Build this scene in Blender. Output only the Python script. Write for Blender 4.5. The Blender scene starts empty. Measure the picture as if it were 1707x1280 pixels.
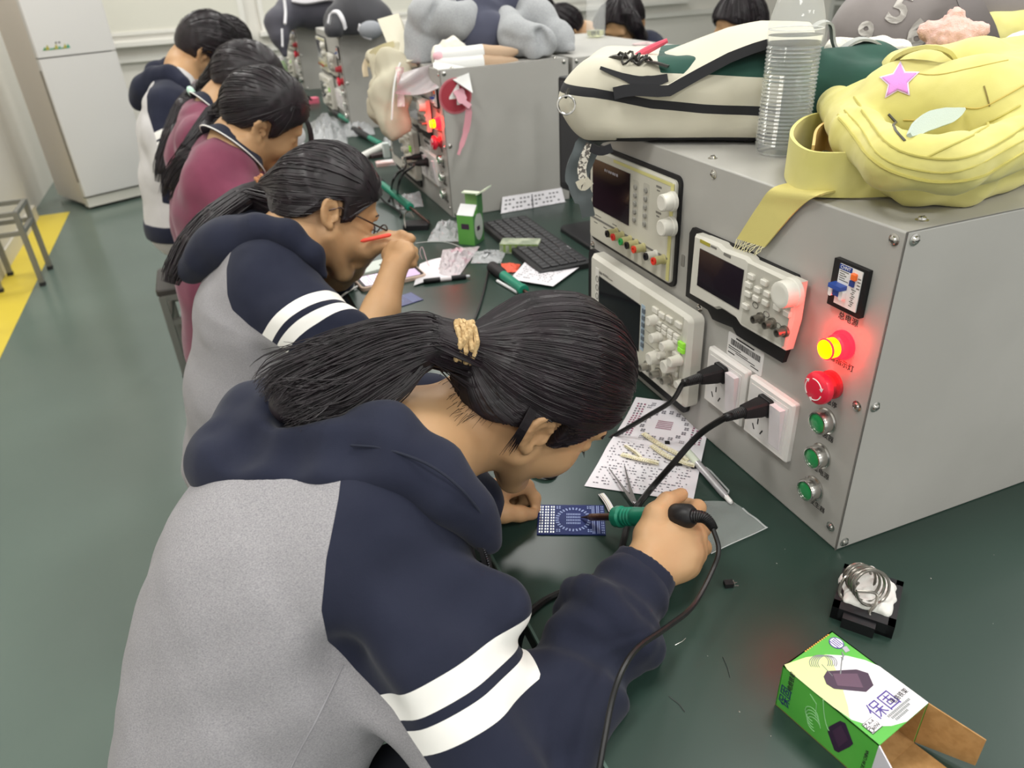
import bpy, bmesh, math, random
import numpy as np
from mathutils import Vector, Matrix
from mathutils.bvhtree import BVHTree
random.seed(7); RNG = np.random.default_rng(7)
SC = bpy.context.scene
COL = SC.collection
PI = math.pi
# ------------------------------------------------------------------ camera model (1707x1280)
FPX = 1224.398
RC = np.array([[0.92840378, -0.36847329, -0.0478942], [0.22224173, 0.44735725, 0.86630255], [-0.29778353, -0.81492265, 0.4972183]])
CAM = np.array([0.0, 0.0, 1.383])
def ray(px, py):
    return RC.T @ np.array([(px - 853.5) / FPX, -(py - 640.0) / FPX, -1.0])
def at(px, py, t):                       # the point seen at a pixel, t metres deep
    return CAM + ray(px, py) * t
def on(ax, v, px, py):                   # the point seen at a pixel on the plane axis = v
    i = 'xyz'.index(ax); r = ray(px, py)
    return CAM + r * ((v - CAM[i]) / r[i])
DZ = 0.75                                # desk top height
def desk(px, py, dz=0.0):
    return on('z', DZ + dz, px, py)
# ------------------------------------------------------------------ materials
def lin(c):
    if isinstance(c, str):
        c = tuple(int(c[i:i + 2], 16) / 255 for i in (1, 3, 5))
    return tuple((v / 12.92 if v <= 0.04045 else ((v + 0.055) / 1.055) ** 2.4) for v in c) + (1.0,)
_M = {}
def M(name, col='#808080', rough=0.5, metal=0.0, var=None, bump=None, emit=None, trans=0.0, alpha=1.0, coat=0.0, spec=0.5, sheen=0.0, ior=1.45, stretch=None):
    if name in _M: return _M[name]
    m = bpy.data.materials.new(name); m.use_nodes = True; _M[name] = m
    nt = m.node_tree; b = nt.nodes['Principled BSDF']
    b.inputs['Base Color'].default_value = lin(col)
    b.inputs['Roughness'].default_value = rough
    b.inputs['Metallic'].default_value = metal
    b.inputs['Specular IOR Level'].default_value = spec
    b.inputs['Transmission Weight'].default_value = trans
    b.inputs['Alpha'].default_value = alpha
    b.inputs['Coat Weight'].default_value = coat
    b.inputs['Sheen Weight'].default_value = sheen
    b.inputs['IOR'].default_value = ior
    if emit:
        b.inputs['Emission Color'].default_value = lin(emit[0]); b.inputs['Emission Strength'].default_value = emit[1]
    tc = None
    def coord():
        nonlocal tc
        if tc is None:
            t = nt.nodes.new('ShaderNodeTexCoord'); tc = t.outputs['Object']
            if stretch:
                mp = nt.nodes.new('ShaderNodeMapping'); mp.inputs['Scale'].default_value = stretch
                nt.links.new(tc, mp.inputs['Vector']); tc = mp.outputs['Vector']
        return tc
    if var:                               # (noise scale, second colour, low, high)
        n = nt.nodes.new('ShaderNodeTexNoise'); n.inputs['Scale'].default_value = var[0]; n.inputs['Detail'].default_value = 5
        nt.links.new(coord(), n.inputs['Vector'])
        r = nt.nodes.new('ShaderNodeValToRGB')
        lo, hi = (var[2], var[3]) if len(var) > 2 else (0.4, 0.6)
        r.color_ramp.elements[0].position = lo; r.color_ramp.elements[0].color = lin(col)
        r.color_ramp.elements[1].position = hi; r.color_ramp.elements[1].color = lin(var[1])
        nt.links.new(n.outputs['Fac'], r.inputs['Fac']); nt.links.new(r.outputs['Color'], b.inputs['Base Color'])
    if bump:                              # (scale, strength, distance)
        n = nt.nodes.new('ShaderNodeTexNoise'); n.inputs['Scale'].default_value = bump[0]; n.inputs['Detail'].default_value = 4
        nt.links.new(coord(), n.inputs['Vector'])
        u = nt.nodes.new('ShaderNodeBump'); u.inputs['Strength'].default_value = bump[1]
        u.inputs['Distance'].default_value = bump[2] if len(bump) > 2 else 0.002
        nt.links.new(n.outputs['Fac'], u.inputs['Height']); nt.links.new(u.outputs['Normal'], b.inputs['Normal'])
    return m
# ------------------------------------------------------------------ objects
def tag(o, label=None, cat=None, group=None, kind=None):
    if label: o['label'] = label
    if cat: o['category'] = cat
    if group: o['group'] = group
    if kind: o['kind'] = kind
    return o
def thing(name, label, cat, loc=(0, 0, 0), group=None):
    o = bpy.data.objects.new(name, None); COL.objects.link(o)
    o.empty_display_size = 0.05; o.location = Vector([float(v) for v in loc])
    return tag(o, label, cat, group)
def put(name, me, parent=None):
    o = bpy.data.objects.new(name, me); COL.objects.link(o)
    if parent is not None:
        o.parent = parent
        if parent.parent is None: o.matrix_parent_inverse = Matrix.Translation(-parent.location)
    return o
def rebase(o):                            # origin of a one-mesh thing to the middle of its base
    vs = [v.co for v in o.data.vertices]
    if not vs: return o
    a = np.array([tuple(v) for v in vs]); c = Vector([float(x) for x in ((a[:, 0].min() + a[:, 0].max()) / 2, (a[:, 1].min() + a[:, 1].max()) / 2, a[:, 2].min())])
    o.data.transform(Matrix.Translation(-c)); o.location = c
    return o
def V(*a):
    return Vector([float(x) for x in (a[0] if len(a) == 1 else a)])
def frame(o, x, y):
    x = V(x).normalized(); y = V(y); y = (y - x * y.dot(x)).normalized(); z = x.cross(y)
    m = Matrix((x, y, z)).transposed().to_4x4(); m.translation = V(o); return m
class MB:
    def __init__(s, M=None): s.v = []; s.f = []; s.m = []; s.X = M or Matrix.Identity(4)
    def add(s, vs, fs, mi=0, X=None):
        X = s.X @ X if X is not None else s.X
        n = len(s.v); s.v += [X @ V(v) for v in vs]; s.f += [[i + n for i in f] for f in fs]; s.m += [mi] * len(fs); return s
    def box(s, a, b, mi=0, X=None):       # opposite corners
        x0, y0, z0 = a; x1, y1, z1 = b
        vs = [(x, y, z) for z in (z0, z1) for y in (y0, y1) for x in (x0, x1)]
        return s.add(vs, [(0, 2, 3, 1), (4, 5, 7, 6), (0, 1, 5, 4), (2, 6, 7, 3), (0, 4, 6, 2), (1, 3, 7, 5)], mi, X)
    def prism(s, pts, z0, z1, mi=0, X=None, inset=0.0, mtop=None):
        n = len(pts); c = np.mean(np.array(pts, float), 0); vs = [(p[0], p[1], z0) for p in pts]
        if inset:
            bev = inset; vs += [(p[0], p[1], z1 - bev) for p in pts]
            P = np.array(pts, float); ring = []
            for i in range(n):
                a, b_, d = P[i - 1], P[i], P[(i + 1) % n]
                e1 = (b_ - a) / (np.linalg.norm(b_ - a) + 1e-9); e2 = (d - b_) / (np.linalg.norm(d - b_) + 1e-9)
                nn = np.array([-(e1[1] + e2[1]), e1[0] + e2[0]]); nn /= (np.linalg.norm(nn) + 1e-9)
                q = b_ + nn * bev; ring.append((q[0], q[1], z1))
            vs += ring; k = 3
        else:
            vs += [(p[0], p[1], z1) for p in pts]; k = 2
        fs = [list(range(n))[::-1]]
        for r in range(k - 1):
            for i in range(n):
                j = (i + 1) % n; fs.append((r * n + i, r * n + j, (r + 1) * n + j, (r + 1) * n + i))
        s.add(vs, fs, mi, X); s.add(vs[(k - 1) * n:], [list(range(n))], mi if mtop is None else mtop, X)
        return s
    def cyl(s, a, b, r1, r2=None, n=16, mi=0, cap=True, X=None):
        r2 = r1 if r2 is None else r2
        a = V(a); b = V(b); d = (b - a).normalized(); t = V(1, 0, 0) if abs(d.x) < .8 else V(0, 1, 0)
        e = d.cross(t).normalized(); g = d.cross(e)
        vs = [a + (e * math.cos(2 * PI * i / n) + g * math.sin(2 * PI * i / n)) * r1 for i in range(n)] + [b + (e * math.cos(2 * PI * i / n) + g * math.sin(2 * PI * i / n)) * r2 for i in range(n)]
        fs = [(i, (i + 1) % n, n + (i + 1) % n, n + i) for i in range(n)]
        if cap: fs += [list(range(n))[::-1], list(range(n, 2 * n))]
        return s.add(vs, fs, mi, X)
    def lathe(s, prof, o=(0, 0, 0), ax=(0, 0, 1), n=24, mi=0, rfun=None, X=None):   # prof = [(r, h)]
        ax = V(ax).normalized(); t = V(1, 0, 0) if abs(ax.x) < .8 else V(0, 1, 0)
        e = ax.cross(t).normalized(); g = ax.cross(e); o = V(o); vs = []; fs = []
        for k, (r, h) in enumerate(prof):
            for i in range(n):
                th = 2 * PI * i / n; rr = r * (rfun(th, k) if rfun else 1)
                vs.append(o + ax * h + (e * math.cos(th) + g * math.sin(th)) * rr)
        for k in range(len(prof) - 1):
            for i in range(n):
                j = (i + 1) % n; fs.append((k * n + i, k * n + j, (k + 1) * n + j, (k + 1) * n + i))
        fs += [list(range(n))[::-1], list(range((len(prof) - 1) * n, len(prof) * n))]
        return s.add(vs, fs, mi, X)
    def tube(s, pts, r, n=8, mi=0, cap=True, flat=None, X=None):   # r a number or one per point; flat=(normal, ratio)
        P = np.array([tuple(p) for p in pts], float); m = len(P)
        T = np.gradient(P, axis=0); T /= (np.linalg.norm(T, axis=1, keepdims=True) + 1e-12)
        R = np.full(m, r, float) if np.isscalar(r) else np.array(r, float)
        u = np.cross(T[0], [0, 0, 1.0]);
        if np.linalg.norm(u) < .1: u = np.cross(T[0], [1.0, 0, 0])
        vs = []; th = np.arange(n) * 2 * PI / n
        for i in range(m):
            u = u - T[i] * (u @ T[i]); u /= (np.linalg.norm(u) + 1e-12); w = np.cross(T[i], u)
            for a in th: vs.append(P[i] + R[i] * (u * math.cos(a) + w * math.sin(a)))
        fs = [(i * n + k, i * n + (k + 1) % n, (i + 1) * n + (k + 1) % n, (i + 1) * n + k) for i in range(m - 1) for k in range(n)]
        if cap: fs += [list(range(n))[::-1], list(range((m - 1) * n, m * n))]
        return s.add(vs, fs, mi, X)
    def ribbon(s, pts, side, w, th=0.001, mi=0, X=None):   # strip of width w along pts, side vectors given
        P = np.array([tuple(p) for p in pts], float); S = np.array(side, float)
        if S.ndim == 1: S = np.tile(S.reshape(1, 3), (len(P), 1))
        W = np.full(len(P), w, float) if np.isscalar(w) else np.array(w, float)
        T = np.gradient(P, axis=0); T /= np.linalg.norm(T, axis=1, keepdims=True)
        S = S - T * (S * T).sum(1, keepdims=True); S /= np.linalg.norm(S, axis=1, keepdims=True); N = np.cross(T, S)
        vs = []
        for i in range(len(P)):
            for a, b in ((-1, -1), (1, -1), (1, 1), (-1, 1)): vs.append(P[i] + S[i] * a * W[i] / 2 + N[i] * b * th / 2)
        fs = [(i * 4 + k, i * 4 + (k + 1) % 4, i * 4 + 4 + (k + 1) % 4, i * 4 + 4 + k) for i in range(len(P) - 1) for k in range(4)]
        fs += [(3, 2, 1, 0), tuple(range(len(vs) - 4, len(vs)))]
        return s.add(vs, fs, mi, X)
    def sheet(s, grid, th=0.0006, mi=0, mi2=None, X=None):   # grid[i][j] of points, given thickness downwards along the normal
        G = np.array(grid, float); a, b = G.shape[:2]
        du = np.gradient(G, axis=0); dv = np.gradient(G, axis=1); N = np.cross(du, dv); N /= (np.linalg.norm(N, axis=2, keepdims=True) + 1e-12)
        top = G.reshape(-1, 3); bot = (G - N * th).reshape(-1, 3); n = a * b
        f = [(i * b + j, (i + 1) * b + j, (i + 1) * b + j + 1, i * b + j + 1) for i in range(a - 1) for j in range(b - 1)]
        rim = []
        for i in range(a - 1):
            rim += [(i * b, n + i * b, n + (i + 1) * b, (i + 1) * b), ((i + 1) * b + b - 1, n + (i + 1) * b + b - 1, n + i * b + b - 1, i * b + b - 1)]
        for j in range(b - 1):
            rim += [(j + 1, n + j + 1, n + j, j), ((a - 1) * b + j, n + (a - 1) * b + j, n + (a - 1) * b + j + 1, (a - 1) * b + j + 1)]
        vs = np.concatenate([top, bot]); fl = [tuple(n + i for i in q[::-1]) for q in f]
        s.add(vs, f, mi, X); k = len(s.v) - len(vs)
        m2 = mi if mi2 is None else mi2
        s.f += [[i + k for i in q] for q in fl + rim]; s.m += [m2] * len(fl + rim)
        return s
    def ell(s, c, r, n=16, m=10, mi=0, X=None):
        vs = []; fs = []
        for k in range(m + 1):
            a = -PI / 2 + PI * k / m
            for i in range(n):
                b = 2 * PI * i / n; vs.append((c[0] + r[0] * math.cos(a) * math.cos(b), c[1] + r[1] * math.cos(a) * math.sin(b), c[2] + r[2] * math.sin(a)))
        fs = [(k * n + i, k * n + (i + 1) % n, (k + 1) * n + (i + 1) % n, (k + 1) * n + i) for k in range(m) for i in range(n)]
        return s.add(vs, fs, mi, X)
    def mesh(s, name, mats, smooth=None):
        me = bpy.data.meshes.new(name); me.from_pydata([tuple(v) for v in s.v], [], s.f)
        for m in (mats if isinstance(mats, (list, tuple)) else [mats]): me.materials.append(m)
        me.polygons.foreach_set('material_index', s.m)
        bm = bmesh.new(); bm.from_mesh(me); bmesh.ops.remove_doubles(bm, verts=bm.verts, dist=1e-6)
        bmesh.ops.recalc_face_normals(bm, faces=bm.faces); bm.to_mesh(me); bm.free()
        if smooth is not None:
            me.polygons.foreach_set('use_smooth', [True] * len(me.polygons))
            me.set_sharp_from_angle(angle=math.radians(smooth))
        me.update(); return me
    def build(s, name, mats, parent=None, smooth=35):
        return put(name, s.mesh(name, mats, smooth), parent)
    def alone(s, name, mats, label, cat, group=None, smooth=35, kind=None):
        return tag(rebase(s.build(name, mats, None, smooth)), label, cat, group, kind)
def rrect(x0, y0, x1, y1, r, n=5):
    out = []
    for cx, cy, a0 in ((x1 - r, y1 - r, 0), (x0 + r, y1 - r, 90), (x0 + r, y0 + r, 180), (x1 - r, y0 + r, 270)):
        for k in range(n + 1):
            a = math.radians(a0 + 90 * k / n); out.append((cx + r * math.cos(a), cy + r * math.sin(a)))
    return out
def spline(pts, n):                       # Catmull-Rom through the points
    P = np.array([tuple(p) for p in pts], float); P = np.concatenate([[2 * P[0] - P[1]], P, [2 * P[-1] - P[-2]]]); out = []
    m = len(P) - 3
    for t in np.linspace(0, m, n):
        i = min(int(t), m - 1); u = t - i; a, b, c, d = P[i:i + 4]
        out.append(0.5 * ((2 * b) + (-a + c) * u + (2 * a - 5 * b + 4 * c - d) * u * u + (-a + 3 * b - 3 * c + d) * u ** 3))
    return np.array(out)
def text(s, size, X, mat, parent, name='lettering', depth=0.0002, align='CENTER', bold=0.0):
    cu = bpy.data.curves.new(name, 'FONT'); cu.body = s; cu.size = size; cu.align_x = align; cu.align_y = 'CENTER'; cu.extrude = depth; cu.offset = bold if s.isascii() else 0.0; cu.resolution_u = 3
    t = bpy.data.objects.new(name, cu); COL.objects.link(t)
    dg = bpy.context.evaluated_depsgraph_get(); dg.update()
    me = bpy.data.meshes.new_from_object(t.evaluated_get(dg)); bpy.data.objects.remove(t); bpy.data.curves.remove(cu)
    me.transform(X); me.materials.clear(); me.materials.append(mat); me.name = name
    return put(name, me, parent)
def copy_tree(o, d, parent=None):         # a thing with copies of its parts and sub-parts, moved by d
    c = o.copy(); COL.objects.link(c)
    if parent is not None:
        pi = o.matrix_parent_inverse.copy(); c.parent = parent; c.matrix_parent_inverse = pi
    else: c.location = o.location + V(d)
    for ch in list(o.children): copy_tree(ch, d, c)
    return c
# ================================================================== SETTING
FL = 0.0
floor_m = M('floor_paint', '#5c6b64', 0.2, var=(0.7, '#65746c', 0.35, 0.7), bump=(3, 0.05, 0.004), spec=0.5)
yel_m = M('yellow_floor_paint', '#e0c945', 0.4, var=(3, '#d2ba42', .5, .75))
wall_m = M('wall_paint', '#e2dfd8', 0.7, bump=(60, .05))
white_m = M('white_panel', '#dedbd4', 0.45)
trim_m = M('white_trim', '#e6e4de', 0.4)
MB().box((-6, -4, -.1), (7, 9.6, 0)).build('floor', floor_m)['kind'] = 'structure'
yl = MB().box((-2.0, 1.0, 0), (-1.09, 5.95, .0015)).build('trim_1', yel_m); yl['kind'] = 'structure'; yl['label'] = 'yellow painted strip on the floor'
# left wall with flat vertical panels
LX = -1.335
wl = MB(); wl.box((LX - .15, 0.2, 0), (LX, 9.6, 3.1))
wl.build('wall_left', wall_m)['kind'] = 'structure'
tr = MB()
for k, (y0, y1, h, d) in enumerate(((1.2, 3.1, 3.0, .03), (3.12, 4.2, 3.0, .045), (4.22, 4.75, 3.0, .035), (4.77, 5.3, 3.0, .05), (5.32, 5.85, 3.0, .04))):
    tr.prism([(LX, y0), (LX + d, y0), (LX + d, y1), (LX, y1)], 0.02, h)
tr.build('trim_2', M('panel_white', '#d6d1c9', .5, bump=(30, .05)), smooth=None)['kind'] = 'structure'
MB().box((LX, .2, 0), (LX + .06, 5.9, .09)).build('baseboard_left', M('baseboard', '#cfcabd', .5))['kind'] = 'structure'
# far wall with the wide roller-blinded windows
BY = 8.6
MB().box((LX - .15, BY, 0), (7, BY + .15, 3.1)).build('wall_back', wall_m)['kind'] = 'structure'
bl = M('blind_fabric', '#dddbd0', .8, bump=(200, .1))
for k, (x0, x1) in enumerate(((-1.3, .52), (.66, 2.9), (3.1, 5.6))):
    w = MB(); w.box((x0, BY - .05, .9), (x1, BY, 2.9), 0); w.box((x0 + .05, BY - .058, .97), (x1 - .05, BY - .05, 2.85), 1)
    w.box((x0 - .03, BY - .12, .86), (x1 + .03, BY, .9), 0); w.box((x0 + .05, BY - .075, .955), (x1 - .05, BY - .05, .985), 0)
    o = w.build('window_%d' % (k + 1), [trim_m, bl]); o['kind'] = 'structure'
MB().box((LX, BY - .05, .72), (7, BY, .775)).build('trim_3', trim_m)['kind'] = 'structure'
MB().box((LX, BY - .02, 0), (7, BY, .1)).build('baseboard_back', M('baseboard', '#cfcabd', .5))['kind'] = 'structure'
MB().box((6.85, -4, 0), (7, 9.6, 3.1)).build('wall_right', wall_m)['kind'] = 'structure'
MB().box((-6, -4, 3.1), (7, 9.6, 3.25)).build('ceiling', M('ceiling_paint', '#e4e3de', .8))['kind'] = 'structure'
# wall conduit seen right above the bags
# ------------------------------------------------------------------ ceiling LED panels
led = M('led_diffuser', '#ffffff', .5, emit=('#fdfdf8', 1.0))
lamp_proto = None
for i, x in enumerate((-.6, 1.25, 3.1)):
    for j, y in enumerate((-3.4, -1.3, 0.8, 2.9, 5.0, 7.2)):  # first row, far behind the camera, added to brighten the boxes' near sides
        if lamp_proto is None:
            lamp_proto = thing('ceiling_light', 'square flush LED panel light on the white ceiling', 'ceiling light', (x, y, 3.1), 'LED ceiling panels')
            MB().box((x - .31, y - .31, 3.075), (x + .31, y + .31, 3.1)).build('frame', trim_m, lamp_proto)
            MB().box((x - .285, y - .285, 3.07), (x + .285, y + .285, 3.076)).build('diffuser', led, lamp_proto)
            lx, ly = x, y
        else:
            copy_tree(lamp_proto, (x - lx, y - ly, 0))
        la = bpy.data.lights.new('panel_glow', 'AREA'); la.shape = 'SQUARE'; la.size = .57; la.energy = 24; la.color = (1.0, .985, .95)
        lo = bpy.data.objects.new('panel_glow', la); COL.objects.link(lo); lo.location = (x, y, 3.06)
# ------------------------------------------------------------------ world, camera
w = bpy.data.worlds.new('room_light'); SC.world = w; w.use_nodes = True
w.node_tree.nodes['Background'].inputs[0].default_value = (1, .99, .96, 1); w.node_tree.nodes['Background'].inputs[1].default_value = .95
cd = bpy.data.cameras.new('camera'); co = bpy.data.objects.new('camera', cd); COL.objects.link(co); SC.camera = co
cd.sensor_width = 36; cd.lens = 36 * FPX / 1707; cd.clip_start = .02
m4 = Matrix(RC.T.tolist()).to_4x4(); m4.translation = V(CAM); co.matrix_world = m4
cd.dof.use_dof = True; cd.dof.focus_distance = .85; cd.dof.aperture_fstop = 7.0
SC.view_settings.view_transform = 'Standard'; SC.view_settings.look = 'None'; SC.view_settings.gamma = 1; SC.view_settings.exposure = 0.0
SC.cycles.use_denoising = True; SC.cycles.max_bounces = 10; SC.cycles.transparent_max_bounces = 12
# ------------------------------------------------------------------ desk
green = M('desk_top', '#24362f', .32, var=(2.2, '#2b3e37', .35, .7), bump=(900, .04, .0004))
edge_m = M('desk_edge', '#4a5f57', .4)
leg_m = M('desk_frame', '#5d625f', .45)
dk = thing('lab_bench', 'long dark green laboratory bench under the grey equipment boxes', 'bench', (.95, 3.6, 0))
DX0, DX1, DY0, DY1 = .199, 1.72, -.35, 7.3
t = MB(); t.prism(rrect(DX0, DY0, DX1, DY1, .004, 2), DZ - .03, DZ - .0012); t.build('worktop', M('desk_core', '#141a18', .6), dk)
MB().box((DX0 + .0015, DY0, DZ - .0012), (DX1 - .0015, DY1, DZ)).build('top_mat', green, dk)
MB().box((DX0 - .0012, DY0, DZ - .0045), (DX0 + .0018, DY1, DZ + .0006)).build('edge_strip', edge_m, dk)
MB().box((DX0 + .35, DY0 + .1, .06), (DX0 + .38, DY1 - .1, DZ - .03)).build('modesty_panel', leg_m, dk)
for y in (-.2, 1.32, 2.84, 4.36, 5.88, 7.2):
    for x in (DX0 + .06, DX1 - .06):
        MB().box((x - .025, y - .025, 0), (x + .025, y + .025, DZ - .03)).build('leg', leg_m, dk)
# ------------------------------------------------------------------ fridge
FA = math.radians(27)
fx, fy = -.954, 5.886
FX = frame((fx, fy, 0), (math.cos(FA), math.sin(FA), 0), (-math.sin(FA), math.cos(FA), 0))
fr_w = M('fridge_white', '#d8d6d4', .3, spec=.4); fr_s = M('fridge_side', '#d9d1c8', .45); fr_d = M('fridge_gap', '#8d877d', .6)
fr = thing('refrigerator', 'tall white two door refrigerator standing in the left corner', 'refrigerator', (fx, fy, 0))
MB(FX).box((.015, .075, .03), (.485, .6, 1.72)).build('body', fr_s, fr)
MB(FX).box((.01, .055, .1), (.49, .075, 1.7)).build('seal', fr_d, fr)
d1 = MB(FX); d1.prism(rrect(0, 0, .5, .055, .01), .1, .988); d1.build('door', fr_w, fr)
d2 = MB(FX); d2.prism(rrect(0, 0, .5, .055, .01), .996, 1.70); d2.build('door', fr_w, fr)
MB(FX).box((-.004, .012, .2), (.0005, .043, .92)).build('handle', fr_d, fr)
MB(FX).box((.01, .02, 0.02), (.49, .08, .085)).build('kick_plate', M('kick', '#e2dfd6', .4), fr)
for a in (.05, .45): MB(FX).cyl((a, .1, 0), (a, .1, .03), .02).build('foot', fr_d, fr)
# leafy emblem near the split and a small paper notice on the upper door
st = MB(FX)
for k in range(9):
    a = .055 + k * .018; h = .013 * (1 + math.sin(k * 1.9)) + .008
    st.prism([(a - .014, 0), (a + .014, .003), (a + .004, h)], 0, .0012, k % 3, Matrix.Translation((0, -.0005, 1.035)) @ Matrix.Rotation(PI / 2, 4, 'X'))
for a in (.135, .155):
    st.prism(rrect(a - .006, .034, a + .006, .044, .003), 0, .001, 3, Matrix.Translation((0, -.0005, 1.035)) @ Matrix.Rotation(PI / 2, 4, 'X'))
st.build('emblem', [M('leaf_g', '#3b8a4f', .6), M('leaf_y', '#a9a23a', .6), M('leaf_t', '#3d9a7a', .6), M('leaf_d', '#55504d', .6)], fr, None)
nt_ = MB(FX)
for k, (z, wd) in enumerate(((1.585, .05), (1.568, .04), (1.553, .06), (1.54, .06), (1.527, .055), (1.514, .05), (1.49, .045), (1.476, .03))):
    nt_.box((.4, -.0015, z - .12), (.4 + wd, 0, z - .114))
nt_.build('printing', M('grey_ink', '#8c8a88', .7), fr, None)
# ------------------------------------------------------------------ stool at the left wall
def stool(x, y, h, w, label, rz=0.0, topm=None, dy=None):
    s = thing('stool', label, 'stool', (x, y, 0))
    X = Matrix.Translation((x, y, 0)) @ Matrix.Rotation(rz, 4, 'Z'); sm = M('stool_steel', '#8b8a84', .42, .5)
    b = w / 2 - .013; e = (dy or w) / 2 - .013
    for sx, sy in ((-1, -1), (1, -1), (1, 1), (-1, 1)):
        MB(X).box((sx * b - .0125, sy * e - .0125, .012), (sx * b + .0125, sy * e + .0125, h - .02)).build('leg', sm, s)
        MB(X).box((sx * b - .014, sy * e - .014, 0), (sx * b + .014, sy * e + .014, .02)).build('foot_cap', M('rubber', '#2a2a2a', .7), s)
    for z, nm in ((h - .03, 'top_rail'), (h - .13, 'stretcher')):
        for sgn in (-1, 1):
            MB(X).box((-b, sgn * e - .01, z - .01), (b, sgn * e + .01, z + .012)).build(nm, sm, s)
            MB(X).box((sgn * b - .01, -e, z - .01), (sgn * b + .01, e, z + .012)).build(nm, sm, s)
    if topm: MB(X).prism(rrect(-w / 2 - .005, -e - .008, w / 2 + .005, e + .008, .02), h - .018, h + .006, inset=.005).build('seat', topm, s)
    return s

stool(-1.145, 4.52, .42, .225, 'small grey steel frame stool on the yellow strip by the left wall', 0, None, .3)
# ================================================================== EQUIPMENT BOXES
grey = M('cabinet_grey', '#a3a19c', .42, var=(5, '#a9a7a2', .4, .6), bump=(700, .05, .0004), spec=.45)
seam_m = M('cabinet_seam', '#6f6d69', .6)
steel = M('bright_steel', '#c9c7c2', .22, .95)
blk = M('black_plastic', '#141315', .45); blk2 = M('black_rubber', '#1a191b', .6)
scr = M('dark_screen', '#16131a', .12, coat=.4); scr2 = M('violet_screen', '#221a22', .14, coat=.4)
cream = M('instrument_cream', '#c4c1b4', .5, bump=(300, .05)); ivory = M('instrument_ivory', '#d3d0c6', .45); yedge = M('yellowed_edge', '#cfc987', .5)
knob_m = M('knob_ivory', '#dcd9cf', .45); ink = M('dark_ink', '#2c2a2a', .7); greyink = M('mid_ink', '#77746e', .7)
white_p = M('socket_white', '#e3e0dc', .35, coat=.2); rock_m = M('rocker_white', '#e4dde0', .3, coat=.3)
grn_lit = M('button_green', '#1f8a4a', .3, coat=.5); red_p = M('stop_red', '#d1203a', .35, coat=.3, emit=('#d01030', .08))
lens_on = M('lamp_lens_lit', '#ffb000', .3, emit=('#ffb800', 2.6)); ring_on = M('lamp_rim_lit', '#ff2030', .4, emit=('#ff0307', 32)); lens_off = M('lamp_lens_unlit', '#a8303a', .3)
bluem = M('breaker_blue', '#2f4fa0', .4); orng = M('breaker_orange', '#f07030', .4); paper_w = M('label_white', '#e6e3e0', .6)
CW, CH, CX, CD = .652, .396, .581, .374
def cap_frame(pu):                      # panel frame: x right (towards -Y), y up, z out of the panel
    return frame((CX, pu, DZ), (0, -1, 0), (0, 0, 1))
def pin(u, v, w):                       # shift a spot read on the panel face out to height w above it
    s = (CX - w) / (CX - .003); y = (1.14 - u) * s; z = 1.383 + (v + .75 - 1.383) * s
    return 1.14 - y, z - .75
def screw(mb, X, u, v, r=.0042):
    mb.lathe([(r * 1.5, 0), (r * 1.5, .0006), (r, .0012), (r * .85, .0032), (r * .4, .004)], (u, v, 0), (0, 0, 1), 12, 0, None, X)
    mb.box((u - r * .6, v - .0004, .0038), (u + r * .6, v + .0004, .0043), 1, X)
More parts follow.
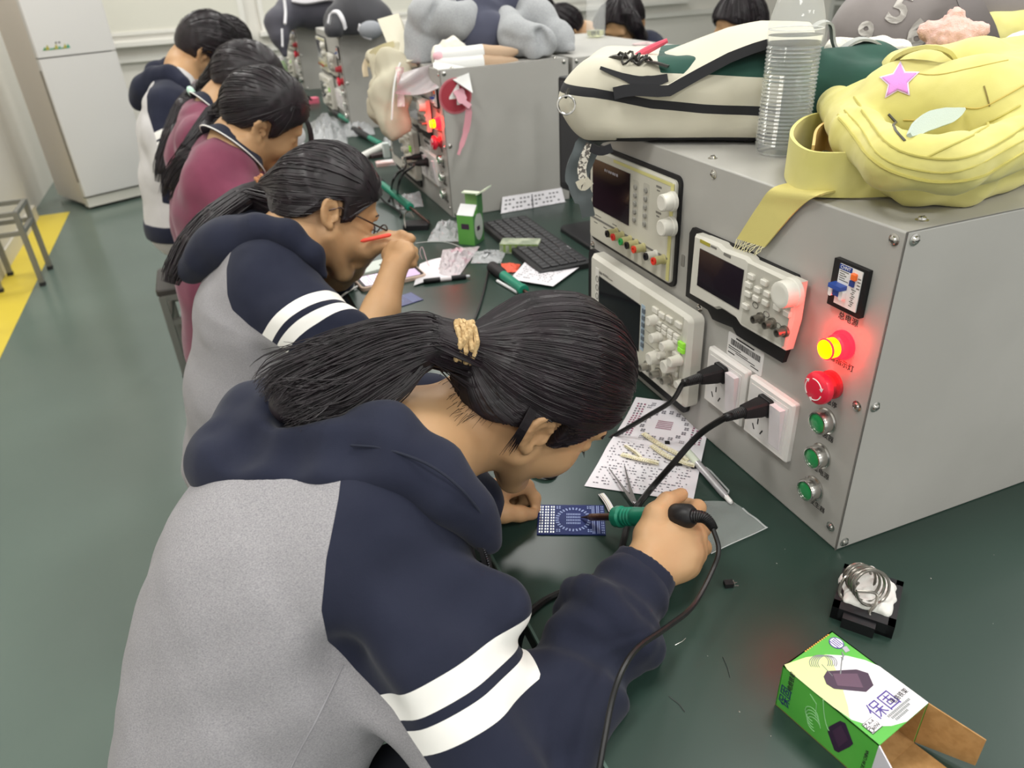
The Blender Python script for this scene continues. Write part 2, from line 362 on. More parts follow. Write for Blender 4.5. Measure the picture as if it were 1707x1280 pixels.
def build_cabinet(y1, label, lit):      # y1: far end of the front panel
    X = cap_frame(y1); y0 = y1 - CW
    c = thing('equipment_box', label, 'equipment box', (CX + CD / 2, (y0 + y1) / 2, DZ), 'grey equipment boxes in a row on the bench')
    b = MB(); b.box((CX, y0, DZ), (CX + CD, y1, DZ + CH)); ob = b.build('housing', grey, c)
    bv = ob.modifiers.new('edge', 'BEVEL'); bv.width = .0022; bv.segments = 2
    s = MB(); s.box((-.0005, .0, .0003), (.0006, CH, .0006), 0, X @ Matrix.Translation((CW - .0006, 0, 0)))
    s.box((CX + .0005, y0 - .0004, DZ + .001), (CX + .0012, y0 + .0004, DZ + CH)); s.box((CX, y0, DZ + CH - .0006), (CX + CD, y0 + .0006, DZ + CH + .0003)); s.build('seam', seam_m, c, None)
    for u, v in ((.347, .385), (.342, .197), (.638, .197), (.638, .027), (.012, .189), (.639, .385)):
        m = MB(); screw(m, X, u, v); m.build('screw', [steel, ink], c)
    XS = frame((CX, y0, DZ), (1, 0, 0), (0, 0, 1))
    for u, v in ((.011, .387), (.010, .201), (.011, .010), (.36, .387), (.36, .2)):
        m = MB(); screw(m, XS, u, v); m.build('screw', [steel, ink], c)
    XT = frame((CX, y0, DZ + CH), (1, 0, 0), (0, 1, 0))
    for u, v in ((.020, .338), (.039, .020), (.34, .02)):
        m = MB(); screw(m, XT, u, v); m.build('screw', [steel, ink], c)
    # --- power supply
    p = MB(X).prism(rrect(.012, .203, .281, .367, .012), 0, .004).build('power_supply', blk2, c)
    m = MB(X); m.prism(rrect(.017, .209, .275, .361, .008), .003, .010, inset=.003); m.build('face', cream, p)
    m = MB(X); m.box((.266, .214, .0095), (.2735, .357, .0106)); m.box((.1, .3525, .0098), (.266, .357, .0106)); m.build('yellowed_edge', yedge, p)
    MB(X).box((.030, .265, .0085), (.153, .346, .0112)).build('screen', scr, p)
    m = MB(X); m.box((.022, .2455, .0095), (.268, .2485, .0107)); m.build('divider', seam_m, p)
    m = MB(X)
    for k, wd in enumerate((.004, .003, .005, .004, .005, .004, .005)): m.box((.072 + k * .0065, .333, .0112), (.072 + k * .0065 + wd, .337, .01125))
    m.build('printing', M('silver_ink', '#9d9aa3', .5), p)
    m = MB(X)
    for k in range(6): m.box((.035 + k * .034, .2385, .0100), (.047 + k * .034, .2402, .0104))
    for (u, v) in ((.228, .343), (.23, .306)): m.box((u, v, .01), (u + .014, v + .003, .0104)); m.box((u + .002, v - .005, .01), (u + .01, v - .003, .0104))
    m.box((.04, .252, .01), (.06, .2535, .0104)); m.box((.10, .2525, .01), (.114, .254, .0104)); m.build('printing', greyink, p)
    for u0, n, v0 in ((.1705, 5, .329), (.201, 5, .331)):
        m = MB(X); m.prism(rrect(u0 - .0085, v0 - .058, u0 + .0085, v0 + .011, .003), .0098, .0102); m.build('key_plate', M('key_plate', '#b5b2a6', .5), p)
        for k in range(n): MB(X).prism(rrect(u0 - .004, v0 - .003 - k * .0127, u0 + .004, v0 + .0045 - k * .0127, .003), .0098, .013, inset=.001).build('button', M('key_grey', '#8f8d86', .5), p)
    def knob(u, v, w, r, l, nm='knob', mm=knob_m, par=None, n=36):
        u, v = pin(u, v, w + l)
        MB(X).lathe([(r * 1.12, 0), (r * 1.1, l * .25), (r, l * .3), (r * .93, l * .95), (r * .8, l), (r * .6, l * .985)], (u, v, w), (0, 0, 1), n, 0, lambda th, k: 1 + (.03 if (int(th / (2 * PI) * n + .5) % 2 and 1 < k < 4) else 0)).build(nm, mm, par)
    knob(.231, .319, .0098, .0125, .02, par=p); knob(.233, .282, .0098, .0125, .02, par=p)
    for u, cc in ((.073, '#1c1b1c'), (.093, '#d8362e'), (.119, '#2f9a4e'), (.140, '#1c1b1c'), (.162, '#e0442e'), (.199, '#1c1c22'), (.222, '#e23c2c')):
        uu, vv = pin(u, .2275, .026)
        bd = M('post_body', '#b3ac7c', .4) if u != .199 else M('post_body_white', '#cfcdc4', .4)
        m = MB(X); m.lathe([(.0075, 0), (.0075, .002), (.0062, .003), (.0066, .016), (.005, .0165)], (uu, vv, .0098), (0, 0, 1), 14, 0); m.lathe([(.0055, 0), (.0058, .003), (.003, .0032), (.0028, .001)], (uu, vv, .0263), (0, 0, 1), 14, 1)
        m.build('binding_post', [bd, M('post_' + cc[1:], cc, .4)], p)
    # --- signal generator
    out = [(.318, .207), (.372, .207), (.384, .198), (.395, .199), (.428, .204), (.438, .197), (.527, .199), (.537, .245), (.535, .302), (.527, .311), (.455, .31), (.44, .312), (.322, .309), (.316, .30)]
    out = [pin(u, v, 0) for u, v in out]
    g = MB(X).prism(out, 0, .006).build('signal_generator', blk2, c)
    def P2(L, w): return [pin(u, v, w) for u, v in L]
    body = P2([(.322, .211), (.385, .212), (.395, .217), (.404, .217), (.428, .2165), (.44, .21), (.523, .2125), (.529, .254), (.529, .302), (.446, .300), (.436, .3035), (.39, .3), (.38, .303), (.324, .300)], .016)
    m = MB(X); m.prism(body, .005, .02, inset=.004); m.build('casing', ivory, g)
    m = MB(X); m.prism(P2([(.437, .213), (.519, .216), (.521, .254), (.521, .296), (.437, .295)], .02), .0197, .0204); m.build('keypad_plate', M('plate_grey', '#bcb9ae', .5), g)
    m = MB(X); m.prism(P2([(.336, .2295), (.430, .2295), (.431, .284), (.336, .283)], .02), .0195, .0212, 0); m.build('screen', scr2, g)
    m = MB(X); a, b_ = pin(.334, .291, .02); m.box((a, b_, .0198), (a + .022, b_ + .0045, .0206), 0); m.box((a + .024, b_ + .001, .0198), (a + .036, b_ + .0035, .0206), 1); m.box((a + .052, b_ - .001, .0198), (a + .066, b_ + .0025, .0206), 1)
    m.prism(rrect(.3175, .255, .3255, .272, .002), .0195, .0207, 1); m.build('printing', [M('yellow_ink', '#a79c3a', .6), greyink], g)
    for u, v in ((.443, .279), (.440, .267), (.441, .255), (.439, .237), (.468, .280), (.458, .267), (.457, .255), (.476, .268), (.475, .256), (.496, .258), (.514, .257)):
        a, b_ = pin(u, v, .024); MB(X).prism(rrect(a - .0055, b_ - .0036, a + .0055, b_ + .0036, .0015), .02, .0245, inset=.001).build('button', knob_m, g)
    for u, v in ((.46, .2475), (.482, .244), (.505, .238)):
        a, b_ = pin(u, v, .02); m = MB(X); m.tube([(a + .005 * math.cos(t), b_ + .0035 * math.sin(t), .0206) for t in np.linspace(0, 2 * PI, 14)], .0006, 5); m.build('printing', greyink, g)
    knob(.498, .275, .0202, .0158, .02, par=g, n=44)
    for u, v in ((.459, .227), (.481, .2285), (.504, .2275)):
        a, b_ = pin(u, v, .032); m = MB(X); m.lathe([(.0072, 0), (.0072, .003), (.005, .003), (.005, .013), (.0036, .013), (.0034, .006)], (a, b_, .02), (0, 0, 1), 16); m.cyl((a - .0065, b_, .027), (a + .0065, b_, .027), .0012, n=6); m.build('bnc_socket', M('bnc_metal', '#908c84', .35, .85), g)
    # --- oscilloscope
    q = MB(X).prism([pin(u, v, 0) for u, v in rrect(.012, .018, .343, .186, .014)], 0, .006).build('oscilloscope', blk2, c)
    m = MB(X); m.prism([pin(u, v, .022) for u, v in rrect(.018, .024, .336, .178, .010)], .005, .028, inset=.006); m.build('casing', ivory, q)
    m = MB(X); m.box((.0265, .045, .0275), (.3, .168, .0284)); 
    def W(u, v, w): return pin(u, v, w)
    def quad(u0, v0, u1, v1, w): return [W(u0, v0, w), W(u1, v0, w), W(u1, v1, w), W(u0, v1, w)]
    m = MB(X); m.prism(quad(.184, .036, .308, .168, .0285), .0278, .0289); m.build('control_plate', M('plate_cream', '#cbc8ba', .5), q)
    m = MB(X); m.prism(quad(.043, .056, .188, .1405, .0285), .0278, .0295); m.build('screen', scr, q)
    m = MB(X); m.prism(quad(.042, .158 - .0125, .052, .158 - .0085, .0287), .0279, .0287, 0); m.prism(quad(.055, .147, .09, .1485, .0287), .0279, .0287, 0); m.prism(quad(.055, .1495, .075, .1505, .0287), .0279, .0287, 0); m.build('printing', greyink, q)
    m = MB(X); m.prism(quad(.1895, .062, .2005, .144, .0293), .0285, .0293); m.build('menu_strip', M('strip_blue', '#a9bccb', .5), q)
    for k in range(6):
        m = MB(X); m.prism(quad(.1915, .068 + k * .0122, .1985, .0755 + k * .0122, .0312), .029, .0312); m.build('button', M('key_slate', '#66707a', .5), q)
    m = MB(X); m.prism(quad(.0275, .045, .0405, .152, .0295), .0285, .0295); m.build('key_strip', M('strip_white', '#e2dfd8', .5), q)
    for k in range(5):
        m = MB(X); a, b_ = W(.034, .066 + k * .0165, .03); m.tube([(a + .004 * math.cos(t), b_ + .0055 * math.sin(t), .0298) for t in np.linspace(0, 2 * PI, 14)], .0007, 5); m.build('printing', greyink, q)
    for u, v, r, l in ((.210, .121, .008, .016), (.222, .095, .008, .016), (.254, .0945, .008, .018), (.218, .056, .0105, .018), (.279, .079, .008, .018), (.262, .062, .0105, .018), (.246, .075, .006, .01), (.3, .05, .006, .01)):
        knob(u, v, .0287, r, l, par=q, n=24)
    for u, v in ((.199, .031), (.233, .034), (.266, .04)):
        a, b_ = W(u, v, .04); m = MB(X); m.lathe([(.0095, 0), (.0095, .003), (.0062, .003), (.0062, .015), (.0045, .015), (.004, .006)], (a, b_, .0285), (0, 0, 1), 16); m.build('bnc_socket', M('bnc_grey', '#b3afa6', .35, .7), q)
    bt = [(.229, .148, .0075, .0042), (.248, .147, .0075, .0042), (.269, .149, .0075, .0042), (.294, .150, .0075, .0042)] + [(.241 + k * .0165, .1305 - k * .0005, .006, .0033) for k in range(4)] + [(.241 + k * .0165, .1215, .006, .0033) for k in range(4)] + [(.291, .099, .006, .0036), (.294, .066, .006, .0036)]
    for u, v, a, b_ in bt:
        c0, c1 = W(u, v, .032); MB(X).prism(rrect(c0 - a, c1 - b_, c0 + a, c1 + b_, .0012), .0287, .0325, inset=.0008).build('button', knob_m, q)
    for v in (.1225, .113):
        c0, c1 = W(.3065, v, .032); MB(X).prism(rrect(c0 - .007, c1 - .004, c0 + .007, c1 + .004, .0014), .0287, .033, inset=.0008).build('button', M('key_green', '#8fd040', .4, emit=('#80d030', .25)), q)['label'] = 'lit green button'
    m = MB(X)
    for pts in ([(.205, .104), (.232, .104), (.24, .112), (.24, .136), (.305, .138)], [(.205, .082), (.236, .082), (.236, .06)], [(.236, .104), (.265, .104), (.268, .06)], [(.272, .106), (.288, .106), (.288, .06)], [(.288, .042), (.305, .044), (.309, .13)]):
        m.tube([(*W(u, v, .0289), .0289) for u, v in pts], .0005, 4)
    m.build('printing', greyink, q)
    # --- breaker
    k = MB(X).prism(rrect(.576, .2955, .6225, .348, .001), 0, .006).build('circuit_breaker', blk, c)
    MB(X).box((.586, .301, .0055), (.617, .345, .0072)).build('face', paper_w, k)
    m = MB(X); m.box((.586, .3395, .0072), (.6035, .345, .0075)); m.build('brand_plate', M('chint_blue', '#23428c', .4), k)
    text('CHNT', .005, X @ Matrix.Translation((.5945, .3422, .0076)), paper_w, k, 'lettering', .0001)
    MB(X).prism(rrect(.6045, .3338, .6115, .3412, .0012), .007, .0105, inset=.001).build('test_button', orng, k)
    MB(X).box((.6035, .3265, .007), (.6095, .3325, .009)).build('reset_button', M('breaker_navy', '#2b3f80', .4), k)
    m = MB(X); m.box((.5835, .320, .0065), (.6005, .3245, .0165)); m.box((.5865, .311, .0065), (.5975, .3205, .0115)); m.build('toggle', bluem, k)
    for u in (.5835, .5985): MB(X).prism(rrect(u - .0025, .309, u + .0025, .3195, .002), .0068, .0125).build('toggle_guard', paper_w, k)
    m = MB(X)
    for i in range(5): m.box((.5875, .3372 - i * .0024, .0072), (.5875 + (.012, .007, .006, .008, .013)[i], .3372 - i * .0024 + .0011, .00735))
    m.box((.594, .3328, .0072), (.597, .3342, .0074))
    for i in range(4): m.box((.6125, .336 - i * .0035, .0072), (.6165, .336 - i * .0035 + .0015, .00735))
    for i in range(9): m.box((.6065 + (i % 2) * .0015, .3225 - i * .0022, .0072), (.6125 - (i % 3) * .001, .3225 - i * .0022 + .0011, .00735))
    m.build('printing', greyink, k)
    # --- indicator lamp, stop, push buttons
    u, v = .604, .2565
    l = MB(X).lathe([(.0165, 0), (.0165, .003), (.0135, .0042), (.0135, .012), (.012, .014)], (u, v, 0), (0, 0, 1), 28).build('indicator_lamp', ring_on if lit else lens_off, c)
    MB(X).lathe([(.0112, .011), (.0112, .024), (.0105, .0262), (.008, .0268)], (u, v, 0), (0, 0, 1), 28).build('lens', lens_on if lit else lens_off, l)
    MB(X).lathe([(.0118, 0), (.0120, .0012), (.0112, .002)], (u, v, .0236), (0, 0, 1), 28).build('rim', ring_on if lit else lens_off, l)
    u, v = .599, .2045
    e = MB(X).lathe([(.0165, 0), (.0165, .004), (.012, .005), (.012, .014)], (u, v, 0), (0, 0, 1), 28).build('emergency_stop', M('stop_base', '#b9363f', .4), c)
    MB(X).lathe([(.013, .012), (.0185, .015), (.0193, .019), (.0185, .0225), (.015, .0255), (.010, .0268), (.003, .0272)], (u, v, 0), (0, 0, 1), 32).build('mushroom_head', red_p, e)
    m = MB(X)
    for k3 in range(3):
        a0 = k3 * 2 * PI / 3 + .5; pts = [(u + .0125 * math.cos(a0 + t), v + .0125 * math.sin(a0 + t), .0264) for t in np.linspace(0, 1.35, 10)]
        m.tube(pts, .0007, 5); a1 = a0; m.prism([(u + .0152 * math.cos(a1), v + .0152 * math.sin(a1)), (u + .0098 * math.cos(a1), v + .0098 * math.sin(a1)), (u + .0125 * math.cos(a1 - .3), v + .0125 * math.sin(a1 - .3))], .0258, .0269)
    m.build('arrow_marks', paper_w, e)
    for u, v in ((.601, .157), (.603, .109), (.602, .060)):
        pb = MB(X).lathe([(.0158, 0), (.0158, .002), (.0142, .003), (.0142, .0125), (.0132, .0145), (.0118, .0148), (.0112, .0125)], (u, v, 0), (0, 0, 1), 30).build('push_button', steel, c)
        MB(X).lathe([(.0112, .0105), (.0112, .0128), (.0095, .0138), (.004, .0141)], (u, v, 0), (0, 0, 1), 26).build('lens', grn_lit, pb)
    for s_, u, v, sz in (('总电源', .6035, .286, .0095), ('电源指示灯', .602, .2345, .0088), ('急停', .6035, .181, .0082), ('示波器', .6035, .1375, .0088), ('稳压电源', .6035, .087, .0088), ('信号发生器', .6035, .0395, .0086)):
        text(s_, sz, X @ Matrix.Translation((u, v, .0003)), ink, c, 'lettering', .0001)
    # --- asset sticker
    k = MB(X).prism(rrect(.411, .156, .4845, .1905, .003), 0, .0006).build('asset_sticker', M('sticker_paper', '#dcdad8', .5), c)
    m = MB(X); rr = random.Random(3); a = .418
    while a < .478:
        wd = rr.choice((.0006, .001, .0016)); m.box((a, .174, .0006), (a + wd, .1825, .0008)); a += wd + rr.choice((.0007, .001))
    for j, (a, b_) in enumerate(((.428, .4655), (.414, .44), (.414, .455), (.43, .47), (.414, .428), (.462, .478))): m.box((a, (.185, .170, .167, .1645, .1605, .161)[j], .0006), (b_, (.187, .1712, .168, .1655, .162, .1622)[j], .0008))
    m.build('printing', ink, k)
    # --- wall sockets
    for u0 in (.380, .4715):
        k = MB(X).prism(rrect(u0, .069, u0 + .086, .155, .003), 0, .009, inset=.003).build('power_socket', white_p, c)
        MB(X).box((u0 + .008, .0775, .0085), (u0 + .078, .1465, .0098)).build('insert', M('socket_insert', '#dedbd9', .35), k)
        m = MB(X); m.add([(u0 + .0535, .0815, .0095), (u0 + .0735, .0815, .0095), (u0 + .0735, .1415, .0095), (u0 + .0535, .1415, .0095), (u0 + .0535, .0815, .0105), (u0 + .0735, .0815, .0105), (u0 + .0735, .1415, .0175), (u0 + .0535, .1415, .0175)], [(3, 2, 1, 0), (4, 5, 6, 7), (0, 1, 5, 4), (1, 2, 6, 5), (2, 3, 7, 6), (3, 0, 4, 7)]); m.build('rocker_switch', rock_m, k)
        for a, b_, rz in ((.029, .1, 0), (.0215, .0885, .5), (.0375, .088, -.5), (.022, .128, 0), (.036, .128, 0)):
            m = MB(X); m.box((-.001, -.0042, .0097), (.001, .0042, .0101), 0, Matrix.Translation((u0 + a, b_, 0)) @ Matrix.Rotation(rz, 4, 'Z')); m.build('slot', ink, k, None)
    return c
CAB = [build_cabinet(1.14, 'grey equipment box nearest the camera, holding instruments and sockets', True)]
CAB.append(build_cabinet(1.14 + 1.523, 'second grey equipment box, its red lamp lit, a round number 4 on its side', True))
CAB.append(build_cabinet(1.14 + 3.045, 'third grey equipment box, under the black bag', False))
c4 = copy_tree(CAB[2], (0, 1.52, 0)); c4['label'] = 'fourth and farthest grey equipment box, against the far end of the bench'
# boxes of the opposite row, backs against these
for k, lb in enumerate(('back of a grey equipment box behind the nearest one, under the grey bag', 'back of a grey equipment box carrying a clear bottle', 'back of a grey equipment box behind the third one')):
    y1 = 1.14 + 1.523 * k
    c = thing('rear_equipment_box', lb, 'equipment box', (1.16, y1 - CW / 2, DZ), 'grey equipment boxes of the opposite row')
    ob = MB().box((.968, y1 - CW, DZ), (1.335, y1, DZ + CH)).build('housing', grey, c); bv = ob.modifiers.new('edge', 'BEVEL'); bv.width = .002; bv.segments = 2
    for u, v in ((.012, .385), (.012, .2)):
        m = MB(); screw(m, frame((.968, y1 - CW, DZ), (1, 0, 0), (0, 0, 1)), u, v); m.build('screw', [steel, ink], c)
for yy in ():                  # the red glow the lit lamps throw on their panels
    la = bpy.data.lights.new('lamp_glow', 'POINT'); la.energy = .16; la.color = (1, .03, .08); la.shadow_soft_size = .006
    lo = bpy.data.objects.new('lamp_glow', la); COL.objects.link(lo); lo.location = (.581 - .031, yy - .002, 1.0065)
# ================================================================== ORGANIC SHAPES (blended distance fields, surfaced on a grid)
class SDF:
    def __init__(s): s.it = []; s.post = None
    def _a(s, f, c, R, k, op): s.it.append((f, np.array(c, float), float(R), k, op)); return s
    def cap(s, a, b, ra, rb=None, k=.01, op='u', flat=None):       # flat=(axis, ratio): squash along an axis
        rb = ra if rb is None else rb
        a = np.array(a, float); b = np.array(b, float); ba = b - a; L = float(ba @ ba) + 1e-12; m = (a + b) / 2
        M3 = np.eye(3); ax = None
        if flat is not None:
            ax = np.array(flat[0], float); ax /= np.linalg.norm(ax); q = flat[1]
            M3 = np.eye(3) + (1 / q - 1) * np.outer(ax, ax)
        ba2 = M3 @ ba; L2 = float(ba2 @ ba2) + 1e-12; sc = min(1.0, flat[1]) if flat is not None else 1.0
        def f(P):
            D = P - a
            if flat is not None: D = D @ M3.T
            t = np.clip(D @ ba2 / L2, 0, 1)
            return (np.linalg.norm(D - t[:, None] * ba2, axis=1) - (ra + (rb - ra) * t)) * sc
        gr = max(1.0, flat[1]) if flat is not None else 1.0
        return s._a(f, m, math.sqrt(L) / 2 + max(ra, rb) * gr, k, op)
    def chain(s, pts, rs, k=.01, op='u', flat=None):
        rs = [rs] * len(pts) if np.isscalar(rs) else rs
        for i in range(len(pts) - 1): s.cap(pts[i], pts[i + 1], rs[i], rs[i + 1], k, op, flat)
        return s
    def ell(s, c, r, R=None, k=.01, op='u'):                        # R: columns are the axes
        c = np.array(c, float); r = np.array(r, float); R = np.eye(3) if R is None else np.array(R, float)
        def f(P):
            q = (P - c) @ R; k0 = np.linalg.norm(q / r, axis=1); k1 = np.linalg.norm(q / (r * r), axis=1) + 1e-9
            return k0 * (k0 - 1) / k1
        return s._a(f, c, r.max(), k, op)
    def box(s, c, h, R=None, rd=.01, k=.01, op='u'):
        c = np.array(c, float); h = np.array(h, float) - rd; R = np.eye(3) if R is None else np.array(R, float)
        def f(P):
            q = np.abs((P - c) @ R) - h
            return np.linalg.norm(np.maximum(q, 0), axis=1) + np.minimum(q.max(1), 0) - rd
        return s._a(f, c, np.linalg.norm(h + rd), k, op)
    def fn(s, f, c, R, k=.01, op='u'): return s._a(f, c, R, k, op)
    def ev(s, P, band=None):
        P = P.astype(np.float64)
        if band is not None: lo, hi = P.min(0), P.max(0)
        D = np.full(len(P), 1.0)
        for f, c, R, k, op in s.it:
            if band is not None:
                g = np.maximum(np.maximum(lo - c, c - hi), 0)
                if np.linalg.norm(g) > R + band + k: continue
            d = f(P)
            if op == 'u':
                h = np.clip(.5 + .5 * (D - d) / k, 0, 1); D = D + (d - D) * h - k * h * (1 - h)
            elif op == 's':                                         # cut away
                h = np.clip(.5 - .5 * (D + d) / k, 0, 1); D = D + (-d - D) * h + k * h * (1 - h)
            elif op == 'i':                                         # keep only inside
                h = np.clip(.5 - .5 * (D - d) / k, 0, 1); D = D + (d - D) * (1 - h) + k * h * (1 - h) if False else np.maximum(D, d)
        if s.post is not None: D = D + s.post(P)
        return D
    def surf(s, h):
        lo = np.min([c - R for f, c, R, k, op in s.it if op == 'u'], 0) - 3 * h; hi = np.max([c + R for f, c, R, k, op in s.it if op == 'u'], 0) + 3 * h
        B = 8; nb = np.ceil((hi - lo) / (h * B)).astype(int) + 1; n = nb * B
        ci = np.stack(np.meshgrid(*[np.arange(k) for k in nb], indexing='ij'), -1).reshape(-1, 3)
        cc = lo + (ci + .5) * B * h
        dc = np.concatenate([s.ev(x) for x in np.array_split(cc, max(1, len(cc) // 60000))])
        S = np.repeat(np.repeat(np.repeat(dc.reshape(nb).astype(np.float32), B, 0), B, 1), B, 2)
        act = np.abs(dc) < h * B * 1.35 + .008
        loc = np.stack(np.meshgrid(np.arange(B), np.arange(B), np.arange(B), indexing='ij'), -1).reshape(-1, 3)
        ids = ci[act]
        for ch in np.array_split(ids, max(1, len(ids) // 120)):
            if not len(ch): continue
            I = (ch[:, None, :] * B + loc[None]).reshape(-1, 3)
            S[I[:, 0], I[:, 1], I[:, 2]] = s.ev(lo + I * h, band=.03)
        neg = S < 0
        cnt = np.zeros(n - 1, np.int8)
        for dx in (0, 1):
            for dy in (0, 1):
                for dz in (0, 1): cnt += neg[dx:n[0] - 1 + dx, dy:n[1] - 1 + dy, dz:n[2] - 1 + dz]
        cell = np.argwhere((cnt > 0) & (cnt < 8)); vid = np.full(n - 1, -1, np.int32); vid[tuple(cell.T)] = np.arange(len(cell))
        acc = np.zeros((len(cell), 3)); num = np.zeros(len(cell))
        cor = [np.array([a, b, c]) for a in (0, 1) for b in (0, 1) for c in (0, 1)]
        val = {tuple(c): S[tuple((cell + c).T)].astype(np.float64) for c in cor}
        for c in cor:
            for ax in range(3):
                if c[ax] == 0:
                    e = c.copy(); e[ax] = 1; v0 = val[tuple(c)]; v1 = val[tuple(e)]; m = (v0 < 0) != (v1 < 0)
                    t = np.where(m, v0 / np.where(m, v0 - v1, 1), 0); p = np.tile(c.astype(float), (len(cell), 1)); p[:, ax] += t
                    acc[m] += p[m]; num[m] += 1
        vs = lo + (cell + acc / num[:, None]) * h
        Q = []
        for ax in range(3):
            b, c = (ax + 1) % 3, (ax + 2) % 3
            sl0 = [slice(1, n[i] - 1) for i in range(3)]; sl0[ax] = slice(0, n[ax] - 1); sl1 = list(sl0); sl1[ax] = slice(1, n[ax])
            a0 = neg[tuple(sl0)]; a1 = neg[tuple(sl1)]; ed = np.argwhere(a0 != a1)
            if not len(ed): continue
            off = np.ones(3, int); off[ax] = 0; flip = a0[tuple(ed.T)]; ed = ed + off
            eb = np.zeros(3, int); eb[b] = 1; ec = np.zeros(3, int); ec[c] = 1
            q = np.stack([vid[tuple((ed - eb - ec).T)], vid[tuple((ed - ec).T)], vid[tuple(ed.T)], vid[tuple((ed - eb).T)]], 1)
            q[~flip] = q[~flip][:, ::-1]; Q.append(q)
        return vs, np.concatenate(Q)
def mesh_np(name, vs, faces, mats, smooth=True):
    me = bpy.data.meshes.new(name); faces = np.asarray(faces); k = faces.shape[1]
    me.vertices.add(len(vs)); me.vertices.foreach_set('co', np.asarray(vs, np.float32).ravel())
    me.loops.add(faces.size); me.loops.foreach_set('vertex_index', faces.ravel().astype(np.int32))
    me.polygons.add(len(faces)); me.polygons.foreach_set('loop_start', np.arange(0, faces.size, k, dtype=np.int32))
    me.polygons.foreach_set('use_smooth', [smooth] * len(faces))
    for m in (mats if isinstance(mats, (list, tuple)) else [mats]): me.materials.append(m)
    me.update(calc_edges=True); me.validate(); return me
def clip_mesh(vs, tris, val):             # split triangles along val = 0 -> (positive side, negative side)
    out = []
    for sg in (1, -1):
        v = val * sg; n0 = len(vs); new = {}; pos = v > 0
        k = pos[tris].sum(1); keep = [tris[k == 3]]; add = []; nv = []; nn = n0
        for kk in (1, 2):
            T = tris[k == kk]
            for t in T:
                i = [j for j in range(3) if pos[t[j]] == (kk == 1)][0]
                a, b, c = t[i], t[(i + 1) % 3], t[(i + 2) % 3]; e = []
                for x, y in ((a, b), (a, c)):
                    key = (min(x, y), max(x, y))
                    if key not in new:
                        s = v[x] / (v[x] - v[y]); nv.append(vs[x] + (vs[y] - vs[x]) * s); new[key] = nn; nn += 1
                    e.append(new[key])
                if kk == 1: add.append((a, e[0], e[1]))
                else: add += [(e[0], b, c), (e[0], c, e[1])]
        F = np.concatenate([keep[0], np.array(add, int).reshape(-1, 3)]); A = np.concatenate([vs, np.array(nv).reshape(-1, 3)])
        u, inv = np.unique(F, return_inverse=True); out.append((A[u], inv.reshape(-1, 3)))
    return out
def tri(q): return np.concatenate([q[:, [0, 1, 2]], q[:, [0, 2, 3]]])
def unit(v): v = np.array(v, float); return v / np.linalg.norm(v)
class Fr:                                 # head frame: F forward, L left, U up
    def __init__(s, c, F, U, k=1.0):
        F = unit(F); U = np.array(U, float); U = unit(U - F * (U @ F)); s.c = np.array(c, float); s.B = np.stack([F, np.cross(U, F), U], 1); s.k = k
    def w(s, x, y, z): return s.c + s.B @ (np.array([x, y, z]) * s.k)
    def lo(s, P): return (P - s.c) @ s.B / s.k
def add_head(S, H, eyes=True, detail=True):
    k = H.k; w = H.w; B = H.B
    S.ell(w(0, 0, .046), np.array((.091, .073, .084)) * k, B, .02)
    S.ell(w(.034, 0, -.012), np.array((.060, .060, .078)) * k, B, .02)
    for y in (-1, 1):
        S.cap(w(.002, y * .052, -.04), w(.066, y * .014, -.098), .021 * k, .016 * k, .02)
        S.ell(w(.060, y * .034, -.028), np.array((.028, .026, .03)) * k, B, .02)
    S.ell(w(.072, 0, -.094), np.array((.02, .022, .017)) * k, B, .015)
    if detail:
        S.cap(w(.084, -.036, .028), w(.084, .036, .028), .010 * k, k=.015)
        for y in (-1, 1): S.ell(w(.098, y * .033, .007), np.array((.016, .019, .011)) * k, B, .012, 's')
        for y in (-1, 1): S.ell(w(.078, y * .033, .006), np.array((.013, .016, .0115)) * k, B, .004)
        S.cap(w(.090, 0, .012), w(.109, 0, -.034), .007 * k, .0095 * k, .01)
        for y in (-1, 1): S.ell(w(.100, y * .0105, -.037), np.array((.009, .0065, .007)) * k, B, .006)
        S.cap(w(.0935, -.017, -.0615), w(.1, 0, -.059), .0048 * k, .0062 * k, .006); S.cap(w(.0935, .017, -.0615), w(.1, 0, -.059), .0048 * k, .0062 * k, .006)
        S.cap(w(.0905, -.014, -.071), w(.0905, .014, -.071), .0066 * k, k=.006)
        S.cap(w(.101, -.02, -.0662), w(.101, .02, -.0662), .0016 * k, k=.002, op='s')
    for y in (-1, 1):
        c0 = np.array((-.012, y * .0765, .0)); ef = np.array((-.965, y * .26, .0)); eu = np.array((-.2, y * .08, .97)); eu /= np.linalg.norm(eu)
        def E(a, s=1.0, o=0.0): return w(*(c0 + ef * (.0162 * s * math.cos(a) + .004) + eu * (.0255 * s * math.sin(a)) + np.array((0, y * o, 0))))
        an = np.radians(np.linspace(-75, 205, 12)); S.chain([E(a) for a in an], [.0046 * k] + [.0042 * k] * 9 + [.0036 * k] * 2, .003)
        S.chain([E(a, .58, -.001) for a in np.radians(np.linspace(-80, 110, 7))], .0034 * k, .004)
        S.ell(w(*(c0 + eu * -.0245 + ef * -.001)), np.array((.0075, .0042, .0085)) * k, B, .005)
        R = np.stack([B @ unit(ef), B @ unit(np.cross(eu, ef)), B @ eu], 1)
        S.ell(w(*(c0 + ef * .003 + np.array((0, -y * .005, 0)))), np.array((.0145, .0035, .0245)) * k, R, .005)
        S.ell(w(*(c0 + ef * -.004 + np.array((0, y * .004, -.004)))), np.array((.007, .006, .010)) * k, R, .004, 's')
        S.ell(w(*(c0 + ef * -.0135 + np.array((0, y * .001, -.006)))), np.array((.004, .004, .006)) * k, B, .004)
